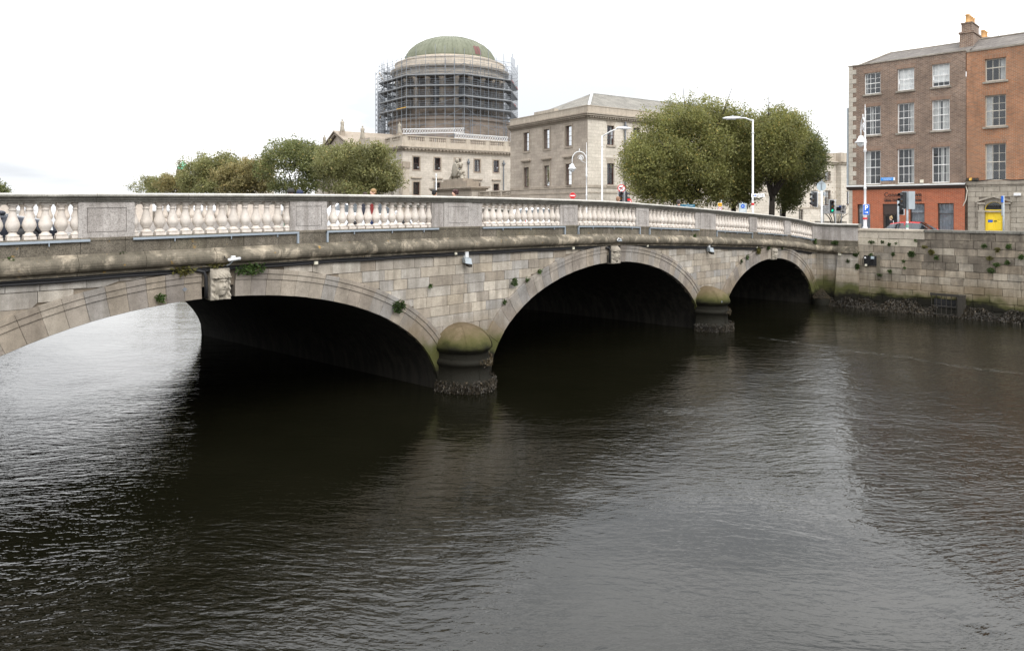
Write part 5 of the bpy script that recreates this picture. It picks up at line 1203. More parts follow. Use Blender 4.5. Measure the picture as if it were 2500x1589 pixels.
mb = MB(); mb.lathe([(0, 0), (.75, .02), (.8, .1), (.6, .16), (0, .2)], (0, 0), 16, sy=1.35); mb.xf(Matrix.Translation((-.05, gc - .1, 11.3)) @ Matrix.Rotation(R_(-90), 4, 'Y') @ Matrix.Rotation(R_(90), 4, 'Z')); mb.obj('oval_shield', M['carved'], gate, True)
MB().ball((.3, gc, 12.6), (.3, .3, .35)).obj('helmet', M['carved'], gate, True)

UC = 44.9; CW = 43.0; CD = 40.0
cen = thing('court_centre', 'balustraded ashlar central block of the courts with pedimented portico', 'court building', matrix=FCM)
def CEF(p, z, n): return (p, UC - n, z)
def CSF(p, z, n): return (-n, p, z)
cb = [(1.82 + 3.76 * k, 2.92 + 3.76 * k) for k in range(8)]; cu = [(b[0], b[1], 12.2, 14.25) for b in cb]; cl = [(b[0], b[1], 8.2, 10.25) for b in cb]
wall_open(MB(), CEF, 0, CD, STREET, 15.3, cu + cl, .3).obj('east_wall', M['court_c'], cen)
cs = [(UC + 3.5 + 4.2 * k, UC + 4.7 + 4.2 * k, 8.2, 10.4) for k in range(9)]
wall_open(MB(), CSF, UC, UC + CW, STREET, 15.3, cs, .3).obj('south_wall', M['court_c'], cen)
mb = MB(); mb.box(CD - .2, CD, UC, UC + CW, STREET, 15.3); mb.box(0, CD, UC + CW - .2, UC + CW, STREET, 15.3); mb.obj('rear_wall', M['court_c'], cen)
MB().box(.5, CD - .5, UC + .5, UC + CW - .5, 15.5, 16.3).obj('flat_roof', M['lead'], cen)
for i, o in enumerate(cu + cl):
    window(cen, CEF, o, 2, 4, M['red_pt'], .2, .07, .02, 'two', [None, ['L'], [(0, 1, .5, 1)], ['R']][i % 4])
    fr = MB(); fw = .2
    for (a, b, c, d) in ((o[0] - fw, o[0], o[2] - .2, o[3] + fw), (o[1], o[1] + fw, o[2] - .2, o[3] + fw), (o[0], o[1], o[3], o[3] + fw), (o[0], o[1], o[2] - .2, o[2])): fbox(fr, CEF, a, b, c, d, -.1, .045)
    if i >= 8: fbox(fr, CEF, o[0] - .35, o[1] + .35, o[3] + .55, o[3] + .75, -.1, .26)
    fr.obj('window_surround', M['court_trim'], cen)
for i, o in enumerate(cs): window(cen, CSF, o, 2, 4, M['red_pt'], .2, .07, .02, 'two')
for nm, F, a, b, q in (('east_cornice', CEF, 0, CD, 0), ('south_cornice', CSF, UC, UC + CW, .004)):
    mb = MB()
    for (c, d, pr) in ((15.05, 15.30, .12), (15.30, 15.52, .28), (15.52, 15.70, .62), (15.70, 15.84, .75)): fbox(mb, F, a - (pr if nm[0] == 'e' else pr), b + .2, c + q, d + q, -.4, pr + q)
    fbox(mb, F, a - .1, b, 15.84 + q, 16.75 + q, -.5, .12 + q); mb.obj(nm, M['court_trim_l'], cen)
    mb = MB()
    for k in range(int((b - a) / .62)): fbox(mb, F, a + k * .62 + .1, a + k * .62 + .40, 15.32, 15.51, .27, .58)
    tag(mb.obj('modillion_row', M['court_trim'], cen), kind='stuff')
    mb = MB(); fbox(mb, F, a - .12, b, 17.42 + q, 17.62 + q, -.35, .12 + q); mb.obj('handrail', M['court_trim_l'], cen)
rbal = MB().lathe([(.13, 0), (.13, .06), (.07, .12), (.15, .26), (.07, .5), (.12, .6), (.12, .67)], (0, 0), 7); rme = bpy.data.meshes.new('baluster'); rme.from_pydata(rbal.v, [], rbal.f); rme.materials.append(M['court_trim_l'])
for F, a, e in ((CEF, 0, 30), (CSF, UC, UC + 17)):
    q = a
    while q < e:
        MB().hexa([F(q, 16.75, .10), F(q + .85, 16.75, .10), F(q + .85, 16.75, -.33), F(q, 16.75, -.33), F(q, 17.42, .10), F(q + .85, 17.42, .10), F(q + .85, 17.42, -.33), F(q, 17.42, -.33)]).obj('pedestal', M['court_trim_l'], cen)
        for k in range(8): o = link('baluster', rme, cen); o.location = F(q + 1.05 + k * .38, 16.75, -.1)
        q += 3.80
for y in (.35,):       # corner pilaster with capital
    for F, p0, p1 in ((CEF, .0, 1.1), (CSF, UC, UC + 1.1)):
        fbox(MB(), F, p0 + .02, p1, STREET, 12.4, -.1, .14).obj('pilaster', M['court_trim_l'], cen); fbox(MB(), F, p0 - .08, p1 + .1, 12.4, 13.4, -.1, .26).obj('capital', M['court_trim'], cen)
for xq in (11.85, 18.84):
    MB().tube([(xq, UC - .15, 6), (xq, UC - .15, 13.6)], .10, 8).obj('downpipe', M['steel_d'], cen); MB().lathe([(.1, 0), (.28, .25), (.28, .45), (.12, .5), (.08, .9)], (xq, UC - .2), 8, z0=13.4).obj('hopper', M['steel_d'], cen)
# portico
PC = UC + 20.5; PX = -3.2
mb = MB()
for k in range(6):
    MB().lathe([(.75, 0), (.75, .3), (.62, .5), (.60, 4), (.52, 8.2), (.56, 8.3), (.62, 8.8), (.8, 9.4), (.8, 9.55)], (PX + .8, PC - 7.5 + k * 3.0), 14, z0=STREET + .9).obj('column', M['court_trim_l'], cen, True)
mb = MB(); mb.box(PX, 0, PC - 8.6, PC + 8.6, 14.2, 15.3); mb.box(PX - .35, 0, PC - 8.95, PC + 8.95, 15.3, 15.9); mb.obj('entablature', M['court_trim_l'], cen)
mb = MB(); mb.add([(PX, PC - 8.6, 15.9), (PX, PC + 8.6, 15.9), (PX, PC, 19.2)], [(0, 1, 2)]); mb.obj('tympanum', M['court_s'], cen)
for s in (-1, 1):
    mb = MB(); a, b = (PC + s * 9.3, 15.8), (PC, 19.45)
    for (lo, hi, pr) in ((0, .25, .35), (.25, .5, .75)):
        mb.hexa([(PX - pr, a[0], a[1] + lo), (PX - pr, b[0], b[1] + lo), (12, b[0], b[1] + lo), (12, a[0], a[1] + lo), (PX - pr, a[0], a[1] + hi), (PX - pr, b[0], b[1] + hi), (12, b[0], b[1] + hi), (12, a[0], a[1] + hi)])
    mb.obj('raking_cornice', M['court_trim'], cen)
    mb = MB()
    for k in range(18): f = (k + .5) / 18; y_, z_ = a[0] + (b[0] - a[0]) * f, a[1] + (b[1] - a[1]) * f; mb.box(PX - .62, PX - .3, y_ - .13, y_ + .13, z_ - .2, z_ + .02)
    tag(mb.obj('modillion_row', M['court_trim'], cen), kind='stuff')
MB().box(PX + .4, 6, PC - 14, PC - 9.2, 15.9, 17.6).obj('portico_block', M['court_trim_l'], cen)
# roof statues (draped figures on pedestals)
def statue(px, py_foot, py_top, xl, label, lean=0.0):
    r0 = FCI @ Vector(CAM); v = FCI.to_3x3() @ Vector(ray(px, py_foot)); t = (xl - r0.x) / v.x; f = r0 + v * t; v2 = FCI.to_3x3() @ Vector(ray(px, py_top)); t2 = (xl - r0.x) / v2.x; h = (r0 + v2 * t2).z - f.z
    wpos = FCM @ f; st = thing('roof_statue', label, 'statue', tuple(wpos), FCA + R_(90), group='statues on the court roof')
    MB().cbox(-.42, .42, -.42, .42, -1.2, .0, .04).obj('pedestal', M['court_trim'], st)
    mb = MB(); K = 14; hh = h
    pr = [(.36, 0), (.40, .04), (.34, .2), (.30, .38), (.26, .52), (.28, .62), (.30, .72), (.29, .79), (.14, .83), (.09, .855), (.12, .88), (.135, .93), (.11, .98), (0, 1.0)]
    V = []; F = []
    for i, (r, z) in enumerate(pr):
        for k in range(K):
            a = 2 * math.pi * k / K; rr = 1.3 * r * hh / 2.2 * (1 + (.10 * math.sin(a * 5 + z * 6) if z < .75 else 0)); V.append((rr * math.cos(a) * 1.05 + lean * z, rr * math.sin(a) * .8, z * hh))
    for i in range(len(pr) - 1):
        for k in range(K): F.append((i * K + k, i * K + (k + 1) % K, (i + 1) * K + (k + 1) % K, (i + 1) * K + k))
    mb.add(V, F); s = hh / 2.2
    mb.tube([(.26 * s, 0, hh * .76), (.42 * s, -.12 * s, hh * .60), (.24 * s, -.32 * s, hh * .55)], [.10 * s, .085 * s, .06 * s], 7); mb.tube([(-.26 * s, 0, hh * .76), (-.40 * s, -.05 * s, hh * .56), (-.34 * s, -.18 * s, hh * .42)], [.10 * s, .085 * s, .06 * s], 7)
    mb.obj('figure', M['carved'], st, True)
c5 = lambda x, y: (780 + x / 3.646, 80 + y / 3.646)
statue(*c5(203, 880), c5(203, 770)[1], PX, 'tall robed statue on the apex of the court pediment'); statue(*c5(383, 948), c5(383, 828)[1], PX + 1, 'slender robed statue on the roof block right of the pediment')
statue(*c5(43, 1010), c5(43, 913)[1], PX, 'robed statue at the left end of the court pediment'); statue(*c5(714, 900), c5(706, 795)[1], .4, 'seated looking statue at the balustrade corner before the scaffold', .1)

# rotunda
RX, RY = 20.0, UC + 21.0
rot = thing('court_rotunda', 'great round stone drum with columns and green copper dome', 'rotunda', matrix=FCM @ Matrix.Translation((RX, RY, 0)))
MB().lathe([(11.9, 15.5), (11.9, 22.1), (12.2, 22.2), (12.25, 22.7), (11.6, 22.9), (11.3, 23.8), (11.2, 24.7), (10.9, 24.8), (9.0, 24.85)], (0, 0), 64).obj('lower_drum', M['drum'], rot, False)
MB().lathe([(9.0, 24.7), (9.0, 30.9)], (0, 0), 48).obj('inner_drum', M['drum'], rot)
for k in range(24):
    a = 2 * math.pi * (k + .5) / 24; MB().lathe([(.62, 0), (.62, .2), (.50, .35), (.49, 2), (.43, 4.7), (.5, 4.8), (.62, 5.4), (.66, 5.6)], (10.15 * math.cos(a), 10.15 * math.sin(a)), 10, z0=24.85).obj('column', M['court_trim'], rot, True)
    if k % 2 == 0:
        a2 = 2 * math.pi * (k + 1) / 24; mb = MB(); t = Vector((-math.sin(a2), math.cos(a2), 0)); c = Vector((9.06 * math.cos(a2), 9.06 * math.sin(a2), 0))
        mb.add([tuple(c + t * u + Vector((0, 0, zq))) for u, zq in ((-.6, 25.8), (.6, 25.8), (.6, 29), (.45, 29.5), (0, 29.75), (-.45, 29.5), (-.6, 29))], [tuple(range(7))]); mb.obj('window', M['black_gl'], rot)
MB().lathe([(9.0, 30.35), (10.75, 30.40), (10.8, 30.95), (10.9, 31.00), (10.9, 31.75), (11.2, 31.95), (11.55, 32.05), (11.7, 32.35), (11.7, 32.50), (11.2, 32.60), (10.75, 32.65), (10.75, 33.75), (10.85, 33.80), (10.85, 34.00), (10.3, 34.05), (9.6, 34.10), (9.6, 34.55), (9.0, 34.60)], (0, 0), 72).obj('entablature', M['drum_l'], rot)
dp = [(9.05 * math.cos(q), 34.4 + 5.3 * math.sin(q)) for q in [math.pi / 2 * k / 14 for k in range(15)]]; dp[-1] = (0.0, dp[-1][1])
dome = MB().lathe(dp, (0, 0), 72).obj('dome', M['copper'], rot, True)
for k in range(56):
    a = 2 * math.pi * k / 56; MB().tube([((r + .02) * math.cos(a), (r + .02) * math.sin(a), z + .02) for r, z in dp[:-1:2]], .045, 4, cap=False).obj('standing_seam', M['copper'], dome)
va = math.atan2(*(lambda d: (d.y, d.x))((FCI.to_3x3() @ (Vector(CAM) - FCM @ Vector((RX, RY, 0))))))
for k in range(2):
    a0 = va + .55 + k * .085; mb = MB(); V = []
    for (r, z) in dp[1:5]:
        for a in (a0, a0 + .07): V.append(((r + .05) * math.cos(a), (r + .05) * math.sin(a), z + .03))
    mb.add(V, [(2 * i, 2 * i + 1, 2 * i + 3, 2 * i + 2) for i in range(3)]); mb.obj('repair_panel', M['patch'], dome)
MB().lathe([(.5, 0), (.45, .25), (.1, .35), (0, .4)], (0, 0), 12, z0=39.65).obj('finial', M['copper'], dome)

# scaffold round the drum
scf = thing('scaffold', 'steel tube scaffold with board decks wrapped round the court drum', 'scaffold', matrix=FCM @ Matrix.Translation((RX, RY, 0)))
NS = 8; RS = 13.9
def vtx(k, r=RS, off=0.0): a = va + R_(10.5) + 2 * math.pi * k / NS + off; return Vector((r * math.cos(a), r * math.sin(a), 0))
levels = [24.3, 26.25, 28.2, 30.15]; poles = MB(); ledg = MB(); brace = MB()
for k in range(NS):
    for ring, r in ((0, RS), (1, RS - 1.25)):
        for f in (0, 1 / 6, 1 / 3, .5, 2 / 3, 5 / 6):
            p = vtx(k, r).lerp(vtx(k + 1, r), f); top = (34.4 if ring == 0 else 32.2) + rnd.uniform(-.6, 1.2)
            MB().tube([p + Vector((0, 0, 16.4)), p + Vector((0, 0, top))], .045, 5).obj('standard', M['steel'], scf)
    for ring, r in ((0, RS), (1, RS - 1.25)):
        a, b = vtx(k, r), vtx(k + 1, r)
        zl = [17.2, 19.2, 21.2, 22.4, 23.0] + [L + d for L in levels for d in (.0, .35, .75, 1.15)] + [31.9, 32.6, 33.4]
        for zq in zl: ledg.tube([a + Vector((0, 0, zq)), b + Vector((0, 0, zq))], .035 if ring == 0 else .028, 4)
    for L in levels:
        a, b, c, d = vtx(k, RS + .05), vtx(k + 1, RS + .05), vtx(k + 1, RS - 1.3), vtx(k, RS - 1.3)
        for f0, f1 in ((0, 1 / 3), (1 / 3, 2 / 3), (2 / 3, 1)):
            q = [a.lerp(b, f0), a.lerp(b, f1), d.lerp(c, f1), d.lerp(c, f0)]
            MB().hexa([p + Vector((0, 0, L - .12)) for p in q] + [p + Vector((0, 0, L - .04)) for p in q]).obj('deck', M['board_d'], scf)
            z_, o_ = Vector((0, 0, L - .02)), (a - d).normalized() * .04
            MB().hexa([q[0] + o_ + z_, q[1] + o_ + z_, q[1] + z_, q[0] + z_, q[0] + o_ + z_ + Vector((0, 0, .13)), q[1] + o_ + z_ + Vector((0, 0, .13)), q[1] + z_ + Vector((0, 0, .13)), q[0] + z_ + Vector((0, 0, .13))]).obj('toe_board', M[rnd.choices(('board', 'red_board', 'yellow2'), (.86, .06, .08))[0]], scf)
    if k in (0, 1, 6):
        a, b = vtx(k, RS - 1.4), vtx(k + 1, RS - 1.4); lo, hi = (24.4, 31.0) if k % 2 else (23.0, 29.5)
        MB().add([a + Vector((0, 0, lo)), b + Vector((0, 0, lo)), b + Vector((0, 0, hi)), a + Vector((0, 0, hi))], [(0, 1, 2, 3)]).obj('netting', M['net'], scf)
    zb = [16.6, 18.5, 20.4, 22.3] + levels + [32.1]
    for i in range(len(zb) - 1):
        p, q = vtx(k).lerp(vtx(k + 1), 1 / 3 if (k + i) % 2 else 2 / 3), vtx(k + 1 if k % 2 else k); brace.tube([p + Vector((0, 0, zb[i])), q + Vector((0, 0, zb[i + 1]))], .035, 4); p2, q2 = vtx(k, RS - 1.25), vtx(k, RS - 1.25).lerp(vtx(k + 1, RS - 1.25), .5); brace.tube([p2 + Vector((0, 0, zb[i])), q2 + Vector((0, 0, zb[i + 1]))], .03, 4)
        a = vtx(k); ledg.tube([a + Vector((0, 0, zb[i])), vtx(k, RS - 1.25) + Vector((0, 0, zb[i]))], .03, 4)
tag(ledg.obj('ledgers', M['steel'], scf), kind='stuff'); tag(brace.obj('braces', M['steel'], scf), kind='stuff')
# hoist and stair tower on the left of the scaffold
ctr = FCM @ Vector((RX, RY, 0)); lt = (FCI.to_3x3() @ Vector((-RT[0], -RT[1], 0))).normalized(); fwd = (FCI.to_3x3() @ Vector((FW[0], FW[1], 0))).normalized()
tw = thing('scaffold_stair_tower', 'tall braced scaffold tower with pale sheeting left of the drum', 'scaffold', matrix=FCM @ Matrix.Translation((RX, RY, 0)))
A = lt * 14.75; B = lt * 12.2; lad = MB()
for (p) in (A, A + fwd * 2.2, B, B + fwd * 2.2, A.lerp(B, .5), A.lerp(B, .5) + fwd * 2.2):
    MB().tube([p + Vector((0, 0, 16)), p + Vector((0, 0, 34 + rnd.uniform(-1.5, 1)))], .05, 5).obj('standard', M['steel'], tw)
for i in range(17):
    zq = 16.3 + i * 1.02
    for (p, q) in ((A, B), (A + fwd * 2.2, B + fwd * 2.2), (A, A + fwd * 2.2), (B, B + fwd * 2.2)): lad.tube([p + Vector((0, 0, zq)), q + Vector((0, 0, zq))], .035, 4)
    lad.tube([A + Vector((0, 0, zq)), A.lerp(B, .5) + Vector((0, 0, zq + 1))], .03, 4); lad.tube([A.lerp(B, .5) + Vector((0, 0, zq + 1)), B + Vector((0, 0, zq))], .03, 4); lad.tube([A + Vector((0, 0, zq)), A + fwd * 2.2 + Vector((0, 0, zq + 1))], .03, 4)
tag(lad.obj('bracing', M['steel_d'], tw), kind='stuff')
for i in range(7):
    zq = 17 + i * 2.3; d = (B - A) * .45; s = A.lerp(B, .28) if i % 2 else A.lerp(B, .72); e = A.lerp(B, .72) if i % 2 else A.lerp(B, .28)
    MB().hexa([s + Vector((0, 0, zq)), e + Vector((0, 0, zq + 2.1)), e + fwd * .8 + Vector((0, 0, zq + 2.1)), s + fwd * .8 + Vector((0, 0, zq)), s + Vector((0, 0, zq + .1)), e + Vector((0, 0, zq + 2.2)), e + fwd * .8 + Vector((0, 0, zq + 2.2)), s + fwd * .8 + Vector((0, 0, zq + .1))]).obj('stair_flight', M['yellow2'] if i % 3 == 0 else M['board_d'], tw)
    q = [A.lerp(B, .55), B + (B - A) * .5, B + (B - A) * .5 + fwd * 2.2, A.lerp(B, .55) + fwd * 2.2]
    MB().hexa([p + Vector((0, 0, zq + 2.12)) for p in q] + [p + Vector((0, 0, zq + 2.2)) for p in q]).obj('landing', M['board_d'], tw)
p = A + fwd * 2.25; q_ = A.lerp(B, .62) + fwd * 2.25
MB().hexa([p + Vector((0, 0, 16.5)), q_ + Vector((0, 0, 16.5)), q_ + fwd * .03 + Vector((0, 0, 16.5)), p + fwd * .03 + Vector((0, 0, 16.5)), p + Vector((0, 0, 29.5)), q_ + Vector((0, 0, 29.5)), q_ + fwd * .03 + Vector((0, 0, 29.5)), p + fwd * .03 + Vector((0, 0, 29.5))]).obj('sheeting', M['sheet'], tw)
def lattice(p0, p1, h, label):
    t = thing('lattice_beam', label, 'beam'); d = p1 - p0; n = int(d.length / (h * .62)); 
    for zq in (0, h): MB().tube([p0 + Vector((0, 0, zq)), p1 + Vector((0, 0, zq))], .05, 5).obj('chord', M['alu'], t)
    lc = MB()
    for k in range(n):
        a, b = p0 + d * (k / n), p0 + d * ((k + 1) / n); lc.tube([a, b + Vector((0, 0, h))], .035, 4); lc.tube([a + Vector((0, 0, h)), b], .035, 4)
    tag(lc.obj('lacing', M['alu'], t), kind='stuff')
lattice(at(983, 327, 113), at(1133, 324, 119), .75, 'white lattice beam on the court roof, left of the pair')
lattice(at(1110, 337, 115), at(1240, 346, 121), .75, 'white lattice beam on the court roof, right of the pair')
# ------------------------------------------------------------------ trees
def tree(label, base, lumps, n, mat, trunk_r=.22, seed=1, name='plane_tree', group=None, leaf=(.11, .22), low=None):
    """lumps: world ellipsoids (centre, (rx, ry, rz))"""
    g = np.random.default_rng(seed); t = thing(name, label, 'tree', tuple(base), group=group); b = Vector(base)
    sub = []
    for (lc, lr) in (lumps if len(lumps) < 20 else []):                      # smaller boughs break the outline
        for k in range(9):
            dv = g.normal(size=3); dv[2] = abs(dv[2]) * .9 - .15; dv /= np.linalg.norm(dv); f = g.uniform(.20, .40); sub.append((Vector(tuple(np.array(tuple(lc)) + dv * np.array(lr) * g.uniform(.80, 1.08))), (lr[0] * f, lr[1] * f, lr[2] * f * g.uniform(.9, 1.5))))
    main_ = lumps; lumps = [(l[0], tuple(q * (.80 if sub else 1) for q in l[1])) for l in lumps] + sub; main_ = main_ if sub else main_[::4]
    vol = np.array([l[1][0] * l[1][1] * l[1][2] for l in lumps]) ** .66; vol /= vol.sum()
    Cs = []; Ds = []
    K = n // 7; idx = g.choice(len(lumps), K, p=vol); d = g.normal(size=(K, 3)); d /= np.linalg.norm(d, axis=1, keepdims=True)
    c = np.array([tuple(lumps[i][0]) for i in idx]); r = np.array([lumps[i][1] for i in idx])
    ph = g.uniform(0, 6.28, (len(lumps), 6))[idx]
    wob = 1 + .24 * np.sin(d[:, 0] * 5 + ph[:, 0]) * np.sin(d[:, 2] * 4 + ph[:, 1]) + .18 * np.sin(d[:, 1] * 9 + ph[:, 2]) * np.sin(d[:, 2] * 8 + ph[:, 3]) + .10 * np.sin(d[:, 0] * 14 + ph[:, 4]) * np.sin(d[:, 1] * 13 + ph[:, 5])
    q = 1 - np.abs(g.normal(size=K)) * .20; q = np.where(g.random(K) < .25, g.uniform(.35, 1, K), q); q = np.where(g.random(K) < .06, g.uniform(1, 1.16, K), q)
    P = c + d * r * (q * wob)[:, None]
    tw = d * np.array([1, 1, .5]) + g.normal(size=(K, 3)) * .35 + np.array([0, 0, .35])
    for k in range(7):
        off = g.normal(size=(K, 3)) * .22 + tw * g.uniform(-.1, .35, (K, 1)); Cs.append(P + off); Ds.append(tw * .6 + g.normal(size=(K, 3)) * .8 + np.array([0, 0, -.25]))
    # leafy shoots standing up from the top of the boughs
    nsh = max(24, n // 300); si = g.choice(len(lumps), nsh, p=vol); 
    for i in si:
        lc, lr = lumps[i]; dv = g.normal(size=3) * np.array([.7, .7, .5]) + np.array([0, 0, .8]); dv /= np.linalg.norm(dv); b0 = np.array(tuple(lc)) + dv * np.array(lr) * .95; ln = g.uniform(.3, 1.0); dr = dv * .5 + np.array([0, 0, .8]) + g.normal(size=3) * .2
        m_ = int(14 * ln) + 6; q_ = g.random((m_, 1)); Cs.append(b0 + dr * ln * q_ + g.normal(size=(m_, 3)) * .10); Ds.append(g.normal(size=(m_, 3)) * .8 + np.array([0, 0, .3]))
    C = np.concatenate(Cs) - np.array(tuple(b)); D = np.concatenate(Ds); ok = C[:, 2] > (low if low else 1.2); C, D = C[ok], D[ok]
    leaves('crown', M[mat], C, D, g.uniform(leaf[0], leaf[1], len(C)), t, .62, .3)
    top = max(lumps, key=lambda l: l[0][2])[0]; fork = b + (Vector(top) - b) * .32; fork = Vector((b.x + (fork.x - b.x) * .4, b.y + (fork.y - b.y) * .4, fork.z))
    mb = MB(); mb.tube([Vector((0, 0, -.1)), Vector((0.03, 0, .5)), (fork - b) * .6 + Vector((.05, .03, 0)), fork - b], [trunk_r * 1.35, trunk_r * 1.05, trunk_r * .95, trunk_r * .9], 9); mb.obj('trunk', M['bark'], t, True)
    tr = t.children[-1]; rr = random.Random(seed)
    for l in main_:
        e = Vector(l[0]) - b; s = fork - b - Vector((0, 0, rr.uniform(0, .8))); m_ = s.lerp(e, .5) + Vector((rr.uniform(-.3, .3), rr.uniform(-.3, .3), rr.uniform(0, .5)))
        MB().tube([s, m_, e, e + (e - m_) * .5], [trunk_r * .55, trunk_r * .34, trunk_r * .16, .02], 6).obj('limb', M['bark'], tr, True)
        for k in range(3):
            dd = Vector((rr.gauss(0, 1), rr.gauss(0, 1), abs(rr.gauss(0, .6)))).normalized() * l[1][0] * .8; MB().tube([m_.lerp(e, rr.random()), e + dd * .5, e + dd], [trunk_r * .18, trunk_r * .1, .012], 5).obj('limb', M['bark'], tr, True)
    return t
def lump(px, py, rx, ry, d, dd=0.0): s = (d + dd) / FPX; return (at(px, py, d + dd), (rx * s, rx * s, ry * s))
def foot(px, d): p = at(px, 500, d); return Vector((p.x, p.y, STREET))
tg = 'street trees by the courts'
def outline(poly, d, n, rmin, rmax, thick, seed):
    """boughs filling the crown's outline, with real depth"""
    g = np.random.default_rng(seed); P = np.array(poly, float); out = []; lo, hi = P.min(0), P.max(0); tries = 0
    def sd(q):
        ins = False; best = 1e9
        for i in range(len(P)):
            a, b = P[i], P[(i + 1) % len(P)]
            if (a[1] > q[1]) != (b[1] > q[1]) and q[0] < (b[0] - a[0]) * (q[1] - a[1]) / (b[1] - a[1]) + a[0]: ins = not ins
            e = b - a; t = max(0, min(1, np.dot(q - a, e) / np.dot(e, e))); best = min(best, np.linalg.norm(q - a - e * t))
        return best if ins else -best
    while len(out) < n and tries < 6000:
        tries += 1; q = lo + (hi - lo) * g.random(2); s = sd(q)
        if s < rmin * g.uniform(.1, .7): continue
        r = min(rmax, max(rmin, s * g.uniform(.75, 1.05))) * g.uniform(.75, 1.1); dz = thick * min(1.0, (s / 60) ** .5) * g.uniform(-1, 1)
        out.append(lump(q[0], q[1], r, r * g.uniform(.8, 1.15), d, dz))
    return out
tree('large bushy plane tree left of the tall white lamp post, crown against the court wing', foot(1680, 63), outline([(1508, 440), (1518, 375), (1538, 315), (1568, 286), (1610, 268), (1640, 242), (1690, 236), (1735, 244), (1772, 254), (1787, 300), (1790, 380), (1788, 460), (1775, 505), (1700, 512), (1640, 510), (1570, 500), (1522, 475)], 62, 110, 17, 38, 3.6, 3), 105000, 'leaf_a', .28, 3, group=tg)
tree('plane tree directly behind the tall white lamp post', foot(1789, 66), outline([(1750, 262), (1800, 255), (1850, 262), (1875, 300), (1884, 360), (1876, 445), (1848, 495), (1780, 505), (1742, 450), (1738, 350)], 64, 62, 16, 34, 3.0, 4), 46000, 'leaf_a', .24, 4, group=tg, low=2.2)
tree('forked plane tree right of the tall white lamp post', foot(1883, 61), outline([(1845, 295), (1880, 269), (1935, 275), (1962, 293), (1976, 322), (1965, 365), (1945, 425), (1895, 452), (1850, 442), (1838, 360)], 61, 45, 15, 32, 3.0, 5), 46000, 'leaf_a', .26, 5, group=tg, low=2.6)
tree('dark plane tree at the right end of the tree group beside the traffic signal', foot(1909, 65), outline([(1930, 322), (1975, 308), (1998, 338), (2012, 385), (2013, 418), (1996, 456), (1970, 472), (1950, 502), (1925, 522), (1898, 502), (1896, 440), (1915, 380)], 65, 45, 13, 28, 2.6, 6), 36000, 'leaf_b', .22, 6, group=tg, low=.8)
rowg = 'trees along the river road left of the courts'
for lab, px, d, L, n, mt in [
    ('rounded tree before the court corner, nearest of the river road row', 880, 90, [(868, 415, 66, 55), (915, 428, 48, 42), (835, 405, 40, 42), (885, 378, 44, 30), (945, 445, 26, 25)], 9000, 'leaf_d'),
    ('tall dark tree second in the river road row', 725, 102, [(720, 415, 66, 55), (765, 395, 42, 44), (690, 385, 36, 34), (735, 368, 34, 25), (790, 430, 40, 40)], 9000, 'leaf_b'),
    ('brownish tree third in the river road row', 600, 114, [(600, 440, 46, 36), (570, 425, 35, 36), (632, 430, 30, 36)], 5500, 'leaf_c'),
    ('green tree fourth in the river road row', 535, 124, [(530, 430, 40, 42), (555, 408, 26, 26), (508, 420, 25, 30)], 4500, 'leaf_d'),
    ('tree fifth in the river road row', 478, 134, [(475, 435, 34, 36), (490, 408, 22, 24)], 3200, 'leaf_d'),
    ('tree below the green copper dome in the river road row', 432, 146, [(428, 450, 28, 24), (456, 444, 14, 14)], 2600, 'leaf_c'),
    ('small tree second from the end of the river road row', 392, 160, [(390, 455, 26, 22), (400, 445, 14, 18)], 1800, 'leaf_d'),
    ('last small tree at the left end of the river road row', 358, 175, [(355, 462, 22, 18)], 1100, 'leaf_d'),
    ('lone dark tree at the left edge of the view', 0, 150, [(2, 468, 16, 18), (-14, 462, 16, 20)], 1200, 'leaf_b')]:
    tree(lab, foot(px, d), [lump(*l, d, rnd.uniform(-1.5, 1.5)) for l in [(q[0], q[1] + 4, q[2] * 1.25, q[3] * 1.08) for q in L] + ([(px, 462, 62 * 100 / d, 24)] if px > 0 else [])], n * 3, mt, .2, int(px) + 9, group=rowg, leaf=(.2, .42) if d > 110 else (.18, .34))
# bare autumn shrub by the corner house
sh = thing('autumn_shrub', 'thin autumn shrub with orange leaves behind the direction sign', 'shrub', tuple(foot(2040, 60)))
g_ = np.random.default_rng(3); C = g_.normal(size=(420, 3)) * np.array([1.2, 1.2, 1.1]) + np.array([0, 0, 2.2]); leaves('foliage', M['sprig'], C, g_.normal(size=(420, 3)), g_.uniform(.06, .14, 420), sh)
for k in range(14):
    a = rnd.uniform(0, 6.28); MB().tube([(0, 0, 0), (.5 * math.cos(a), .5 * math.sin(a), 1.5), (1.5 * math.cos(a), 1.5 * math.sin(a), rnd.uniform(2.2, 3.8))], [.03, .02, .008], 5).obj('stem', M['bark'], sh)
# railings by the shrub
rl = thing('iron_railing', 'black iron railing behind the bridge end', 'railing'); ra_, rb_ = foot(1990, 58), foot(2066, 57)
for k in range(26): p = ra_.lerp(rb_, k / 25); MB().tube([p, p + Vector((0, 0, 1.3))], .02, 4).obj('bar', M['black'], rl)
for zq in (.2, 1.2): MB().tube([ra_ + Vector((0, 0, zq)), rb_ + Vector((0, 0, zq))], .025, 4).obj('rail', M['black'], rl)

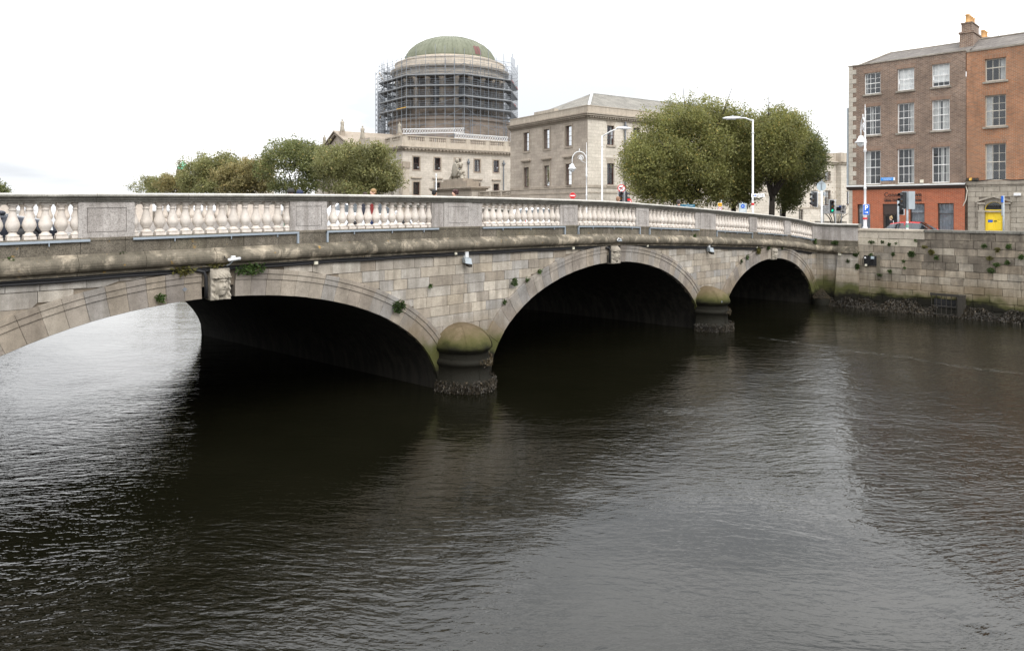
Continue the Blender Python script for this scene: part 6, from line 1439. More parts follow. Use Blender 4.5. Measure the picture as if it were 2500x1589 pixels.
# ------------------------------------------------------------------ lamps and signs
CF = (-FW[0], -FW[1])                                       # towards the viewer
def modern_lamp(px, ptop, d, arm, label, base=STREET, sign=None):
    p = at(px, ptop, d); t = thing('street_lamp', label, 'street lamp', (p.x, p.y, base)); H = p.z - base
    MB().lathe([(.11, 0), (.11, 1.2), (.068, 1.3), (.05, H)], (0, 0), 12).obj('pole', M['white_metal'], t, True); MB().lathe([(.09, 0), (.09, .06)], (0, 0), 10, z0=H - .9).obj('collar', M['white_metal'], t)
    q = at(*arm, d); e = Vector((q.x - p.x, q.y - p.y, q.z - base)); MB().tube([(0, 0, H - .1), Vector((0, 0, H - .05)).lerp(e, .5) + Vector((0, 0, .06)), e], [.05, .045, .04], 8).obj('arm', M['white_metal'], t, True)
    u = Vector((e.x, e.y, 0)).normalized(); v = Vector((-u.y, u.x, 0)); L_ = .95; mb = MB(); V = []
    for f, w_, h0, h1 in ((-.25, .07, -.05, .05), (0, .12, -.07, .09), (.4, .17, -.09, .09), (.8, .13, -.08, .05), (1, .05, -.05, .0)):
        c = e + u * (f * L_); V += [c - v * w_ + Vector((0, 0, h0)), c + v * w_ + Vector((0, 0, h0)), c + v * w_ * .7 + Vector((0, 0, h1)), c - v * w_ * .7 + Vector((0, 0, h1))]
    mb.add(V, [(4 * i + j, 4 * i + (j + 1) % 4, 4 * i + 4 + (j + 1) % 4, 4 * i + 4 + j) for i in range(4) for j in range(4)] + [(0, 1, 2, 3), (16, 17, 18, 19)]); mb.obj('lamp_head', M['white_metal'], t, True)
    lh = t.children[-1]; c = e + u * .4; MB().hexa([c + u * a + v * b + Vector((0, 0, zq)) for zq in (-.12, -.085) for a, b in ((-.25, -.1), (.3, -.1), (.3, .1), (-.25, .1))]).obj('lamp_glass', M['bulb'], lh)
    MB().tube([e + u * .3 + Vector((0, 0, .05)), e + u * .3 + Vector((0, 0, .16))], .05, 8).obj('photocell', M['grey_metal'], lh); return t
modern_lamp(1470, 331, 55, (1512, 313), 'plain white lamp post with raised arm in front of the court wing')
lp2 = modern_lamp(1838, 292, 45.5, (1800, 288), 'tall white lamp post with curved arm before the big trees', STREET + .1)
def swan_lamp(px, ptop, d, side, label, base):
    p = at(px, ptop, d); t = thing('swan_neck_lamp', label, 'street lamp', (p.x, p.y, base)); H = p.z - base
    MB().lathe([(0.125, 0), (0.125, .9), (0.148, .95), (0.148, 1.05), (0.101, 1.1), (0.101, 1.7), (0.125, 1.75), (0.125, 1.85), (0.074, 1.9), (0.066, 3.4), (0.086, 3.45), (0.086, 3.52), (0.058, 3.56), (0.047, H - 3.0), (0.086, H - 2.95), (0.086, H - 2.8), (0.055, H - 2.75), (0.078, H - 2.2), (0.047, H - 2.15), (0.039, H - .9), (0.055, H - .85), (0.027, H - .75), (0.012, H)], (0, 0), 12).obj('post', M['white_metal'], t, True)
    r = Vector(side).normalized(); Rr = .62; zc = H - 1.5; pts = [Vector((0, 0, zc - .2))] + [r * (Rr - Rr * math.cos(a)) + Vector((0, 0, zc + Rr * 1.15 * math.sin(a))) for a in [math.pi * k / 10 for k in range(11)]] + [r * (2 * Rr) + Vector((0, 0, zc - .35))]
    MB().tube(pts, .042, 8).obj('swan_neck', M['white_metal'], t, True)
    sc_ = MB(); cc = r * (Rr * .75) + Vector((0, 0, zc + .15))
    for s_, r0 in ((1, .30), (-1, .2)): sc_.tube([cc + (r * math.cos(a) * s_ + Vector((0, 0, math.sin(a)))) * (r0 * (1 - a / 9)) for a in [k * .5 for k in range(15)]], .025, 5)
    sc_.tube([Vector((0, 0, zc - .3)), cc + Vector((0, 0, -.25)), cc], .025, 5); sc_.tube([pts[6] + Vector((0, 0, -.05)), pts[6] + Vector((0, 0, .25))], .03, 5)
    for k in range(5): sc_.ball(cc + r * rnd.uniform(-.2, .2) + Vector((0, 0, rnd.uniform(-.2, .2))), .06, 6, 4)
    sc_.obj('scroll', M['white_metal'], t, True)
    e = r * (2 * Rr); mb = MB(); mb.lathe([(.06, 0), (.14, -.04), (.16, -.16), (.2, -.19), (.22, -.3), (.36, -.42), (.37, -.46), (.30, -.46)], (e.x, e.y), 14, z0=zc - .33); mb.obj('lantern_hood', M['white_metal'], t, True)
    mb = MB(); mb.lathe([(.26, 0), (.2, -.16), (.06, -.27), (0, -.29)], (e.x, e.y), 12, z0=zc - .79); mb.obj('lantern_bowl', M['bulb'], t.children[-1], True); return t
swan_lamp(1432, 348, 60, (-RT[0], -RT[1], 0), 'ornate white swan neck lamp in front of the court wing corner', STREET)
sw = swan_lamp(2112, 255, 43.4, (RT[0] * .27 + .96 * FW[0], RT[1] * .27 + .96 * FW[1], 0), 'ornate white swan neck lamp by the quay wall before the corner house', STREET + .1)
CR = (RT[0], RT[1], 0)
def facing(o): return Matrix.Translation(o) @ Matrix.Rotation(-math.atan2(FW[0], FW[1]), 4, 'Z')     # local x right, -y towards viewer
def fmx(x, y, z): return frame_mx((x, y, z), (1, 0, 0))
def disc(name, r, mat, parent, z, y0=0.0, th=.012, n=24, x=0.0):
    mb = MB(); mb.lathe([(r, 0), (r, th)], (0, 0), n); mb.xf(Matrix.Translation((x, y0, z)) @ Matrix.Rotation(R_(90), 4, 'X')); return mb.obj(name, mat, parent)
# P plate and stickers on the quay lamp
pl = MB(); pz = at(2112, 512, 43.4).z - (STREET + .1); fm_ = frame_mx((CF[0] * .12, CF[1] * .12, pz), CR)
pl.cbox(-.20, .20, -.33, .33, 0, .02, .008).xf(fm_); plo = pl.obj('parking_plate', M['sign_white'], sw); MB().box(-.185, .185, -.315, .315, .018, .026).xf(fm_).obj('blue_field', M['sign_blue'], plo)
text('P', .42, M['sign_white'], plo, fm_ @ Matrix.Translation((0, .10, .03)), ext=.003, bold=.012); MB().box(-.10, .05, -.19, -.15, .027, .032).xf(fm_).obj('arrow_shaft', M['sign_white'], plo); MB().add([(.04, -.24, .03), (.12, -.17, .03), (.04, -.10, .03)], [(0, 1, 2)]).xf(fm_).obj('arrow_head', M['sign_white'], plo)
MB().lathe([(.135, 0), (.135, .1)], (0, 0), 12, z0=pz - .6).obj('sticker', M['sign_red'], sw)
# finger sign on the tall lamp
fz = at(1838, 478, 45.5).z - (STREET + .1); c_ = at(1849, 478, 45.3); fm_ = frame_mx((c_.x - lp2.location.x + CF[0] * .1, c_.y - lp2.location.y + CF[1] * .1, fz), CR); fs = MB().cbox(-.43, .43, -.115, .115, 0, .025, .008).xf(fm_).obj('finger_sign', M['sign_white'], lp2)
text('Capital Car Park', .10, M['sign_black'], fs, fm_ @ Matrix.Translation((.12, .045, .027)), ext=.002, width=.5); text('HENRY ST. AREA', .10, M['sign_black'], fs, fm_ @ Matrix.Translation((.12, -.05, .027)), ext=.002, width=.5)
MB().box(-.235, -.15, -.05, .06, .024, .03).xf(fm_).obj('blue_symbol', M['sign_blue'], fs); MB().box(-.39, -.29, -.012, .012, .024, .03).xf(fm_).obj('arrow_shaft', M['sign_black'], fs); MB().add([(-.32, -.06, .029), (-.255, 0, .029), (-.32, .06, .029)], [(0, 1, 2)]).xf(fm_).obj('arrow_head', M['sign_black'], fs)
MB().lathe([(.09, 0), (.09, .14)], (0, 0), 12, z0=at(1838, 501, 45.5).z - STREET - .1).obj('sticker', M['sign_red'], lp2)
def pole_sign(px, py_top, d, label, name, cat='road sign', r=.035, mat='grey_metal', base=STREET):
    p = at(px, py_top, d); t = thing(name, label, cat, matrix=facing((p.x, p.y, base))); MB().tube([(0, 0, 0), (0, 0, p.z - base)], r, 8).obj('pole', M[mat], t, True); return t, p.z - base
def no_entry(px, py, d, label, rad=.30):
    t, H = pole_sign(px, py - 6, d, label, 'no_entry_sign'); z = at(px, py, d).z - STREET; disc('sign_disc', rad, M['sign_white'], t, z, -.05); disc('red_field', rad * .965, M['sign_red'], t, z, -.064); MB().box(-rad * .72, rad * .72, -.088, -.077, z - rad * .17, z + rad * .17).obj('white_bar', M['sign_white'], t)
no_entry(1398, 478, 64, 'red no entry sign left of the ornate lamp below the court wing'); no_entry(1534, 492, 58, 'red no entry sign just showing above the parapet by the traffic signal', .27)
t, H = pole_sign(1517, 445, 52, 'no left turn sign above a traffic signal before the court wing', 'no_left_turn_sign'); z = at(1517, 460, 52).z - STREET
disc('sign_disc', .29, M['sign_red'], t, z, -.05); disc('white_field', .235, M['sign_white'], t, z, -.064)
MB().box(.02, .075, -.09, -.078, z - .15, z + .06).obj('arrow_stem', M['sign_black'], t); MB().box(-.10, .075, -.09, -.078, z + .01, z + .07).obj('arrow_arm', M['sign_black'], t); MB().add([(-.09, -.085, z - .06), (-.09, -.085, z + .14), (-.2, -.085, z + .04)], [(0, 1, 2)]).obj('arrow_head', M['sign_black'], t)
mb = MB(); mb.box(-.26, .26, -.005, .005, -.025, .025); mb.xf(Matrix.Translation((0, -.095, z)) @ Matrix.Rotation(R_(-45), 4, 'Y')); mb.obj('red_bar', M['sign_red'], t)
def signal(t, x, z, ang, lit=None, board='white_metal', h=.98, name='signal_head'):
    """three-lens head; ang 0 faces the viewer, 90 faces left"""
    Mx = Matrix.Translation((x, 0, z)) @ Matrix.Rotation(R_(-ang), 4, 'Z'); so_ = MB().cbox(-.13, .13, -.12, .10, -h / 2, h / 2, .03).xf(Mx).obj(name, M['black_gl'], t)
    MB().box(-.20, .20, .10, .12, -h / 2 - .05, h / 2 + .05).xf(Mx).obj('backing_board', M[board], so_)
    for k in range(3):
        zq = (1 - k) * h * .32; q = MB(); q.lathe([(.095, 0), (.07, .02), (0, .03)], (0, 0), 12); q.xf(Mx @ Matrix.Translation((0, -.12, zq)) @ Matrix.Rotation(R_(90), 4, 'X')); q.obj('lens', M['lamp_green'] if lit == k else M[('lens_dark', 'lens_amber', 'black_gl')[k]], so_)
        v = MB(); v.lathe([(.115, 0), (.115, .2), (.105, .2), (.105, 0)], (0, 0), 12, a0=R_(-20), a1=R_(200)); v.xf(Mx @ Matrix.Translation((0, -.12, zq)) @ Matrix.Rotation(R_(90), 4, 'X')); v.obj('visor', M['black_gl'], so_)
zq = at(1517, 484, 52).z - STREET; signal(t, -.05, zq, 0, None); signal(t, .30, zq, -100, None)
t, H = pole_sign(1680, 496, 57, 'teal information board on a post behind the dark haired man', 'information_board'); z = at(1670, 503, 57).z - STREET; MB().cbox(-.95, .55, -.06, -.02, z - .55, z + .12, .015).obj('board', M['sign_teal'], t); text('Four Courts', .11, M['sign_white'], t.children[-1], fmx(.1, -.062, z + .03), ext=.002, width=.6)
t, H = pole_sign(1761, 488, 56, 'yellow warning plate over a white speed roundel on a post', 'warning_sign'); z = at(1757, 504, 56).z - STREET
MB().cbox(-.33, .07, -.06, -.02, z - .42, z + .30, .01).obj('back_plate', M['sign_back'], t); MB().box(-.30, .04, -.07, -.06, z + .0, z + .28).obj('yellow_plate', M['sign_yellow'], t); yp = t.children[-1]
for k in range(3): MB().ball((-.24 + .1 * k, -.072, z + .12 + .05 * (k % 2)), (.035, .008, .05), 6, 4).obj('pictogram', M['sign_black'], yp)
disc('roundel', .17, M['sign_red'], t, z - .22, -.062, x=-.13); disc('roundel_field', .13, M['sign_white'], t, z - .22, -.075, x=-.13); text('30', .16, M['sign_black'], t, fmx(-.13, -.09, z - .22), ext=.003)
t, H = pole_sign(1813, 494, 55, 'grey plate with blue cycle roundel at the bridge end', 'cycle_sign'); z = at(1813, 508, 55).z - STREET; MB().cbox(-.30, .30, -.06, -.02, z - .5, z + .36, .012).obj('back_plate', M['sign_back'], t); disc('blue_roundel', .16, M['sign_blue'], t, z + .14, -.062)
br = t.children[-1]
for xx in (-.06, .06): mb = MB(); mb.tube([(xx + .035 * math.cos(a), -.078, z + .12 + .035 * math.sin(a)) for a in [k * .7 for k in range(10)]], .007, 4); mb.obj('cycle_wheel', M['sign_white'], br)
MB().tube([(-.06, -.078, z + .12), (0, -.078, z + .12), (.04, -.078, z + .175), (-.03, -.078, z + .175), (-.06, -.078, z + .12)], .007, 4).obj('cycle_frame', M['sign_white'], br)
for k in range(3): MB().box(-.22, .22, -.064, -.06, z - .17 - k * .1, z - .13 - k * .1).obj('text_line', M['sign_white'], t)
t, H = pole_sign(1065, 427, 72, 'slim white flagless pole before the court gate', 'slim_pole', 'pole', .05, 'white_metal'); MB().lathe([(.09, 0), (.09, .25), (.05, .3)], (0, 0), 8, z0=H - .2).obj('cap', M['white_metal'], t)
# signals near the bridge end
t, H = pole_sign(2006, 466, 48, 'traffic signal with round sign back, first right of the trees', 'traffic_signal', 'traffic light', .07, 'white_metal'); z = at(1992, 487, 48).z - STREET
signal(t, -.48, z, 80, None); MB().tube([(0, 0, z + .42), (-.3, 0, z + .45)], .03, 6).obj('bracket', M['white_metal'], t); disc('sign_back', .33, M['sign_back'], t, at(2006, 455, 48).z - STREET, .04); MB().tube([(0, -.02, H), (0, -.02, H + .75)], .025, 6).obj('sign_stem', M['grey_metal'], t); MB().box(-.2, .2, -.02, .03, H + .52, H + .57).obj('sign_clip', M['grey_metal'], t); MB().cbox(.1, .26, -.08, .05, H - .35, H - .08, .02).obj('detector', M['grey_metal'], t)
t, H = pole_sign(2040, 487, 54.5, 'traffic signal showing green beside the direction board', 'traffic_signal', 'traffic light', .055, 'white_metal'); z = at(2032, 504, 54.5).z - STREET; signal(t, -.30, z, 8, 2); MB().box(.03, .38, -.08, .06, z - .35, z - .06).obj('pedestrian_box', M['black_gl'], t); MB().box(.05, .2, -.06, .04, .9, 1.1).obj('push_button', M['sign_yellow'], t); MB().tube([(0, 0, z + .4), (-.3, 0, z + .42)], .03, 6).obj('bracket', M['white_metal'], t)
t, H = pole_sign(2011, 500, 57, 'white two panel direction board for the city centre and airport', 'direction_sign'); z = at(2034, 511, 57).z - STREET; x0 = 0; MB().tube([(1.45, 0, 0), (1.45, 0, H)], .035, 8).obj('pole', M['grey_metal'], t, True)
for k, (za, zb) in enumerate(((z + .01, z + .33), (z - .37, z - .01))):
    MB().cbox(-.28, 1.78, -.07, -.04, za, zb, .012).obj('panel_border', M['sign_black'], t); pb = t.children[-1]; MB().cbox(-.265, 1.765, -.078, -.07, za + .015, zb - .015, .008).obj('panel', M['sign_white'], pb)
    if k == 0:
        text('(R132)', .2, M['sign_black'], pb, fmx(.12, -.08, (za + zb) / 2), ext=.002, width=.5); MB().box(1.2, 1.38, -.086, -.079, za + .08, zb - .06).obj('blue_symbol', M['sign_blue'], pb)
        for q in (((1.58 - .13, -.02), (1.58 + .13, .02)),): MB().box(q[0][0], q[1][0], -.086, -.079, (za + zb) / 2 - .02, (za + zb) / 2 + .03).obj('plane_wing', M['sign_black'], pb)
        MB().box(1.56, 1.60, -.087, -.08, za + .05, zb - .05).obj('plane_body', M['sign_black'], pb); MB().box(1.52, 1.64, -.0865, -.0795, za + .05, za + .08).obj('plane_tail', M['sign_black'], pb)
    else:
        text('An Lár', .14, M['sign_black'], pb, fmx(.08, -.08, zb - .10), ext=.002, width=.4); text('CITY CENTRE', .14, M['sign_black'], pb, fmx(.32, -.08, za + .10), ext=.002, width=.86); MB().box(1.3, 1.52, -.086, -.079, (za + zb) / 2 - .025, (za + zb) / 2 + .025).obj('arrow_shaft', M['sign_black'], pb); MB().add([(1.48, -.085, (za + zb) / 2 - .1), (1.66, -.085, (za + zb) / 2), (1.48, -.085, (za + zb) / 2 + .1)], [(0, 1, 2)]).obj('arrow_head', M['sign_black'], pb)
t, H = pole_sign(2215, 470, 42.0, 'stickered traffic signal pole with two heads by the quay wall', 'traffic_signal', 'traffic light', .065, 'grey_metal', STREET + .1); z = at(2215, 489, 42).z - STREET - .1; signal(t, -.24, z, 75, None, 'grey_metal'); signal(t, .20, z, 180, None, 'grey_metal')
for zz_, mt in ((1.1, 'lamp_green'), (.95, 'sign_white'), (1.35, 'sign_white')): MB().lathe([(.07, 0), (.07, .1)], (0, 0), 10, z0=zz_).obj('sticker', M['sign_white' if mt == 'sign_white' else 'copper_bright'], t)
t, H = pole_sign(2193, 489, 47.5, 'traffic signal in front of the shop door', 'traffic_signal', 'traffic light', .07, 'grey_metal', STREET + .1); z = at(2201, 506, 47.5).z - STREET - .1; signal(t, .22, z, 25, None)
t, H = pole_sign(2450, 478, 38.5, 'grey stop pole with blue plates beside the yellow door', 'stop_pole', 'bus stop', .045, 'grey_metal', STREET + .1); z = at(2447, 494, 38.5).z - STREET - .1; MB().cbox(-.09, -.03, -.05, .08, z - .02, z + .34, .01).obj('blue_plate', M['sign_blue'], t); MB().cbox(-.09, -.02, -.05, .05, z - .75, z - .12, .01).obj('timetable', M['grey_metal'], t)

# ------------------------------------------------------------------ people
def person(pos, H, yaw, top, legs, hair, label, skin=(.55, .33, .24), hairstyle='short', pose='stand', extra=None):
    """one skinned figure; clothing colours by height, hair as its own mesh"""
    t = thing('person', label, 'person', tuple(pos), yaw); s = H / 1.75
    J = dict(pel=(0, 0, .95), wa=(0, .01, 1.10), ch=(0, .0, 1.30), nb=(0, .01, 1.455), nk=(0, -.005, 1.52), hd=(0, -.025, 1.60), tp=(0, -.015, 1.70), ns=(0, -.118, 1.605))
    st = .16 if pose == 'walk' else .02
    J.update(hl=(.095, 0, .90), kl=(.10, -st - .02, .50), al=(.10, -st * .6 + .02, .09), tl=(.11, -st * .6 - .14, .04), hr=(-.095, 0, .90), kr=(-.10, st * .3 - .02, .50), ar=(-.10, st + .05, .10), tr=(-.11, st - .09, .04))
    if pose == 'phone': J.update(sl=(.19, 0, 1.40), el=(.25, -.05, 1.14), wl=(.17, -.26, 1.32), fl=(.13, -.30, 1.42))
    else: J.update(sl=(.19, 0, 1.40), el=(.25, .03, 1.12), wl=(.26, -.06 - st * .4, .87), fl=(.25, -.09 - st * .4, .77))
    J.update(sr=(-.19, 0, 1.40), er=(-.25, .03, 1.12), wr=(-.26, -.04 + st * .4, .87), fr=(-.25, -.06 + st * .4, .77))
    rad = dict(pel=(.155, .12), wa=(.145, .11), ch=(.165, .12), nb=(.085, .075), nk=(.058, .06), hd=(.078, .095), tp=(.055, .06), ns=(.016, .016), hl=(.09, .09), kl=(.062, .065), al=(.045, .048), tl=(.042, .03), sl=(.07, .07), el=(.05, .05), wl=(.034, .034), fl=(.036, .022))
    for k in list(rad):
        if k.endswith('l') and k not in ('pel',) and len(k) == 2: rad[k[0] + 'r'] = rad[k]
    E_ = [('pel', 'wa'), ('wa', 'ch'), ('ch', 'nb'), ('nb', 'nk'), ('nk', 'hd'), ('hd', 'tp'), ('hd', 'ns'), ('pel', 'hl'), ('hl', 'kl'), ('kl', 'al'), ('al', 'tl'), ('pel', 'hr'), ('hr', 'kr'), ('kr', 'ar'), ('ar', 'tr'), ('ch', 'sl'), ('sl', 'el'), ('el', 'wl'), ('wl', 'fl'), ('ch', 'sr'), ('sr', 'er'), ('er', 'wr'), ('wr', 'fr')]
    names = list(J); me = bpy.data.meshes.new('body'); me.from_pydata([tuple(c * s for c in J[k]) for k in names], [(names.index(a), names.index(b)) for a, b in E_], [])
    n = NT('clothes'); z = n.sep(n.objc(), 2); y = n.sep(n.objc(), 1); x = n.math('ABSOLUTE', n.sep(n.objc(), 0))
    c = n.mix(n.math('GREATER_THAN', z, .09 * s), (.02, .018, .016), legs); c = n.mix(n.math('GREATER_THAN', z, .86 * s), c, top); c = n.mix(n.math('GREATER_THAN', z, 1.475 * s), c, skin)
    hand = n.math('MULTIPLY', n.math('GREATER_THAN', x, .19 * s), n.math('LESS_THAN', z, .86 * s)); c = n.mix(hand, c, skin)
    c = n.mix(.35, c, n.ramp(n.noise(n.objc(), 14, 4), [(.3, .6), (.7, 1.2)]), 'MULTIPLY'); me.materials.append(n.fin(c, .8)); bo = link('body', me, t)
    sk = bo.modifiers.new('skin', 'SKIN'); lay = me.skin_vertices[0].data if me.skin_vertices else None
    if lay is None: bo.data.skin_vertices.data.update(); lay = me.skin_vertices[0].data
    for k, nm in enumerate(names): lay[k].radius = (rad[nm][0] * s, rad[nm][1] * s); lay[k].use_root = nm == 'pel'
    ss = bo.modifiers.new('sub', 'SUBSURF'); ss.levels = 2; ss.render_levels = 2
    hm = plain('hair', hair, .7, var=.4, scale=40)
    mb = MB(); 
    if hairstyle == 'cap': mb.lathe([(.112 * s, 1.60 * s), (.115 * s, 1.655 * s), (.10 * s, 1.72 * s), (.06 * s, 1.765 * s), (0, 1.775 * s)], (0, -.012 * s), 14, sy=1.12); mb.add([(-.08 * s, -.10 * s, 1.655 * s), (.08 * s, -.10 * s, 1.655 * s), (.07 * s, -.21 * s, 1.64 * s), (-.07 * s, -.21 * s, 1.64 * s)], [(0, 1, 2, 3)])
    elif hairstyle == 'curly':
        rr = random.Random(2)
        for k in range(46):
            a = rr.uniform(0, 6.28); q = rr.random() ** .5; mb.ball((.11 * q * math.cos(a) * s, (.03 + .10 * q * math.sin(a) if math.sin(a) > -.3 else .0) * s, (1.60 + .14 * rr.random()) * s), .042 * s, 7, 5)
        mb.ball((0, .02 * s, 1.68 * s), (.105 * s, .115 * s, .09 * s))
    elif hairstyle == 'bun': mb.ball((0, .005 * s, 1.665 * s), (.098 * s, .115 * s, .095 * s)); mb.ball((0, .04 * s, 1.77 * s), .05 * s); mb.ball((0, .06 * s, 1.62 * s), (.09 * s, .07 * s, .1 * s))
    else: mb.ball((0, .012 * s, 1.672 * s), (.094 * s, .112 * s, .088 * s)); mb.ball((0, .05 * s, 1.61 * s), (.088 * s, .065 * s, .07 * s))
    mb.obj('cap' if hairstyle == 'cap' else 'hair', hm, t, True)
    MB().ball((.088 * s, 0, 1.60 * s), (.015 * s, .025 * s, .035 * s), 6, 5).ball((-.088 * s, 0, 1.60 * s), (.015 * s, .025 * s, .035 * s), 6, 5).obj('ears', plain('skin', skin, .6), t, True)
    return t
def deck_at(px, ptop, Y, zoff=-1.42):
    p = onY(px, ptop, Y); base = zpar(p.x) + zoff; return Vector((p.x, Y, base)), p.z - base
def yaw_to(dx, dy): return math.atan2(dx, -dy)           # figure looks along -y by default
for px, pt, Y, yaw, top, legs, hair, lab, hs, pose, skin in [
    (709, 461, 2.0, yaw_to(1, .1), (.02, .02, .024), (.02, .02, .025), (.02, .018, .017), 'person in black coat and dark cap at the second bridge pedestal', 'cap', 'walk', (.55, .33, .24)),
    (731, 465, 2.6, yaw_to(1, 0), (.02, .035, .10), (.03, .03, .04), (.012, .022, .07), 'person in navy hooded top beside the one in black', 'cap', 'walk', (.55, .33, .24)),
    (911, 461, 1.6, yaw_to(-1, .2), (.22, .02, .018), (.02, .05, .17), (.36, .22, .10), 'person with fair hair in a dark red jacket and blue jeans', 'short', 'walk', (.6, .38, .28)),
    (892, 470, 2.5, yaw_to(1, .2), (.03, .033, .05), (.02, .02, .025), (.05, .03, .02), 'person in dark navy jacket behind the one in red', 'short', 'walk', (.55, .33, .24)),
    (1061, 463, 1.5, yaw_to(1, .3), (.05, .02, .022), (.10, .20, .38), (.008, .008, .008), 'person with black hair seen from behind at the wide pedestal', 'short', 'walk', (.5, .3, .2)),
    (1110, 464, 1.4, yaw_to(-1, .15), (.10, .09, .08), (.03, .03, .04), (.05, .012, .012), 'person with curly dark red hair raising a hand beside the wide pedestal', 'curly', 'phone', (.55, .34, .25)),
    (1509, 480, 1.3, yaw_to(1, .2), (.09, .10, .06), (.03, .03, .035), (.30, .17, .10), 'man with short ginger hair in olive jacket by the traffic signal', 'short', 'walk', (.6, .34, .26)),
    (1657, 488, 1.3, yaw_to(1, .35), (.012, .014, .03), (.02, .02, .03), (.06, .045, .04), 'man with grey brown hair in navy jacket before the teal board', 'short', 'walk', (.55, .33, .25))]:
    p, h = deck_at(px, pt, Y); h = min(1.86, max(1.5, h)); person(p, h, yaw, top, legs, hair, lab, skin, hs, pose)
q = onX(2175, 531, 29.7); pq = person((29.7, q.y, STREET + .1), q.z - STREET - .02, yaw_to(-.2, 1), (.015, .016, .022), (.02, .02, .025), (.50, .36, .18), 'person with blond bun in black jacket with white strap outside the shop', (.6, .4, .3), 'bun', 'stand')
MB().tube([(-.14, .13, 1.36), (-.02, .16, 1.2), (.18, .15, .95)], .018, 6).obj('bag_strap', M['sign_white'], pq)
def bag(pos, mat, label):
    t = thing('shopping_bag', label, 'bag', pos); MB().hexa([(-.06, -.14, 0), (.06, -.14, 0), (.06, .14, 0), (-.06, .14, 0), (-.05, -.16, .34), (.05, -.16, .34), (.05, .16, .34), (-.05, .16, .34)]).obj('body', mat, t)
    for x in (-.04, .04): MB().tube([(x, -.08, .34), (x, 0, .5), (x, .08, .34)], .01, 5).obj('handle', mat, t)
p, h = deck_at(695, 552, 1.5); bag((p.x + .1, 1.5, p.z + .42), M['copper_bright'], 'bright green carrier bag held by the person in black')

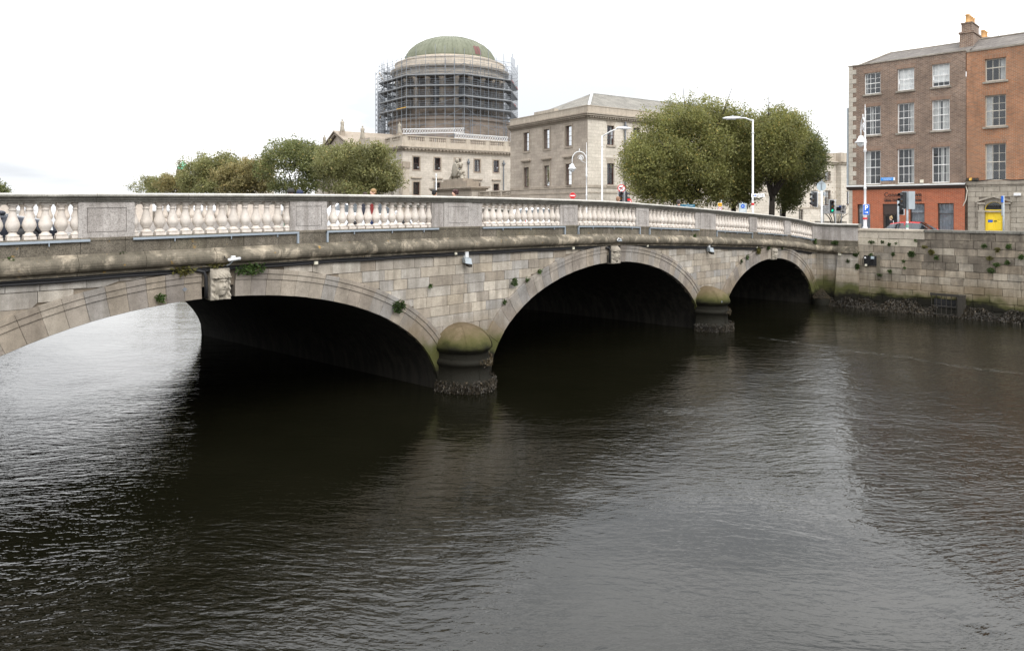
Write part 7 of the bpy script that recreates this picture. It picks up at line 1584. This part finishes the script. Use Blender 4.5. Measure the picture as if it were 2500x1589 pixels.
# ------------------------------------------------------------------ cars
def car(pos, yaw, paint, label, suv=False, dark_glass=True):
    t = thing('car', label, 'car', tuple(pos), yaw); k = 1.13 if suv else 1.0
    # stations along the length, x forward; (x, sill z, half width, shoulder z, half cabin width, roof z or None)
    S = [(-2.12, .42, .66, .70, None), (-2.05, .30, .80, .92, None), (-1.75, .24, .86, .98, (.62, 1.05)), (-1.45, .22, .88, .97, (.56, 1.36)), (-.95, .22, .89, .95, (.57, 1.45)), (-.2, .22, .89, .93, (.58, 1.47)), (.25, .22, .89, .92, (.57, 1.44)), (.95, .22, .885, .90, (.70, .96)), (1.25, .23, .87, .87, None), (1.7, .25, .83, .80, None), (2.0, .32, .74, .70, None), (2.1, .42, .62, .58, None)]
    V = []; body = []; gl = []
    W = 9
    for (x, z0, hw, zs, cab) in S:
        cw, rz = cab if cab else (hw * .72, zs + .035)
        half = [(hw * .92, z0), (hw, z0 + .12), (hw * 1.01, (z0 + zs) / 2), (hw * .985, zs - .05), (hw * .90, zs + .01), (cw + (.06 if cab else .08), (rz - .06) if cab and rz > 1.2 else zs + .02), (cw, (rz - .015) if cab and rz > 1.2 else (zs + .03 if not cab else rz)), (cw * .5, rz + .015), (0, rz + .02)]
        V += [(x, -y, z * k) for y, z in half] + [(x, y, z * k) for y, z in half[:-1]]
    n_ = 2 * W - 1
    def id_(i, j, side): return i * n_ + (j if side < 0 or j == W - 1 else W + j)
    for i in range(len(S) - 1):
        for side in (-1, 1):
            for j in range(W - 1):
                f = (id_(i, j, side), id_(i + 1, j, side), id_(i + 1, j + 1, side), id_(i, j + 1, side)); cabin = S[i][4] and S[i + 1][4]
                isg = cabin and ((j == 4 and 2 <= i <= 6) or (i in (2, 6) and j >= 5) )
                (gl if isg else body).append(f)
    for i, rev in ((0, 0), (len(S) - 1, 1)):
        ring = [id_(i, j, -1) for j in range(W)] + [id_(i, j, 1) for j in range(W - 2, -1, -1)]; body.append(tuple(ring))
    bm_ = MB(); bm_.add(V, body); bo = bm_.obj('body', paint, t, True); sub = bo.modifiers.new('edge', 'EDGE_SPLIT'); sub.split_angle = R_(50)
    gm = MB(); gm.add(V, gl); gm.obj('windows', M['car_glass'], t, False)
    MB().box(-1.5, .7, -.62, .62, .5 * k, .86 * k).obj('seats', M['black'], t)
    for sgn in (-1, 1):
        for (x0, x1) in ((-.62, -.55),): MB().hexa([(x0, sgn * .80, .93 * k), (x1, sgn * .80, .93 * k), (x1, sgn * .78, .93 * k), (x0, sgn * .78, .93 * k), (x0, sgn * .645, 1.40 * k), (x1, sgn * .645, 1.40 * k), (x1, sgn * .62, 1.40 * k), (x0, sgn * .62, 1.40 * k)]).obj('pillar', paint, t)
        for x in (-1.32, 1.33):
            r = .33 * (1.1 if suv else 1); mb = MB(); mb.lathe([(r * .62, -.10), (r * .95, -.10), (r, -.07), (r, .07), (r * .95, .10), (r * .62, .10)], (0, 0), 22); mb.xf(Matrix.Translation((x, sgn * .80, r)) @ Matrix.Rotation(R_(90), 4, 'X')); wo = mb.obj('wheel', M['black'], t, True)
            mb = MB(); mb.lathe([(r * .64, -.085), (r * .55, -.05), (r * .2, -.08), (0, -.085)], (0, 0), 16); mb.lathe([(r * .64, .085), (r * .55, .05), (r * .2, .08), (0, .085)], (0, 0), 16); mb.xf(Matrix.Translation((x, sgn * .81, r)) @ Matrix.Rotation(R_(90), 4, 'X')); mb.obj('rim', M['grey_metal'], wo)
            ar = MB(); ar.tube([(x + (r + .05) * math.cos(a), sgn * .885, r + (r + .05) * math.sin(a)) for a in [math.pi * q / 10 for q in range(11)]], .03, 5); ar.obj('wheel_arch', M['black'] if suv else paint, t)
        MB().ball((.82, sgn * .97, .98 * k), (.09, .09, .065), 8, 6).obj('mirror', paint, t, True)
        MB().hexa([(1.72, sgn * .60, .62 * k), (2.06, sgn * .52, .56 * k), (1.98, sgn * .76, .56 * k), (1.70, sgn * .84, .62 * k), (1.72, sgn * .60, .76 * k), (2.02, sgn * .52, .66 * k), (1.96, sgn * .75, .66 * k), (1.70, sgn * .83, .77 * k)]).obj('headlight', M['bulb'], t)
        MB().hexa([(-2.10, sgn * .50, .68 * k), (-1.95, sgn * .85, .66 * k), (-1.85, sgn * .86, .68 * k), (-2.0, sgn * .5, .7 * k), (-2.08, sgn * .52, .90 * k), (-1.93, sgn * .83, .92 * k), (-1.83, sgn * .84, .92 * k), (-1.95, sgn * .52, .9 * k)]).obj('tail_light', M['sign_red'], t)
    MB().box(2.06, 2.13, -.45, .45, .42 * k, .56 * k).obj('grille', M['black_gl'], t); MB().box(2.13, 2.14, -.25, .25, .44 * k, .54 * k).obj('number_plate', M['sign_white'], t); MB().box(-2.145, -2.12, -.26, .26, .55 * k, .66 * k).obj('number_plate', M['sign_white'], t); return t
M['paint_dark'] = plain('charcoal_car_paint', (.022, .026, .038), .25, .3, var=.03); M['paint_white'] = plain('white_car_paint', (.80, .82, .85), .25, var=.03); M['paint_red'] = plain('red_car_paint', (.42, .035, .035), .25, var=.03); M['paint_silver'] = plain('silver_car_paint', (.55, .58, .6), .3, .4, var=.03)
dk = lambda x, y: (x, y, zpar(x) - 1.55)
car(dk(-21.6, 4.5), 0.0, M['paint_dark'], 'charcoal sport utility car passing behind the balustrade at the left edge', True)
car(dk(-7.0, 8.0), 0.0, M['paint_white'], 'white car behind the balustrade right of the second pedestal')
car(dk(4.9, 9.0), 0.0, M['paint_white'], 'white car behind the balustrade above the left side of the middle arch')
car((25.4, -4.75, STREET), R_(-90), M['paint_red'], 'red hatchback beyond the quay wall in front of the shop')
# ------------------------------------------------------------------ far things
p = at(447, 415, 260); t = thing('copper_cupola', 'small bright green copper dome rising behind the river road trees', 'dome', (p.x, p.y, STREET)); zb = p.z - STREET
MB().lathe([(2.4, 0), (2.4, zb), (1.9, zb), (1.75, zb + .6), (1.9, zb + .7)], (0, 0), 16).obj('drum', M['court_trim'], t); MB().lathe([(1.95, 0), (1.9, .8), (1.55, 1.8), (.9, 2.5), (.25, 2.9), (.2, 3.6), (.05, 3.7), (.03, 4.6)], (0, 0), 16, z0=zb).obj('dome', M['copper_bright'], t, True)
p = at(595, 405, 190); t = thing('far_building', 'pale building with green roof showing over the river road trees', 'building', matrix=Matrix.Translation((p.x, p.y, STREET)) @ Matrix.Rotation(FCA, 4, 'Z')); zb = p.z - STREET
MB().box(-6, 6, -8, 6, 0, zb - .2).obj('wall', M['court_e'], t); MB().hexa([(-6.3, -8.3, zb - .2), (6.3, -8.3, zb - .2), (6.3, 6.3, zb - .2), (-6.3, 6.3, zb - .2), (-4, -6, zb + .9), (4, -6, zb + .9), (4, 4, zb + .9), (-4, 4, zb + .9)]).obj('roof', M['copper'], t); MB().box(-.6, .6, -2, -1, zb, zb + 2.4).obj('chimney', M['court_e'], t)
